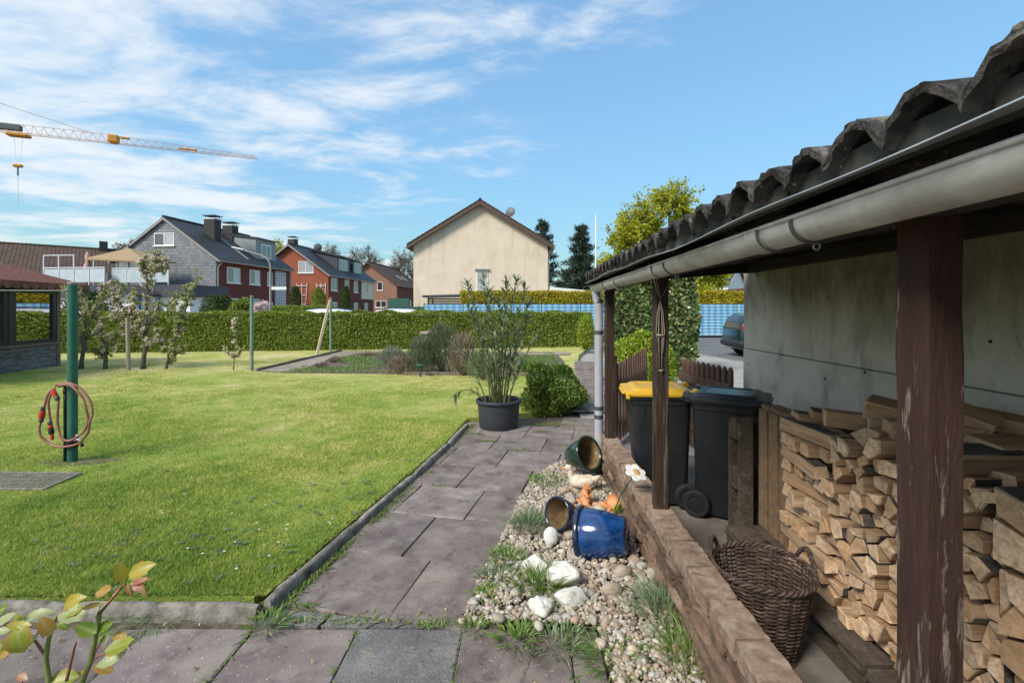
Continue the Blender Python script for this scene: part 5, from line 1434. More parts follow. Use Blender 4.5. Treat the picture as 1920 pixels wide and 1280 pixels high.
def column_tree(label, px, w_, ytop, Y, mat):
    c = W(px, ytop, Y); r = w_ / 2 / FPX * Y
    t = thing('column_conifer', label, 'tree', (c.x, Y, 0), 0, 'columnar conifers')
    n = 3500; z = RS.rand(n) * c.z; a = RS.rand(n) * 6.283
    pr_ = r * np.minimum(1, (1.04 - z / c.z) * 4) ** .6 * (1 + .12 * np.sin(a * 4 + z * 5))
    nn = np.stack([np.cos(a), np.sin(a), a * 0], 1)
    P = np.array([c.x, Y, 0]) + nn * pr_[:, None]; P[:, 2] = z
    leaves('crown', P, nn * .35 + rdir(n) * .5 + np.array([0, 0, .9]), .16 * (.6 + .8 * RS.rand(n)), .08, M[mat], t, world=True, nrm=nn + rdir(n) * .5)
    g = G(); g.tube([(c.x, Y, -.2), (c.x, Y, c.z * .9)], [r * .75, r * .4], 8); g.build('trunk', M['hedge_core'], t, world=True)
column_tree('dark columnar conifer left of the first trellis', 554, 17, 539, 44, 'conifer')
column_tree('olive columnar conifer between the trellises', 597, 21, 542, 40, 'hedge')
column_tree('dark columnar conifer in front of the brick house windows', 648, 15, 538, 46, 'conifer')

# ------------------------------------------------------------------ trees
def limb(g, a, b_, r0, r1, bend=.12, n=5, sides=6):
    a, b_ = Vector(a), Vector(b_); L = (b_ - a).length; o = rv() * L * bend
    pts = [a.lerp(b_, i / n) + o * math.sin(math.pi * i / n) for i in range(n + 1)]
    g.tube(pts, [r0 + (r1 - r0) * i / n for i in range(n + 1)], sides); return pts
def lobed_tree(name, label, base_, fork, lobes, trunk_r, n_twig, n_leaf, size, mat, bark='trunk', group=None, wr=.6, flat=0., leaf_spread=.25, twig_r=.012, sub=5):
    t = thing(name, label, 'tree', base_, 0, group)
    g = G(); limb(g, base_, fork, trunk_r, trunk_r * .75, .04, 6, 9)
    pts, dirs, lb = [], [], G()
    for (c, r) in lobes:
        c = Vector(c); r = Vector(r if hasattr(r, '__len__') else (r, r, r))
        mp = limb(lb, fork, c, trunk_r * .45, trunk_r * .14, .10, 6)
        for k in range(n_twig):
            e = rv(); e = Vector((e.x * r.x, e.y * r.y, e.z * r.z)) * random.random() ** .35
            tip = c + e
            st0 = random.choice(mp[3:]).lerp(c, .3)
            tp = limb(lb, st0, tip, trunk_r * .10, twig_r, .14, 4, 4)
            for q in range(sub):
                s0 = random.choice(tp[2:]); tip2 = s0 + (rv() + e.normalized() * .7) * r.length * .16
                limb(lb, s0, tip2, twig_r * 1.2, twig_r * .5, .1, 2, 3)
                for _ in range(max(1, n_leaf // (n_twig * sub))):
                    p = s0.lerp(tip2, random.random() ** .6)
                    pts.append(p + rv() * leaf_spread * random.random()); dirs.append(rv() + e.normalized() * .4 + Vector((0, 0, flat)))
    g.build('trunk', M[bark], t, smooth=True, world=True)
    lb.build('branches', M['twig'] if bark == 'trunk' else M[bark], t, world=True, kind='stuff')
    n = len(pts)
    if n and size:
        Ls = size * (.6 + .8 * RS.rand(n)); leaves('crown', np.array([tuple(p) for p in pts]), np.array([tuple(p) for p in dirs]), Ls, Ls * wr, M[mat], t, world=True)
    return t
def LB(px, py, Y, rx, ry=None, dz=1.): 
    p = W(px, py, Y); k = Y / FPX; return (p, (rx * k, rx * k * .8, (ry or rx) * k))
Y_ = 38
lobed_tree('spring_tree', 'tall tree with yellow-green spring leaves rising behind the shed roof', W(1262, 625, Y_), W(1258, 500, Y_),
           [LB(1258, 372, Y_, 44, 36), LB(1205, 405, Y_ - 1, 42, 32), LB(1292, 408, Y_, 28, 30), LB(1170, 445, Y_ - 1.5, 36, 26), LB(1228, 450, Y_ + 1, 40, 30), LB(1160, 492, Y_, 34, 22), LB(1270, 455, Y_ + 1, 34, 26), LB(1225, 505, Y_ - 1, 44, 24), LB(1312, 500, Y_, 42, 32), LB(1345, 520, Y_ + 1, 26, 18), LB(1300, 540, Y_, 34, 18)], .22, 44, 2900, .21, 'maple', leaf_spread=.42, wr=.75)
def bare(label, px, ytop, Y, rad, seed_lobes, n_leaf=420):
    lobed_tree('bare_tree', label, W(px, 640, Y), W(px, (ytop + 2.2 * 580) / 3.2, Y), seed_lobes, .30, 46, n_leaf, .20, 'bud', group=None, leaf_spread=.35, twig_r=.022, sub=7)
bare('bare budding tree behind the red brick house, leftmost', 622, 460, 105, 0, [LB(612, 478, 105, 22, 16), LB(632, 484, 105, 22, 14), LB(622, 466, 106, 16, 10)])
bare('bare budding tree behind the dormers of the red brick house', 680, 462, 108, 0, [LB(668, 476, 108, 20, 14), LB(690, 474, 108, 20, 14), LB(705, 486, 108, 16, 14), LB(655, 486, 107, 14, 10)])
bare('large bare budding tree between pale brick house and cream house', 758, 465, 100, 0, [LB(748, 480, 100, 20, 16), LB(768, 484, 100, 20, 20), LB(758, 505, 100, 26, 18), LB(776, 512, 100, 18, 18), LB(740, 500, 100, 14, 14)])
bare('bare tree behind the beige parasol', 240, 452, 75, 0, [LB(235, 462, 75, 20, 8), LB(255, 456, 75, 14, 8)], 200)
lobed_tree('spring_tree', 'small pale green tree between the two pines', W(1063, 600, 70), W(1063, 560, 70), [LB(1062, 528, 70, 14, 22), LB(1052, 545, 70, 12, 14), LB(1075, 545, 70, 12, 14)], .15, 22, 900, .4, 'bush_green', leaf_spread=.5)
lobed_tree('spring_tree', 'green tree crown peeking out behind the dormer of the slate house', W(522, 600, 90), W(522, 540, 90), [LB(522, 466, 90, 12, 14)], .2, 22, 700, .35, 'maple', leaf_spread=.5)
def pine(label, px, ytop, ybot, Y, w_, tiers, n):
    b_ = W(px, 640, Y); b_.z = -.2; top = W(px, ytop, Y); k = Y / FPX
    t = thing('pine_tree', label, 'tree', b_)
    g = G(); limb(g, b_, top, .32, .05, .01, 8, 8); br = G(); P, D = [], []
    zb = W(0, ybot, Y).z
    for i in range(tiers):
        f = i / (tiers - 1); z0_ = zb + (top.z - zb) * f
        for q in range(7):
            z = z0_ + U(-.5, .5) * (top.z - zb) / tiers
            a = q * .9 + i * 1.3 + U(-.3, .3); L = w_ * k * (1 - f * .78) * U(.55, 1.1)
            e = Vector((math.cos(a) * L, math.sin(a) * L, U(-.05, .18) * L)); s0 = Vector((b_.x, Y, z))
            limb(br, s0, s0 + e, .06, .02, .08, 3, 4)
            m = int(n * (1 - f * .6))
            for _ in range(m):
                u = random.random() ** .5
                P.append(s0 + e * u + Vector((random.gauss(0, .16), random.gauss(0, .16), random.gauss(.05, .10))) * (L * .55 + .3)); D.append(rv() + Vector((0, 0, .5)))
    g.build('trunk', M['trunk'], t, world=True); br.build('branches', M['twig'], t, world=True, kind='stuff')
    m = len(P); leaves('crown', np.array([tuple(p) for p in P]), np.array([tuple(p) for p in D]), .55 * (.5 + RS.rand(m)), .11, M['pine'], t, world=True)
pine('dark pine standing left of the flagpole', 1090, 432, 548, 60, 50, 12, 150)
pine('dark pine half hidden behind the right side of the cream house', 1018, 420, 548, 66, 42, 11, 140)

# espalier apple trees in blossom
AY = 11.9
def apple(label, Y, limbs, n_leaf, n_bl, tr=.05, spread=.14):
    n_leaf = int(n_leaf * 3.0); n_bl = int(n_bl * 3.0)
    b_ = W(*limbs[0][0], Y); b_.z = LAWN_Z - .02
    t = thing('apple_tree', label, 'tree', b_, 0, 'blossoming apple trees by the garden hut')
    g = G(); tw = G(); ends = []
    for li, pl in enumerate(limbs):
        P = [W(x, y, Y + U(-.12, .12) * (0 if i == 0 else 1)) for i, (x, y) in enumerate(pl)]
        if li == 0: P[0] = Vector(b_)
        r0 = tr if li == 0 else tr * .5
        Q = []
        for a, c in zip(P[:-1], P[1:]):
            for i in range(4): Q.append(a.lerp(c, i / 4) + rv() * .012)
        Q.append(P[-1]); m = len(Q)
        g.tube(Q, [max(.007, r0 * (1.25 if i == 0 else 1) * (1 - .8 * i / m)) for i in range(m)], 7)
        for i in range(m // (3 if li == 0 else 8), m):
            for _ in range(3):
                e = Q[i] + (rv() + Vector((0, 0, .25))) * U(.06, spread * 1.5); limb(tw, Q[i], e, .005, .003, .1, 2, 4); ends.append((Q[i], e))
    g.build('trunk', M['trunk'], t, smooth=True, world=True); tw.build('twigs', M['twig'], t, world=True, kind='stuff')
    def scatter(n, sp): return np.array([tuple(a.lerp(c, random.random() ** .5) + rv() * sp * random.random()) for a, c in (random.choice(ends) for _ in range(n))])
    Ls = .052 * (.6 + .7 * RS.rand(n_leaf)); leaves('crown', scatter(n_leaf, .05), rdir(n_leaf) + np.array([0, 0, .4]), Ls, Ls * .6, M['apple_leaf'], t, world=True, nrm=rdir(n_leaf) * .8 + np.array([-.5, -.5, .7]))
    if n_bl:
        cl = scatter(max(4, n_bl // 14), .05); P = np.repeat(cl, 14, 0) + RS.normal(size=(len(cl) * 14, 3)) * .018; m = len(P)
        leaves('blossom', P, rdir(m) + np.array([0, -.3, .3]), .040 * (.7 + .5 * RS.rand(m)), .034, M['blossom'], t, world=True, nrm=rdir(m) * .6 + np.array([-.4, -.7, .5]))
apple('blossoming apple tree right beside the garden hut', AY, [[(152,690),(156,640),(160,585),(150,540)], [(157,620),(175,585),(195,552)], [(157,600),(138,570),(132,545)], [(156,640),(175,625),(190,610)], [(155,650),(135,630)]], 1500, 700)
apple('short knobbly apple tree, second from the garden hut', AY, [[(198,693),(198,660),(190,630),(184,600)], [(198,660),(214,640),(226,610)], [(197,670),(180,655)], [(198,655),(230,648)]], 900, 420)
apple('blossoming apple tree whose limb arches left above the stake', AY, [[(243,697),(240,640),(237,590),(222,560),(192,545)], [(238,600),(255,575),(250,555)], [(239,620),(260,612)], [(238,590),(218,588),(208,600)], [(222,560),(224,530)]], 1300, 900, .03)
apple('tallest apple tree with a blossom crown on a bare yellow-green stem', AY, [[(268,695),(272,655),(274,600),(277,545),(275,515)], [(273,640),(255,610),(246,590)], [(274,620),(292,590),(300,570)], [(275,515),(266,497),(270,488)], [(275,512),(295,505),(312,508)], [(276,512),(292,490),(298,474)], [(295,505),(312,484)], [(273,650),(290,640)]], 1300, 1500, .06)
apple('V-shaped young apple tree, rightmost of the group', AY, [[(312,692),(316,664),(334,622),(350,572),(369,520)], [(316,664),(300,640),(292,618)], [(334,622),(326,580),(328,555)], [(312,684),(332,664),(346,652)], [(350,572),(345,540)]], 1300, 260, .035)
apple('thin leafless-looking sapling near the faded pole', 11.7, [[(438,697),(441,640),(443,598)], [(440,670),(425,657)], [(440,668),(455,655)]], 130, 90, .012, .07)
st = thing('tree_stake', 'pale round wooden stake among the apple trees', 'stake', GP(241, 697))
g = G(); p = GP(242, 697); g.tube([p + Vector((.03, -.05, -.05)), p + Vector((0, -.05, 1.35))], .045, 10); g.build('stake', M['stake'], st, smooth=40, world=True)

# ------------------------------------------------------------------ grasses, lawn blades, weeds
def kerbx(y): return np.interp(y, [2.4, 3.35, 4.3, 5.3, 6.2, 6.5, 6.9], [-1.31, -1.155, -.985, -.82, -.71, -.68, .0])
n = 400000
u = RS.rand(n); Yb = 2.47 * (16.0 / 2.47) ** u                           # denser near the eye
Xl = np.maximum(-1.14 * Yb - .1, -13.0); Xr = np.where(Yb < 6.4, kerbx(np.minimum(Yb, 6.4)) - .045, np.interp(Yb, [6.4, 6.7, 7.2, 10.5, 10.6, 11.2, 11.4], [-.74, -.4, .0, .7, .7, -5.6, -6.45]))
Xb = Xl + (Xr - Xl) * RS.rand(n)
Pb = np.stack([Xb, Yb, np.full(n, LAWN_Z - .004)], 1)
hgt = (.010 + .017 * RS.rand(n)) * (1 + .35 * np.sin(Xb * 2.1 + np.cos(Yb * 1.7) * 2)) * (1 + .6 * (RS.rand(n) < .03))
hgt *= np.clip((16.5 - Yb) / 8, .12, 1)
hgt *= 1 + .9 * np.exp(-((Xr + .045 - Xb) / .05) ** 2) * RS.rand(n)
wd = (.0022 + .0022 * RS.rand(n)) * (.75 + .25 * Yb / 2.47)
lean = RS.normal(size=(n, 3)) * np.array([.75, .75, 0]) + np.array([0, 0, 1.])
lean = unit(lean)
sd_ = unit(np.cross(lean, rdir(n)))
V = np.stack([Pb - sd_ * wd[:, None], Pb + sd_ * wd[:, None], Pb + lean * hgt[:, None] * 1.25], 1).reshape(-1, 3)
o = quads('lawn_grass', V, M['blade'], None, 'stuff', RS.rand(n), k=3)
tag(o, 'short mown grass covering the lawn', 'grass')
def blades(name, P, D, L, Wd, mat, parent=None, bend=.5, world=True, kind='stuff'):
    "arching blades: two quads and a tip"
    n = len(P); D = unit(np.asarray(D, float)); S = unit(np.cross(D, np.array([0, 0, 1.]) + .3 * rdir(n))); L = np.broadcast_to(L, (n,))[:, None]; Wd = np.broadcast_to(Wd, (n,))[:, None]
    hz = D * np.array([1, 1, 0]); dn = np.array([0, 0, -1.])
    def at(f): return P + D * L * f + (hz * .25 + dn * .55) * bend * L * f ** 2.4
    pts = [at(0), at(.35), at(.7), at(1.)]; ws = [.8, 1., .75, .08]
    V = []
    for i in range(3):
        a, c = pts[i], pts[i + 1]
        V.append(np.stack([a - S * Wd * ws[i] * .5, a + S * Wd * ws[i] * .5, c + S * Wd * ws[i + 1] * .5, c - S * Wd * ws[i + 1] * .5], 1))
    V = np.stack(V, 1).reshape(-1, 3); V[:, 2] = np.maximum(V[:, 2], .004)
    return quads(name, V, M[mat], parent, kind, np.repeat(RS.rand(n), 3), world)
def tuft(label, c, r, h, n, mat='weed_fresh', wd=.004, spread=.75, bend=.7, cat='grass tuft', name='grass_tuft', group=None):
    a = RS.rand(n) * 6.283; rr = np.sqrt(RS.rand(n)) * r
    P = np.array(c) + np.stack([np.cos(a) * rr, np.sin(a) * rr, a * 0 - .01], 1)
    D = np.stack([np.cos(a) * spread * rr / r + RS.normal(size=n) * .25, np.sin(a) * spread * rr / r + RS.normal(size=n) * .25, np.full(n, 1.)], 1)
    t = thing(name, label, cat, c, 0, group)
    blades('blades', P, D, h * (.55 + .6 * RS.rand(n)), wd * (.7 + .6 * RS.rand(n)), mat, t, bend); return t
def gpv(px, py, z=.02): return tuple(GP(px, py, z))
tuft('thick blue-green grass tuft left of the small blue pot', gpv(993, 990), .10, .20, 420, 'tuft_blue', .004)
tuft('green grass tuft between the white boulders', gpv(1010, 1102), .09, .20, 260, 'weed_fresh', .0045)
tuft('grass tuft at the path edge left of the gravel', gpv(950, 1050), .09, .13, 200, 'weed_fresh', .005)
tuft('wide green tuft at the path edge below the blue-green tuft', gpv(925, 1080), .08, .09, 150, 'tuft_blue', .006)
tuft('grass tuft at the top of the gravel near the duck', gpv(1022, 905), .14, .12, 260, 'weed_fresh', .006)
tuft('broad-leaved weed at the path edge nearest the terrace', gpv(912, 1115), .06, .07, 70, 'weed_fresh', .014, 1.3)
tuft('long dark green grass clump against the brick wall', gpv(1245, 1150), .11, .26, 420, 'tuft_blue', .0038, .5, .9)
tuft('long grass clump at the foot of the brick wall nearest the viewer', gpv(1295, 1240), .10, .24, 300, 'weed_fresh', .004, .5, .8)
tuft('grass below the front white boulders', gpv(1080, 1150), .13, .10, 190, 'weed_fresh', .004, 1.2, 1.)
tuft('weed at the corner of gravel and terrace', gpv(970, 1190), .09, .075, 130, 'weed_fresh', .008, 1.2)
tuft('grass along the terrace edge of the gravel', gpv(1050, 1200), .12, .07, 170, 'tuft_blue', .005, 1.3)
tuft('grass at the gravel corner beside the cracked slab', gpv(1150, 1235), .10, .11, 200, 'weed_fresh', .006, 1.2)
tuft('low grass at the path corner by the gravel tip', gpv(890, 1172), .05, .06, 80, 'weed_fresh', .006, 1.2)
tuft('arching dark grass behind the terracotta figures', gpv(1140, 925), .07, .12, 150, 'tuft_blue', .005, 1.2, 1.2)
tuft('grass tuft hanging over the lawn kerb at the terrace', (GP(285, 1165).x, 2.36, 0), .13, .10, 140, 'tuft_blue', .003, 1.3, 1.2)
tuft('smaller grass tuft at the kerb left of the big one', (GP(235, 1158).x, 2.36, 0), .09, .08, 70, 'weed_fresh', .003, 1.3, 1.2)
tuft('weedy tuft at the corner where the two kerbs meet', gpv(500, 1165), .09, .06, 130, 'weed_fresh', .006, 1.3)
# weeds and dry grass in the joints and along the kerb
P, D = [], []
for i in range(2400):
    y = U(2.45, 6.3); P.append((float(np.interp(y, [2.4, 3.35, 4.3, 5.3, 6.2], [-1.27, -1.115, -.945, -.78, -.67])) + abs(random.gauss(0, .03)), y, -.005)); D.append((random.gauss(0, .5) + .3, random.gauss(0, .5), 1))
    if math.sin(y * 5.3) + math.sin(y * 2.1 + 1) < .2 and random.random() < .85: P.pop(); D.pop()
for i in range(26):
    r = random.choice([0, 1, 2, 3, 3, 4, 4, 5, 5, 6, 6]); u_ = U(-.2, 1.7); c = P0 + pu * u_ + pv * (r * .572 + random.choice([0, 0, .3]))
    if c.x > .7: continue
    for _ in range(60): P.append((c.x + random.gauss(0, .05) * pu.x, c.y + random.gauss(0, .05) * pu.y + random.gauss(0, .008), -.005)); D.append((random.gauss(0, .8), random.gauss(0, .8), .8))
for k in range(-3, 4):
    x = -1.30 + k * .508
    for _ in range(25): P.append((x + random.gauss(0, .004), U(1.8, 2.28), -.01)); D.append((random.gauss(0, .8), random.gauss(0, .8), .7))
for i in range(260): x = U(-1.25, .1); P.append((x, 2.30 - .03 * (x + 1.25) * 0 + abs(random.gauss(0, .03)) + max(0, (-.35 - x)) * .03, -.005)); D.append((random.gauss(0, .8), random.gauss(0, .8), .7))
for i in range(500): P.append((U(-.1, .85), 6.25 + abs(random.gauss(0, .12)), -.005)); D.append((random.gauss(0, .6), random.gauss(0, .6), 1))
o = blades('joint_weeds', np.array(P), np.array(D), .022 + .03 * RS.rand(len(P)), .005, 'weed_fresh', None, .5); tag(o, 'small weeds growing in the paving joints', 'weeds')
# rosette weeds and daisies in the lawn
P, D = [], []
for i in range(95):
    c = GP(*random.choice([(U(560, 780), U(850, 990)), (U(200, 700), U(860, 1110)), (U(200, 560), U(940, 1080)), (U(60, 300), U(980, 1120))]), LAWN_Z)
    if c.x > float(kerbx(c.y)) - .08: continue
    m = random.randint(5, 9)
    for k in range(m):
        a = k * 6.283 / m + U(-.3, .3); P.append((c.x + random.gauss(0, .008), c.y + random.gauss(0, .008), c.z + .012)); D.append((math.cos(a), math.sin(a), U(.05, .4)))
n = len(P); o = leaves('lawn_weeds', np.array(P), np.array(D), .022 + .022 * RS.rand(n), .012, M['weed'], nrm=np.tile([0, 0, 1.], (n, 1)) + .1 * rdir(n)); tag(o, 'grey-green weed rosettes in the lawn', 'weeds')
P, D = [], []
for i in range(130):
    c = GP(*random.choice([(U(330, 480), U(745, 775)), (U(120, 560), U(720, 800)), (U(0, 700), U(700, 900)), (U(300, 800), U(900, 1090))]), LAWN_Z)
    if c.x > float(kerbx(min(c.y, 6.4))) - .08: continue
    for k in range(8): a = k * .785; P.append((c.x, c.y, c.z + .03)); D.append((math.cos(a), math.sin(a), .15))
n = len(P); o = leaves('daisies', np.array(P), np.array(D), .009, .006, M['daisy'], nrm=np.tile([0, 0, 1.], (n, 1))); tag(o, 'tiny white daisies scattered over the lawn', 'daisies')

# ------------------------------------------------------------------ gravel bed
bed = [(-.30,2.31),(-.05,2.31),(.22,2.29),(.37,2.27),(.40,1.35),(.742,1.35),(.742,4.62),(.40,4.70),(.14,4.36),(-.02,3.75),(-.12,3.2),(-.22,2.75)]
sheet('gravel_soil', bed, .002, M['soil'])
def inside(px_, py_, poly):
    c = np.zeros(len(px_), bool); n = len(poly); j = n - 1
    for i in range(n):
        (xi, yi), (xj, yj) = poly[i], poly[j]
        m = ((yi > py_) != (yj > py_)) & (px_ < (xj - xi) * (py_ - yi) / (yj - yi + 1e-12) + xi); c ^= m; j = i
    return c
n = 16000; gx = RS.uniform(-.32, .745, n); gy = RS.uniform(1.34, 4.72, n); k = inside(gx, gy, bed); gx, gy = gx[k], gy[k]
gr = np.where(RS.rand(len(gx)) < .07, RS.uniform(.018, .028, len(gx)), RS.uniform(.007, .0165, len(gx)))
iv, if_ = ICO[1]; iv = np.array(iv); nf, nvv = len(if_), len(iv)
m = len(gx)
R3 = RS.normal(size=(m, 3, 3)); Q_, _ = np.linalg.qr(R3)
sc = gr[:, None] * np.stack([RS.uniform(.8, 1.35, m), RS.uniform(.75, 1.1, m), RS.uniform(.5, .85, m)], 1)
shape = 1 + .16 * np.sin(iv[None] @ np.array([3., 2., 4.]) * 1.0 + RS.rand(m)[:, None] * 6.3)
V = (iv[None] * shape[..., None]) * sc[:, None, :]
V = np.einsum('mij,mvj->mvi', Q_, V); V[..., 2] *= .8
mound = .022 * np.clip((gx + .3) / .8, 0, 1)
V += np.stack([gx, gy, .004 + mound + RS.rand(m) * .02 - gr * .1], 1)[:, None, :]
me = bpy.data.meshes.new('gravel'); F = (np.array(if_)[None] + (np.arange(m) * nvv)[:, None, None]).reshape(-1)
me.vertices.add(m * nvv); me.loops.add(m * nf * 3); me.polygons.add(m * nf)
me.vertices.foreach_set('co', V.astype(np.float32).ravel()); me.loops.foreach_set('vertex_index', F.astype(np.int32)); me.polygons.foreach_set('loop_start', np.arange(0, m * nf * 3, 3, dtype=np.int32))
me.polygons.foreach_set('use_smooth', np.ones(m * nf, bool))
a = me.attributes.new('rnd', 'FLOAT', 'POINT'); a.data.foreach_set('value', np.repeat(RS.rand(m), nvv).astype(np.float32))
PEB = [(0, (.16,.125,.095)), (.15, (.30,.23,.165)), (.32, (.40,.33,.25)), (.48, (.50,.44,.35)), (.62, (.36,.35,.33)), (.74, (.58,.53,.45)), (.86, (.42,.27,.18)), (.94, (.22,.22,.225)), (1, (.66,.64,.60))]
def pebble_mat(name):
    m_, nt, b_ = base(name); at = N(nt, 'ShaderNodeAttribute'); at.attribute_name = 'rnd'
    c = ramp(nt, at.outputs['Fac'], PEB); c = mix(nt, ramp(nt, noise(nt, coords(nt, (1,1,1), False), 70, 4), [(.4, 0.), (.75, .5)]), c, (.18,.15,.115))
    LK(nt, c, b_.inputs['Base Color']); b_.inputs['Roughness'].default_value = .75; return m_
me.materials.append(pebble_mat('pebble')); me.update(calc_edges=True)
o = link('gravel', me, None, 'stuff'); tag(o, 'multicoloured round gravel between path and brick wall', 'gravel')
def cobble_mat():
    m_, nt, b_ = base('cobble'); oi = N(nt, 'ShaderNodeObjectInfo')
    c = ramp(nt, oi.outputs['Random'], [(0, (.34,.29,.23)), (.3, (.45,.40,.33)), (.55, (.30,.29,.27)), (.8, (.42,.31,.24)), (1, (.50,.47,.42))])
    c = mix(nt, ramp(nt, noise(nt, coords(nt), 18, 7), [(.42, 0.), (.7, .7)]), c, (.20,.165,.125))
    LK(nt, c, b_.inputs['Base Color']); b_.inputs['Roughness'].default_value = .8; bump(nt, b_, noise(nt, coords(nt), 60, 6), .3, .005); return m_
M['cobble'] = cobble_mat()
for (px, py, w_) in ((1068,1002,26),(1079,1040,30),(1070,936,30),(1124,957,24),(1167,1072,36),(1189,1050,26),(1206,1088,28),(1222,1074,24),(1147,1108,42),(1113,1160,24),(1127,1205,26),(968,1110,24),(1010,1172,22),(935,1158,26),(1150,1050,22),(1110,1110,20),(1060,920,22)):
    c = GP(px, py, .045); s_ = w_ / FPX * c.y / 2
    g = G(); g.rock((s_ * 1.05, s_ * U(.75, 1), s_ * U(.6, .8)), 2, .22); o = g.build('river_stone', M['cobble'], None, smooth=True); o.location = (c.x, c.y, .035 + s_ * .25); o.rotation_euler = (U(-.3,.3), U(-.3,.3), U(0, 6))
    tag(o, 'rounded river stone clearly larger than the gravel around it', 'stone', 'river stones among the gravel')
for lab, px, py, w_, h_, sd in (('white boulder half hidden by the green grass tuft, farthest back', 1002, 1062, 48, .8, 3), ('largest white boulder in the gravel', 1060, 1085, 62, .85, 8), ('flat oval white boulder at the front right', 1068, 1122, 60, .62, 14), ('white boulder at the front left of the gravel', 1014, 1140, 48, .72, 21)):
    c = GP(px, py, .05); s_ = w_ / FPX * c.y / 2
    g = G(); g.rock((s_ * 1.08, s_ * .8, s_ * h_ * .85), 3, .30); o = g.build('white_boulder', M['white_stone'], None, smooth=True); o.location = (c.x, c.y, .03 + s_ * h_ * .55); o.rotation_euler = (U(-.1,.1), U(-.25,.25), U(-.5,.5)); tag(o, lab, 'stone')
c = GP(1033, 1015, .04); g = G(); g.blob((0,0,0), (.048,.03,.058), 3, .05, 2, 4); o = g.build('white_shell', M['white_stone'], None, smooth=True); o.location = (c.x, c.y, .075); o.rotation_euler = (-.5, .2, .2); tag(o, 'smooth white shell-shaped stone below the small blue pot', 'stone')

# ------------------------------------------------------------------ pots and figures in the gravel
def make_pot(name, label, loc, rot, r, h, glaze, rimm, base_f=.66, belly=0.):
    t = thing(name, label, 'pot', loc); t.rotation_euler = rot
    n = 36
    prof = [(.001, 0), (r * base_f * .92, 0), (r * base_f, .006), (r * (base_f + (1 - base_f) * .45 + belly), h * .45), (r * (.94 + belly * .5), h * .82), (r * .93, h * .90)]
    g = G(); g.lathe(prof, n, cap=False); g.build('outer_wall', M[glaze], t, smooth=50)
    g = G(); g.lathe([(r * .93, h * .895), (r * 1.02, h * .905), (r * 1.045, h * .93), (r * 1.045, h * .975), (r * 1.02, h), (r * .95, h * 1.0), (r * .90, h * .97), (r * .895, h * .9)], n, closed=True); g.build('rim', M[rimm], t, smooth=60)
    g = G(); g.lathe([(r * .90, h * .96), (r * .86, h * .8), (r * base_f * .85, h * .1), (.001, h * .08)], n, cap=False); g.build('inner_wall', M['pot_inside'], t, smooth=50)
    return t
c = GP(1142, 1052, .02)
make_pot('glazed_pot', 'large blue glazed pot lying on its side in the gravel', (c.x + .115, c.y + .02, .165), (R(-8), R(-97), R(-14)), .160, .300, 'glaze_blue', 'glaze_navy', .66, .06)
c = GP(1052, 998, .02)
make_pot('glazed_pot', 'small blue glazed pot tipped over with its mouth to the path', (c.x + .085, c.y + .07, .125), (R(25), R(-72), R(18)), .105, .175, 'glaze_blue', 'glaze_navy', .58, .04)
c = GP(1095, 895, .02)
make_pot('glazed_pot', 'dark green glazed pot tipped over below the downpipe', (c.x - .10, c.y + .10, .175), (R(35), R(62), R(-10)), .150, .235, 'glaze_green', 'glaze_green', .66, .03)
def fused(name, label, cat, loc, rz, parts, voxel, mat, tilt=(0, 0)):
    "one continuous surface grown over overlapping rounded masses"
    g = G()
    for p in parts:
        if p[0] == 'b': g.blob(p[1], p[2], 2, 0, M=Matrix.Rotation(p[3], 4, 'Y') if len(p) > 3 else None)
        else: g.tube(p[1], p[2], 10)
    t = thing(name, label, cat, loc, rz); t.rotation_euler = (tilt[0], tilt[1], rz)
    o = g.build('body', M[mat], t, smooth=True)
    md = o.modifiers.new('remesh', 'REMESH'); md.mode = 'VOXEL'; md.voxel_size = voxel; md.use_smooth_shade = True
    sm = o.modifiers.new('smooth', 'SMOOTH'); sm.factor = .5; sm.iterations = 4
    return t
c = GP(1092, 918, .03)
dk = fused('duck_figure', 'cream stone duck figure in front of the green pot', 'figurine', (c.x, c.y, .035), R(-8),
      [('b', (.02,0,.062), (.105,.062,.058)), ('b', (-.045,0,.068), (.060,.055,.055)), ('b', (.10,0,.085), (.055,.035,.028), -.5), ('t', [(.08,0,.08),(.125,0,.105),(.155,0,.125)], [.03,.020,.006]),
       ('t', [(-.07,0,.075),(-.095,0,.115),(-.098,0,.150),(-.108,0,.172)], [.042,.028,.024,.024]), ('b', (-.118,0,.178), (.033,.026,.025)), ('b', (.025,.050,.075), (.075,.018,.034), -.25), ('b', (.025,-.050,.075), (.075,.018,.034), -.25)], .006, 'cream_stone')
g = G(); g.tube([(-.140,0,.176),(-.160,0,.168),(-.180,0,.162)], [.012,.010,.006], 8); g.build('beak', M['orange'], dk, smooth=True)
for s_ in (-1, 1): g = G(); g.blob((-.128, s_ * .0235, .184), (.0035,.003,.0035), 1, 0); g.build('eye', M['rubber'], dk)
c = GP(1098, 947, .03)
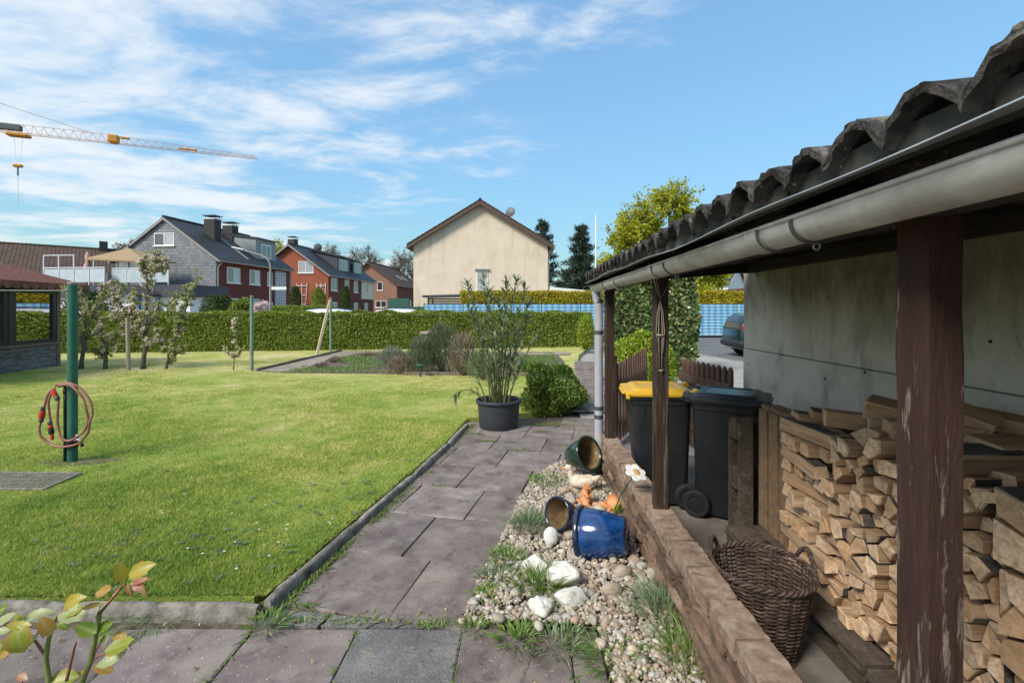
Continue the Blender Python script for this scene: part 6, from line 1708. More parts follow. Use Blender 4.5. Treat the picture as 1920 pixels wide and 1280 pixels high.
bear = fused('sitting_animal_figure', 'terracotta figure of a small animal sitting upright between duck and blue pots', 'figurine', (c.x, c.y, .03), R(60),
      [('b', (0,0,.045), (.044,.044,.045)), ('b', (0,.004,.085), (.034,.034,.05)), ('b', (.005,-.004,.140), (.026,.030,.026)), ('b', (.004,-.030,.134), (.013,.016,.012)), ('b', (.024,.004,.163), (.008,.006,.011)), ('b', (-.016,.004,.163), (.008,.006,.011)),
       ('t', [(.030,-.006,.105),(.036,-.030,.085),(.016,-.044,.080)], [.014,.012,.010]), ('t', [(-.026,-.006,.105),(-.032,-.030,.085),(-.012,-.044,.080)], [.014,.012,.010]),
       ('t', [(.034,.0,.030),(.042,-.030,.030),(.038,-.052,.010)], [.022,.019,.013]), ('t', [(-.034,.0,.030),(-.042,-.030,.030),(-.038,-.052,.010)], [.022,.019,.013]), ('t', [(0,.045,.02),(.01,.075,.02),(.03,.085,.03)], [.016,.014,.008])], .005, 'terracotta')
for s_ in (-1, 1): g = G(); g.blob((.004 + s_ * .012, -.026, .147), (.003,.003,.003), 1, 0); g.build('eye', M['rubber'], bear)
c = GP(1138, 955, .03)
fused('lying_animal_figure', 'terracotta animal figure fallen over behind the large blue pot', 'figurine', (c.x, c.y, .03), R(-20),
      [('b', (0,0,.030), (.060,.034,.032)), ('b', (.062,0,.036), (.030,.028,.028)), ('b', (.090,-.004,.030), (.014,.013,.012)), ('b', (.058,.020,.062), (.010,.007,.014)), ('b', (.058,-.018,.062), (.010,.007,.014)), ('t', [(-.03,-.02,.03),(-.05,-.05,.02),(-.075,-.055,.014)], [.02,.016,.010]), ('t', [(.03,-.02,.03),(.03,-.05,.02),(.02,-.07,.014)], [.016,.013,.009]), ('t', [(-.05,0,.03),(-.08,0,.03),(-.10,.01,.04)], [.014,.011,.006])], .005, 'terracotta')
c = GP(1160, 968, .02)
make_pot('terracotta_pot', 'small terracotta pot holding the stem of the garden flower', (c.x, c.y + .02, .075), (R(-70), 0, R(25)), .055, .09, 'terracotta', 'terracotta', .7)
# white daisy garden stake
fb, ft = GP(1150, 968, .03), W(1192, 886, 2.92)
fl = thing('flower_stake', 'white wooden daisy on a long green stem leaning over the brick wall', 'ornament', fb)
g = G(); m_ = fb.lerp(ft, .5) + Vector((-.02, 0, .01)); g.tube([fb, fb.lerp(m_, .5) + Vector((-.006,0,0)), m_, m_.lerp(ft, .6), ft], .0042, 8); g.build('stem', M['pole_green'], fl, smooth=True, world=True)
Rf = Matrix.Translation(ft) @ Euler((R(28), R(14), R(10))).to_matrix().to_4x4()
for k in range(6):
    a = k * math.pi / 3 + .3; g = G(); Mp = Rf @ Matrix.Rotation(a, 4, 'Z') @ Matrix.Translation((.042, 0, 0))
    ring = lambda z, q: [Mp @ Vector((.030 * q * math.cos(b_), .026 * q * math.sin(b_), z)) for b_ in np.linspace(0, 6.283, 17)[:-1]]
    zo = .002 * (k % 2)
    g.loft([ring(-.006 + zo, .94), ring(-.004 + zo, 1), ring(.004 + zo, 1), ring(.006 + zo, .94)]); g.build('petal', M['white_paint'], fl, smooth=40, world=True)
g = G(); g.lathe([(.026, -.008), (.027, .008), (.022, .012), (.001, .013)], 20, Rf); g.build('flower_centre', M['ochre'], fl, smooth=40, world=True)
P = np.repeat(np.array([tuple(fb)]), 6, 0); D = np.array([(.35,-.1,1),(.55,.0,1),(.2,-.3,1),(.75,-.1,1),(.1,.1,1),(.45,.25,1)])
blades('flower_leaf', P, D, np.array([.16,.20,.11,.15,.13,.17]), .012, 'bush_lime', fl, .35, kind=None)

# ------------------------------------------------------------------ picket gate
def gate(label, A, B, h0, h1, n, pw, rails, back, pointed, wpost=False):
    A, B = Vector((*A, 0)), Vector((*B, 0)); d = B - A; L = d.length; ang = math.atan2(d.y, d.x)
    t = thing('picket_gate', label, 'gate', A, ang)
    for k in range(n):
        x = L * (k + .5) / n; h = h0 + (h1 - h0) * k / (n - 1) + U(-.008, .008)
        g = G()
        if pointed: g.loft([[Vector((x + a * pw/2, b_ * .016, .03)) for a, b_ in ((-1,-1),(1,-1),(1,1),(-1,1))], [Vector((x + a * pw/2, b_ * .016, h - .045)) for a, b_ in ((-1,-1),(1,-1),(1,1),(-1,1))], [Vector((x + a * pw * .36, b_ * .014, h - .02)) for a, b_ in ((-1,-1),(1,-1),(1,1),(-1,1))], [Vector((x + a * .004, b_ * .008, h)) for a, b_ in ((-1,-1),(1,-1),(1,1),(-1,1))]])
        else: g.bb((x, 0, (h + .04) / 2), (pw, .02, h - .04), .004, jit=.0015)
        g.build('picket', M['picket'], t)
    for z in rails: g = G(); g.bb((L/2, back * .034, z), (L, .032, .085), .004); g.build('rail', M['picket'], t)
    return t
g1 = gate('open picket gate leaf of flat brown slats with a diagonal brace', (1.075, 5.32), (1.78, 6.62), .93, 1.02, 13, .048, (.24, .72), 1, False)
L1 = (Vector((1.78, 6.62)) - Vector((1.075, 5.32))).length
g = G(); g.bb((L1 * .5, .054, .48), (L1 * 1.02, .03, .085), .004, Matrix.Rotation(-.33, 3, 'Y').inverted()); g.build('brace', M['picket'], g1)
g = G(); g.bb((L1 * .78, .078, .74), (.34, .012, .05), .003); g.build('bolt', M['clip'], g1)
gate('picket gate leaf of pointed round-topped pales behind the bins', (1.86, 5.42), (2.06, 4.55), .985, .985, 10, .052, (.28, .78), -1, True)
gpst = thing('gate_post', 'dark brown gate post at the far end of the brick wall', 'post', (1.03, 5.27, 0)); g = G(); g.bb((0,0,.5), (.08,.08,1.02), .008); g.build('post', M['post_dark'], gpst)
g = G(); g.bb((0,0,1.02), (.095,.095,.03), .01); g.build('cap', M['post_dark'], gpst)

# ------------------------------------------------------------------ oleander in a tub
c = GP(935, 800)
tub = thing('plastic_tub', 'wide round dark grey plastic tub on the path', 'pot', (c.x, c.y, 0))
g = G(); g.lathe([(.001,.0),(.245,.0),(.252,.008),(.262,.14),(.280,.335)], 44, cap=False); g.build('outer_wall', M['pot_grey'], tub, smooth=50)
g = G(); g.lathe([(.279,.325),(.296,.328),(.303,.342),(.303,.362),(.296,.372),(.282,.372),(.272,.36),(.270,.33)], 44, closed=True); g.build('rim', M['pot_grey'], tub, smooth=60)
g = G(); g.lathe([(.272,.355),(.262,.26),(.26,.245)], 44, cap=False); g.build('inner_wall', M['pot_grey'], tub, smooth=50)
g = G(); g.lathe([(.264,.262),(.2,.278),(.1,.285),(.001,.29)], 30); g.build('potting_soil', M['soil'], tub, smooth=True)
ol = thing('oleander', 'tall sparse oleander with long narrow leaves growing in the tub', 'shrub', (c.x, c.y, .28))
stems = [(-.36,.05,1.62,1),(-.30,-.12,1.30,0),(-.20,.10,1.70,1),(-.10,-.05,1.50,1),(.0,.1,1.38,0),(.10,-.08,1.62,1),(.17,.05,1.66,1),(.26,-.02,1.58,1),(.34,.12,1.36,1),(.05,.0,1.05,0),(-.46,-.18,.20,2),(-.50,.1,.85,1),(.40,-.12,.95,1),(-.16,-.2,.72,0),(.22,-.18,.78,0),(.30,.2,1.15,0),(-.24,.2,1.08,0),(-.06,-.18,.9,0)]
for (dx, dy, h, kind) in stems:
    dx *= 1.22
    b0 = Vector((c.x + dx * .22 + U(-.02,.02), c.y + dy * .25, .27))
    tip = Vector((c.x + dx + U(-.03,.03), c.y + dy, .27 + h))
    mid_ = b0.lerp(tip, .5) + Vector((-dx * .22 if kind != 2 else .0, 0, .0 if kind != 2 else .25))
    pts = [b0 * (1-f)**2 + mid_ * 2*f*(1-f) + tip * f*f for f in np.linspace(0, 1, 12)]
    g = G(); g.tube(pts, [.011 * (1 - .72 * i / 11) for i in range(12)], 6); stm = g.build('stem', M['twig_green'], ol, smooth=True, world=True)
    P, D = [], []
    nw = max(6, int(h * 17)); f0 = .30 if kind == 1 else .22
    for q in range(nw):
        f = f0 + (1 - f0) * (q + random.random() * .7) / nw; f = min(f, 1)
        p = b0 * (1-f)**2 + mid_ * 2*f*(1-f) + tip * f*f; tg = ((tip - mid_) * f + (mid_ - b0) * (1-f)).normalized()
        for _ in range(3 if f < .9 else 5):
            e = rv(); e = (e - tg * e.dot(tg)).normalized(); P.append(tuple(p + e * .006)); D.append(tuple(e * U(.5, 1.0) + tg * U(.5, 1.1)))
    for _ in range(9): e = rv(); P.append(tuple(tip)); D.append(tuple(e * .7 + (tip - mid_).normalized() * .8))
    m_ = len(P); blades('leaf_spray', np.array(P), np.array(D), .09 + .065 * RS.rand(m_), .020, 'oleander', ol, .30)

# ------------------------------------------------------------------ flower bed
sheet('flower_bed', [(-5.75,11.15),(.9,10.6),(1.25,13.5),(1.2,15.9),(-5.9,16.5)], LAWN_Z + .012, M['soil'])
sheet('sandy_strip', [(-6.38,11.4),(-5.45,11.1),(-5.6,13.5),(-5.6,16.0),(1.6,15.4),(1.75,16.4),(-6.38,16.9)], LAWN_Z + .018, M['sand'])
be = thing('bed_edging', 'weathered timber edging along the left side of the flower bed', 'edging', (-6.4, 14, 0))
for k in range(6): g = G(); g.bb((-6.42, 11.85 + k * .9, .06), (.05, .88, .13), .01, jit=.006); g.build('edge_board', M['hut_post'], be, world=True)
be2 = thing('bed_edging', 'timber edging along the front of the flower bed behind the tub', 'edging', (-1, 10.9, 0))
for k in range(4): g = G(); g.bb((-2.3 + k * .82, 10.78 - k * .03, .06), (.80, .05, .12), .01, jit=.006); g.build('edge_board', M['hut_post'], be2, world=True)
P, D = [], []
for i in range(22000):
    x, y = U(-5.7, 1.1), U(11.1, 16.2)
    if math.sin(x * 2.3 + math.sin(y * 1.9) * 2) + math.cos(y * 2.6 + x) + U(-.6, .6) < -.15: continue
    P.append((x, y, LAWN_Z + .01)); D.append((random.gauss(0, .7), random.gauss(0, .7), 1))
o = blades('bed_weeds', np.array(P), np.array(D), .04 + .07 * RS.rand(len(P)), .014, 'weed_fresh', None, .5); tag(o, 'low green weeds spreading over the flower bed', 'weeds')
def spiky(name, label, px, py, w_, ytop, n, mat, L=.16, wd=.008, cat='shrub', dome=.8, lean=.5):
    c = GP(px, py, LAWN_Z); r = w_ / 2 / FPX * c.y; h = max(.12, CAMH - (ytop - CY) / FPX * c.y - .04)
    t = thing(name, label, cat, c)
    a = RS.rand(n) * 6.283; q = np.sqrt(RS.rand(n)); z = RS.rand(n) ** .7
    env = np.sqrt(np.clip(1 - (z * dome) ** 2, .05, 1))
    P = np.array(c) + np.stack([np.cos(a) * q * r * env, np.sin(a) * q * r * env * .8, z * h * (1 - .25 * q * q)], 1)
    D = np.stack([np.cos(a) * q * lean, np.sin(a) * q * lean, np.full(n, 1.)], 1) + rdir(n) * .35
    blades('foliage', P, D, L * (.6 + .7 * RS.rand(n)), wd, mat, t, .15)
    g = G()
    for k in range(14): e = Vector((U(-1,1) * r * .8, U(-1,1) * r * .6, h * U(.6,.95))); limb(g, c, Vector(c) + e, .012, .004, .1, 3, 4)
    g.build('stems', M['twig'], t, world=True, kind='stuff'); return t
spiky('lavender', 'silver-grey lavender at the left of the bed shrubs', 735, 692, 62, 652, 1300, 'lavender', .12)
spiky('heather', 'brownish heather in front of the lavender', 752, 701, 60, 668, 900, 'dry_stem', .12)
spiky('rosemary', 'upright grey-green rosemary in the middle of the bed', 790, 700, 56, 636, 1600, 'rosemary', .20)
spiky('rosemary', 'tallest rosemary shrub behind the green garden lamp', 828, 698, 66, 612, 2400, 'rosemary', .22)
spiky('dry_shrub', 'brown dry shrub between rosemary and oleander', 868, 704, 64, 632, 1100, 'dry_stem', .24)
spiky('bed_plant', 'loose green plant behind the tub in the bed', 905, 712, 60, 664, 700, 'oleander', .20, .014)
spiky('bed_plant', 'bright green low plant in the bed left of the box bush', 990, 700, 40, 680, 500, 'weed_fresh', .12, .012)
spiky('heather', 'small dark heather near the sandy strip', 627, 680, 26, 670, 300, 'dry_stem', .08)
spiky('heather', 'dark heather in the middle of the weeds', 602, 690, 30, 682, 260, 'dry_stem', .08)
spiky('heather', 'low heather at the back of the bed', 690, 668, 40, 662, 300, 'dry_stem', .08)
bh = thing('birdhouse', 'small wooden birdhouse on a post in front of the hedge', 'birdhouse', (W(800, 580, 13.2).x, 13.2, 0))
g = G(); g.bb((.07,.05,.46), (.10,.06,.98), .01); g.build('post', M['birdhouse'], bh)
g = G(); g.bb((-.05,-.06,.76), (.17,.16,.24), .006); bx_ = g.build('box', M['birdhouse'], bh)
g = G(); g.bb((-.05,-.08,.90), (.23,.24,.022), .005, Matrix.Rotation(.22, 3, 'X')); g.build('roof', M['birdhouse'], bh)
g = G(); g.tube([(-.05,-.146,.79),(-.05,-.13,.79)], .022, 12); g.build('entrance_hole', M['rubber'], bx_)
gl = thing('garden_lamp', 'small green mushroom-shaped garden lamp in the bed', 'lamp', GP(788, 706, LAWN_Z))
g = G(); g.tube([(0,0,0),(0,0,.22)], .022, 10); g.build('stem', M['solar_green'], gl, smooth=40)
g = G(); g.lathe([(.03,.21),(.095,.24),(.10,.262),(.05,.285),(.001,.29)], 20); g.build('cap', M['solar_green'], gl, smooth=40)

# ------------------------------------------------------------------ clothes poles, hose, grate
pc = GP(136, 868, .03)
cp = thing('clothes_pole', 'dark green steel clothes pole with garden hose in the lawn at the left', 'pole', (pc.x, pc.y, 0))
g = G(); g.tube([(0,0,-.02),(0,0,.5),(0,0,1.80)], .041, 20); g.build('pole', M['pole_green'], cp, smooth=40)
g = G(); g.lathe([(.041,1.795),(.043,1.80),(.043,1.815),(.02,1.825),(.001,1.825)], 20); g.build('cap', M['stake'], cp, smooth=40)
g = G(); g.tube([(-.062,-.01,.0),(-.05,-.02,.2),(-.045,-.025,.5),(-.047,-.025,.76)], .016, 10); g.build('standpipe', M['rubber'], cp, smooth=True)
g = G(); g.tube([(0,0,.19),(0,0,.25)], .046, 20); g.build('tape_band', M['rubber'], cp, smooth=40)
g = G(); g.tube([(-.047,-.025,.76),(-.047,-.03,.80),(-.09,-.05,.80)], .014, 8); g.tube([(-.047,-.02,.72),(-.047,-.02,.77)], .022, 10); g.build('elbow', M['rubber'], cp, smooth=True)
tp_ = thing('garden_tap', 'small metal tap on the green clothes pole below the hose', 'tap', (pc.x + .04, pc.y - .02, .26))
g = G(); g.tube([(0,0,0),(.04,-.01,.012),(.075,-.015,.005),(.088,-.015,-.03)], [.012,.014,.013,.011], 10); g.build('spout', M['steel'], tp_, smooth=True)
g = G(); g.tube([(.04,-.01,.02),(.04,-.01,.05)], .007, 8); g.bb((.04,-.01,.055), (.05,.012,.012), .004); g.build('handle', M['steel'], tp_)
g = G(); g.tube([(.088,-.015,-.03),(.088,-.015,-.055)], .013, 10); g.build('nozzle', M['rubber'], tp_)
hs = thing('garden_hose', 'reddish garden hose coiled in a loop on the green pole', 'hose', (pc.x, pc.y - .055, .5))
def hp(x, y): p = W(x, y, pc.y - .055); return Vector((p.x - pc.x, 0, p.z - .5))
def hose(pix, r=.011, wob=.0):
    pts = [hp(*p) + Vector((0, U(-.012,.012) - wob, 0)) for p in pix]
    q = []
    for i in range(len(pts) - 1):
        p0, p1, p2, p3 = pts[max(i-1,0)], pts[i], pts[i+1], pts[min(i+2, len(pts)-1)]
        for k in range(6):
            f = k / 6; q.append(.5 * ((2*p1) + (p2-p0)*f + (2*p0-5*p1+4*p2-p3)*f*f + (3*p1-p0-3*p2+p3)*f**3))
    q.append(pts[-1]); g = G(); g.tube(q, r, 10); return g.build('hose_loop', M['hose'], hs, smooth=True)
hose([(102,728),(95,732),(86,745),(81,765)]); hose([(77,788),(74,800),(78,816),(90,829),(108,836),(130,836),(150,829),(163,812),(170,790),(173,775),(169,755),(160,740),(148,727),(135,719),(118,719),(105,722)])
hose([(110,747),(112,760),(110,785),(112,805),(120,820),(132,825),(148,818),(160,805),(166,785),(164,765),(158,748),(146,730),(132,721),(115,722)], .011, .014); hose([(101,732),(97,750),(96,775),(97,790)], .010, .02)
def coup(x0, y0, x1, y1, r, mat, name='coupling', dy=-.0): g = G(); a, b_ = hp(x0, y0) + Vector((0, dy, 0)), hp(x1, y1) + Vector((0, dy, 0)); g.tube([a, a.lerp(b_, .2), a.lerp(b_, .8), b_], [r * .8, r, r, r * .8], 12); g.build(name, M[mat], hs, smooth=40)
coup(80, 769, 78, 784, .026, 'hose_red'); coup(81, 762, 80, 769, .020, 'clip'); coup(78, 784, 77, 791, .020, 'clip'); coup(97, 788, 98, 796, .020, 'clip', 'coupling', -.02); coup(98, 796, 99, 802, .022, 'hose_red', 'coupling', -.02); coup(99, 802, 101, 812, .023, 'rubber', 'nozzle', -.02); coup(101, 812, 102, 823, .015, 'hose_red', 'nozzle_tip', -.02); coup(101, 731, 109, 746, .020, 'hose_red', 'coupling', -.01); coup(108, 743, 111, 749, .021, 'clip', 'coupling', -.012)
def wire(label, a, b_, sag):
    t = thing('washing_line', label, 'washing line', a); g = G(); a, b_ = Vector(a), Vector(b_)
    g.tube([a.lerp(b_, f) + Vector((0, 0, -sag * 4 * f * (1-f))) for f in np.linspace(0, 1, 14)], .0028, 5); g.build('line', M['wire'], t, smooth=True, world=True)
wire('thin washing line running left from the green pole', (pc.x, pc.y - .05, 1.735), (-9.6, pc.y + 2.0, 1.92), .03)
A_, B_ = GP(472, 697, .02), GP(620, 664, .02)
for lab, p, h in (('faded green clothes pole standing by the sandy strip', A_, 1.86), ('faded green clothes pole with a leaning batten near the hedge', B_, 1.93)):
    t = thing('clothes_pole', lab, 'pole', (p.x, p.y, 0)); g = G(); g.tube([(0,0,-.02),(0,0,h)], .040, 14); g.build('pole', M['pole_faded'], t, smooth=40)
    g = G(); g.lathe([(.040,h - .004),(.044,h + .002),(.044,h + .03),(.001,h + .035)], 14); g.build('cap', M['stake'], t, smooth=40)
a_, b_ = GP(593, 669, .04), W(619, 562, B_.y - .06)
bt = thing('wooden_batten', 'pale wooden batten leaning against the far clothes pole', 'batten', a_); d_ = b_ - a_
g = G(); g.tube([a_, b_], .05, 4); g.build('batten', M['batten'], bt, world=True)
q = [GP(0, 895, .05), GP(50, 884, .05), GP(155, 887, .05), GP(80, 917, .05), GP(-60, 917, .05)]
gt = thing('metal_grate', 'rusty steel grating lying flat in the lawn at the foot of the pole', 'grate', (pc.x - .3, pc.y - .5, 0))
GA, GB, GC = GP(52, 886, .055), GP(152, 887, .055), GP(82, 917, .055); e1 = GB - GA; e2 = GC - GB; e1 = Vector((e1.x, e1.y, 0)); e2 = Vector((e2.x, e2.y, 0))
e1 = e1.normalized() * .95; o0 = GB - e1
for k in range(13):
    f = k / 12; a, b_ = o0 + e2 * f, o0 + e2 * f + e1
    dd = (b_ - a).normalized(); nn_ = Vector((-dd.y, dd.x, 0)) * (.0045 if 0 < k < 12 else .009)
    g = G(); g.prism([a - nn_ - Vector((0,0,.02)), b_ - nn_ - Vector((0,0,.02)), b_ + nn_ - Vector((0,0,.02)), a + nn_ - Vector((0,0,.02))], (0, 0, .0215 if 0 < k < 12 else .028)); g.build('bar', M['grate'], gt, world=True)
for k in range(11):
    f = k / 10; a, b_ = o0 + e1 * f, o0 + e1 * f + e2; dd = (b_ - a).normalized(); nn_ = Vector((-dd.y, dd.x, 0)) * (.0025 if 0 < k < 10 else .009); zt = .0003 if 0 < k < 10 else .010
    g = G(); g.prism([a - nn_ - Vector((0,0,.018)), b_ - nn_ - Vector((0,0,.018)), b_ + nn_ - Vector((0,0,.018)), a + nn_ - Vector((0,0,.018))], (0, 0, .018 + zt)); g.build('cross_bar', M['grate'], gt, world=True)
sheet('grate_gap_shade', [tuple(p)[:2] for p in (o0, o0 + e1, o0 + e1 + e2, o0 + e2)], LAWN_Z + .006, M['rubber'])  # flat black sheet above the turf, painting the shade between the bars
rng = [(pc.x + random.gauss(.12, .22), pc.y + random.gauss(.02, .06)) for _ in range(16)]
sheet('bare_patch', [(pc.x + .42 * math.cos(a) * U(.7,1.1) + .05, pc.y + .13 * math.sin(a) * U(.7,1.1)) for a in np.linspace(0, 6.283, 22)[:-1]], LAWN_Z + .004, M['soil'])

# ------------------------------------------------------------------ garden hut
C1 = Vector((-12.40, 12.60, 0)); es, ed = Vector((.1739, -.9848, 0)), Vector((.9848, .1739, 0))
hut = thing('garden_hut', 'wooden garden hut with dark framed windows and red-brown shingle roof at the left edge', 'garden hut', C1)
def HP(s_, d, z): return C1 + es * s_ + ed * d + Vector((0, 0, z))
def hbox(name, s0, s1, d0, d1, z0, z1, mat, parent=None):
    g = G(); vs = [HP(s_, d, z) for z in (z0, z1) for s_, d in ((s0, d0), (s1, d0), (s1, d1), (s0, d1))]
    g.add(vs, [(0,1,2,3),(7,6,5,4),(4,5,1,0),(5,6,2,1),(6,7,3,2),(7,4,0,3)]); return g.build(name, M[mat], parent or hut, world=True)
hbox('inner_wall', .06, 4.6, -3.0, -.06, -.05, 2.12, 'beam')
for k in range(6): hbox('cladding_board', .10, 4.6, -.05 + .004 * (k % 2), .002 + .004 * (k % 2), .0 + k * .104, .098 + k * .104, 'hut_board')
hbox('window_ledge', .08, 4.6, -.05, .055, .63, .70, 'hut_post')
hbox('corner_post', -.02, .095, -.10, .02, -.02, 2.2, 'hut_post')
for k in range(21): hbox('end_board', -.012, .058, -3.0, -.102, k * .104, .098 + k * .104, 'hut_board')
hbox('top_plate', .10, 4.6, -.05, .03, 2.04, 2.20, 'hut_frame')
for s0, s1 in ((.14, 1.44), (1.56, 2.9)):
    fr_ = hbox('window', s0, s0 + .10, -.04, .03, .71, 2.035, 'hut_frame')
    hbox('frame_side', s1 - .10, s1, -.04, .03, .71, 2.035, 'hut_frame', fr_); hbox('frame_bottom', s0 + .10, s1 - .10, -.04, .028, .71, .79, 'hut_frame', fr_); hbox('frame_top', s0 + .10, s1 - .10, -.04, .028, 1.955, 2.035, 'hut_frame', fr_)
    hbox('pane', s0 + .09, s1 - .09, -.03, -.015, .78, 1.96, 'glass_mirror', fr_)
hbox('mullion', 1.445, 1.555, -.04, .04, .705, 2.035, 'hut_frame')
ez, ov = 2.22, .42
E = [HP(-ov, ov, ez), HP(4.8, ov, ez), HP(4.8, -3.2, ez), HP(-ov, -3.2, ez)]; rt = [HP(1.2, -1.4, 2.95), HP(4.8, -1.4, 2.95)]
g = G(); vs = E + rt + [p - Vector((0, 0, .05)) for p in E]
g.add(vs, [(0,1,5,4),(1,2,5),(2,3,4,5),(3,0,4),(6,7,1,0),(7,8,2,1),(8,9,3,2),(9,6,0,3),(9,8,7,6)]); g.build('roof', M['shingle'], hut, world=True)
for k in range(22):
    s0 = -ov + k * .24; g = G()
    if s0 > 4.5: break
    pts = [HP(s0 + .005, ov + .012, ez - .01), HP(s0 + .235, ov + .012, ez - .01)] + [HP(s0 + .12 + .115 * math.cos(a), ov + .012, ez - .11 - .075 * math.sin(a)) for a in np.linspace(0, math.pi, 7)]
    g.prism(pts, ed * .012); g.build('edge_shingle', M['shingle'], hut, world=True)
for k in range(14):
    d0 = ov - k * .24; g = G()
    pts = [HP(-ov - .012, d0 - .005, ez - .01), HP(-ov - .012, d0 - .235, ez - .01)] + [HP(-ov - .012, d0 - .12 - .115 * math.cos(a), ez - .11 - .075 * math.sin(a)) for a in np.linspace(0, math.pi, 7)]
    g.prism(pts, es * -.012); g.build('edge_shingle', M['shingle'], hut, world=True)

# ------------------------------------------------------------------ rose in the foreground
ro = thing('rose_bush', 'young rose shoots with yellow, green and reddish leaves in the near left corner', 'rose', (-.92, .95, 0))
RY = .95
def rstem(pix, r0, r1, mat, ground=False, dy=0):
    pts = [W(x, y, RY + dy) for x, y in pix]
    if ground: pts = [Vector((pts[0].x - .03, RY + dy, -.02)), Vector((pts[0].x - .02, RY + dy, .4))] + pts
    q = []
    for i in range(len(pts) - 1):
        for k in range(4): q.append(pts[i].lerp(pts[i+1], k / 4))
    q.append(pts[-1]); m = len(q); g = G(); g.tube(q, [r0 + (r1 - r0) * i / m for i in range(m)], 8); return g.build('stem', M[mat], ro, smooth=True, world=True)
rstem([(93,1285),(86,1235),(90,1205),(97,1175),(106,1155)], .0055, .003, 'rose_stem', True)
rstem([(150,1290),(160,1262),(171,1238),(178,1200),(184,1165),(187,1149)], .0060, .004, 'rose_stem', True, .0)
rstem([(187,1149),(195,1140),(205,1128),(218,1112),(234,1094)], .0035, .0018, 'rose_red_stem')
rstem([(85,1228),(76,1215),(68,1203),(52,1186),(30,1175),(8,1172)], .003, .0015, 'rose_red_stem')
rstem([(176,1236),(186,1228),(205,1222)], .0025, .0015, 'rose_red_stem'); rstem([(125,1275),(133,1240),(142,1203)], .003, .002, 'rose_red_stem', False, -.02)
rstem([(106,1155),(118,1148),(128,1143)], .002, .001, 'rose_red_stem'); rstem([(97,1175),(88,1180),(80,1195)], .002, .001, 'rose_red_stem'); rstem([(171,1238),(190,1200),(196,1190)], .002, .001, 'rose_red_stem')
rstem([(40,1300),(42,1275)], .002, .001, 'rose_red_stem')
def rose_leaf_mat(name, c1, c2, edge):
    m, nt, b = base(name); v = coords(nt, (1,1,1)); 
    c = ramp(nt, noise(nt, v, 30, 5), [(.35, c1), (.7, c2)]); t_ = N(nt, 'ShaderNodeTexCoord'); s_ = N(nt, 'ShaderNodeSeparateXYZ'); LK(nt, t_.outputs['Object'], s_.inputs[0])
    ax = MATH(nt, 'MULTIPLY', MATH(nt, 'ABSOLUTE', s_.outputs[1]), 55.); f = ramp(nt, MATH(nt, 'ADD', ax, MATH(nt, 'MULTIPLY', noise(nt, v, 60, 3), .5)), [(.75, 0.), (1.0, .8)]); c = mix(nt, f, c, edge)
    vein = ramp(nt, MATH(nt, 'ABSOLUTE', s_.outputs[1]), [(.0, .6), (.0008, .0)]); c = mix(nt, vein, c, (.45,.42,.16))
    LK(nt, c, b.inputs['Base Color']); b.inputs['Roughness'].default_value = .38; b.inputs['Specular IOR Level'].default_value = .45
    w_ = N(nt, 'ShaderNodeTexWave'); LK(nt, coords(nt, (1, .6, 1), False), w_.inputs['Vector']); w_.inputs['Scale'].default_value = 60; w_.inputs['Distortion'].default_value = 2; bump(nt, b, w_.outputs[1], .12, .001)
    t = N(nt, 'ShaderNodeBsdfTranslucent'); LK(nt, c, t.inputs[0]); x = N(nt, 'ShaderNodeMixShader'); x.inputs[0].default_value = .4; LK(nt, b.outputs[0], x.inputs[1]); LK(nt, t.outputs[0], x.inputs[2]); LK(nt, x.outputs[0], nt.nodes['Material Output'].inputs[0]); return m
RL = {'y': rose_leaf_mat('rose_leaf_yellow', (.36,.31,.02), (.52,.42,.04), (.45,.20,.03)), 'g': rose_leaf_mat('rose_leaf_green', (.13,.24,.02), (.22,.33,.035), (.28,.30,.05)), 'p': rose_leaf_mat('rose_leaf_pale', (.34,.42,.17), (.48,.52,.27), (.42,.40,.18)),
      'o': rose_leaf_mat('rose_leaf_orange', (.42,.22,.03), (.52,.32,.07), (.38,.14,.04)), 'r': rose_leaf_mat('rose_leaf_red', (.38,.10,.07), (.52,.22,.16), (.42,.10,.06)), 'l': rose_leaf_mat('rose_leaf_lime', (.24,.30,.02), (.36,.38,.05), (.40,.26,.05))}
def rleaf(px, py, ln, ang, col, wr=.52):
    c = W(px, py, RY + U(-.03,.03)); L = ln / FPX * RY * 1.05; w_ = L * wr; nL = 8
    g = G(); vs = []; curl = U(-.10, .18); cup = U(.10, .32)
    for i in range(nL + 1):
        f = i / nL; hw = w_ / 2 * (math.sin(math.pi * f ** .80) ** .75 if 0 < f < 1 else .02); hw *= 1 + .08 * (-1) ** i
        x = (f - .5) * L; z = -curl * L * (2 * f - 1) ** 2
        for k in (-1, -.5, 0, .5, 1): vs.append((x, hw * k, z + cup * abs(k) * hw))
    g.add(vs, [(i*5 + k, i*5 + k + 1, (i+1)*5 + k + 1, (i+1)*5 + k) for i in range(nL) for k in range(4)])
    o = g.build('leaf', RL[col], ro, smooth=True)
    a = R(ang); dx_ = Vector((math.cos(a), U(-.35,.35), math.sin(a))).normalized()
    up = Vector((U(-.5,.5), -U(.5,.9), U(.5,1.))); yv = up.cross(dx_).normalized(); zv = dx_.cross(yv)
    Mx = Matrix((dx_, yv, zv)).transposed().to_4x4(); Mx.translation = c
    o.matrix_parent_inverse = wm(ro).inverted(); o.matrix_basis = Mx
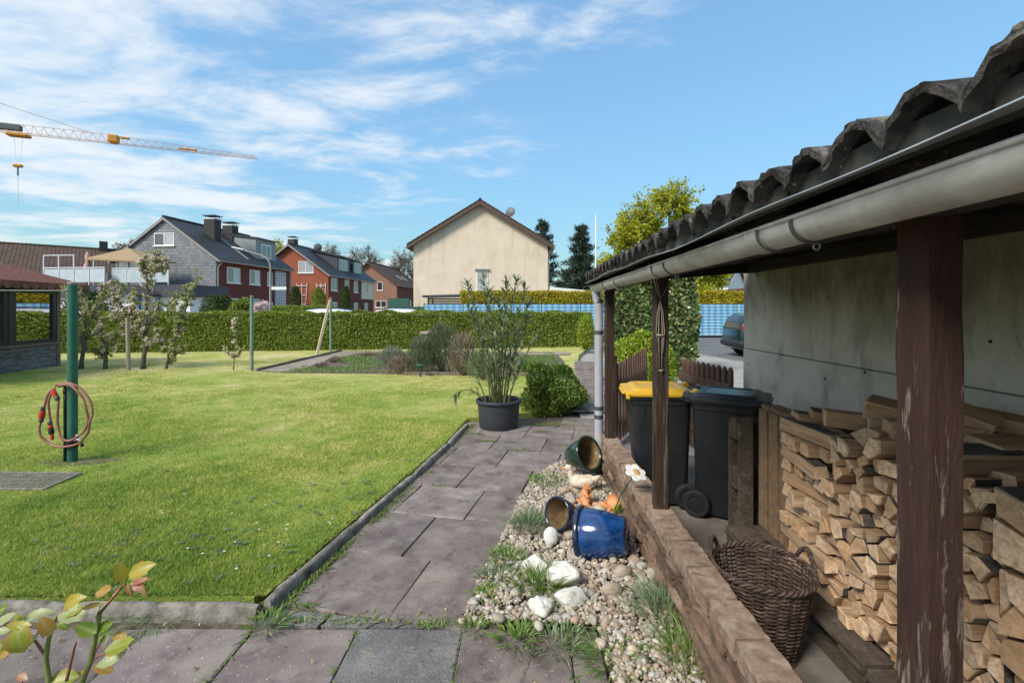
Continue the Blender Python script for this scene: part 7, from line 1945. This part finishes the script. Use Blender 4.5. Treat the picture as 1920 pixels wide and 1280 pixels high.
for a in ((226,1072,40,100,'y'),(265,1066,48,20,'y'),(258,1076,40,12,'l'),(260,1089,42,15,'r',.35),(260,1100,38,-15,'r',.4),(243,1109,30,-70,'r',.4),(269,1109,20,-70,'r',.35),(219,1110,28,220,'r'),(193,1108,40,200,'o'),(132,1129,52,30,'y'),(130,1145,48,15,'l'),(138,1154,50,-4,'p'),(118,1170,28,-40,'g'),(170,1136,34,190,'o',.3),(187,1144,34,70,'p',.7),(161,1179,38,150,'g',.65),(198,1173,36,20,'g'),(197,1190,32,25,'g'),(195,1205,30,-110,'p',.4),(226,1192,30,0,'o',.5),(226,1210,48,20,'l',.6),(214,1226,50,30,'p',.5),(211,1236,46,18,'p',.4),(195,1252,36,-30,'o',.5),(9,1140,34,30,'g'),(11,1160,38,25,'p'),(72,1151,46,8,'p',.45),(30,1164,40,25,'l'),(37,1172,38,-8,'y',.4),(35,1201,46,-70,'l',.85),(14,1200,42,240,'g',.6),(57,1203,40,40,'p',.5),(86,1173,38,120,'o',.6),(10,1222,36,220,'o',.5),(118,1273,48,5,'l',.7),(147,1267,38,30,'o',.4),(42,1269,24,-10,'r',.5),(4,1182,30,0,'p',.5),(0,1210,30,20,'g')): rleaf(*a)

# ------------------------------------------------------------------ leaf litter and cracks
P, D = [], []
for i in range(700):
    k = random.random()
    if k < .45: y = U(2.45, 6.2); x = float(np.interp(y, [2.4, 3.35, 4.3, 5.3, 6.2], [-1.27, -1.115, -.945, -.78, -.67])) + abs(random.gauss(0, .05)); z = .004
    elif k < .62: x, y, z = U(-1.2, .3), U(2.28, 2.42), .004
    elif k < .80: x, y, z = U(-.2, .72), U(1.6, 4.5), .05
    elif k < .88: x, y, z = U(-3.0, .3), U(1.8, 2.35), .006
    else: x, y, z = U(.0, .9), U(6.1, 6.6), .01
    P.append((x, y, z)); D.append((random.gauss(0, 1), random.gauss(0, 1), U(0, .35)))
n = len(P); M['litter'] = leafmat('dead_leaf', [(0, (.12,.075,.04)), (.5, (.26,.17,.09)), (1, (.42,.32,.18))], .8, .1, .1)
o = leaves('leaf_litter', np.array(P), np.array(D), .012 + .02 * RS.rand(n), .010, M['litter'], nrm=np.tile([0, 0, 1.], (n, 1)) + .4 * rdir(n)); tag(o, 'dead leaves and crumbs along the kerb and paving joints', 'leaf litter')
def crack(pts, w_):  # flat dark strip on the slab, painting the shaded depth of a crack
    pts = [Vector((p[0], p[1], .0095)) for p in pts]; q = []
    for a, b_ in zip(pts[:-1], pts[1:]):
        for k in range(5): q.append(a.lerp(b_, k / 5) + Vector((U(-.006,.006), U(-.006,.006), 0)))
    q.append(pts[-1]); vs = []
    for i, p in enumerate(q): h = w_ * U(.4, 1.) * (1 if 0 < i < len(q) - 1 else .2); vs += [p - Vector((h, h * .4, 0)), p + Vector((h, h * .4, 0))]
    g = G(); g.add(vs, [(i*2, i*2 + 1, i*2 + 3, i*2 + 2) for i in range(len(q) - 1)]); g.build('crack', M['soil'], path)
crack([tuple(GP(1004, 1192)), tuple(GP(998, 1225)), tuple(GP(985, 1255)), tuple(GP(975, 1290))], .003)
crack([tuple(GP(765, 956)), tuple(GP(800, 944)), tuple(GP(850, 938)), tuple(GP(885, 932))], .004)
crack([tuple(GP(1040, 1215)), tuple(GP(1062, 1250)), tuple(GP(1080, 1290))], .0015)
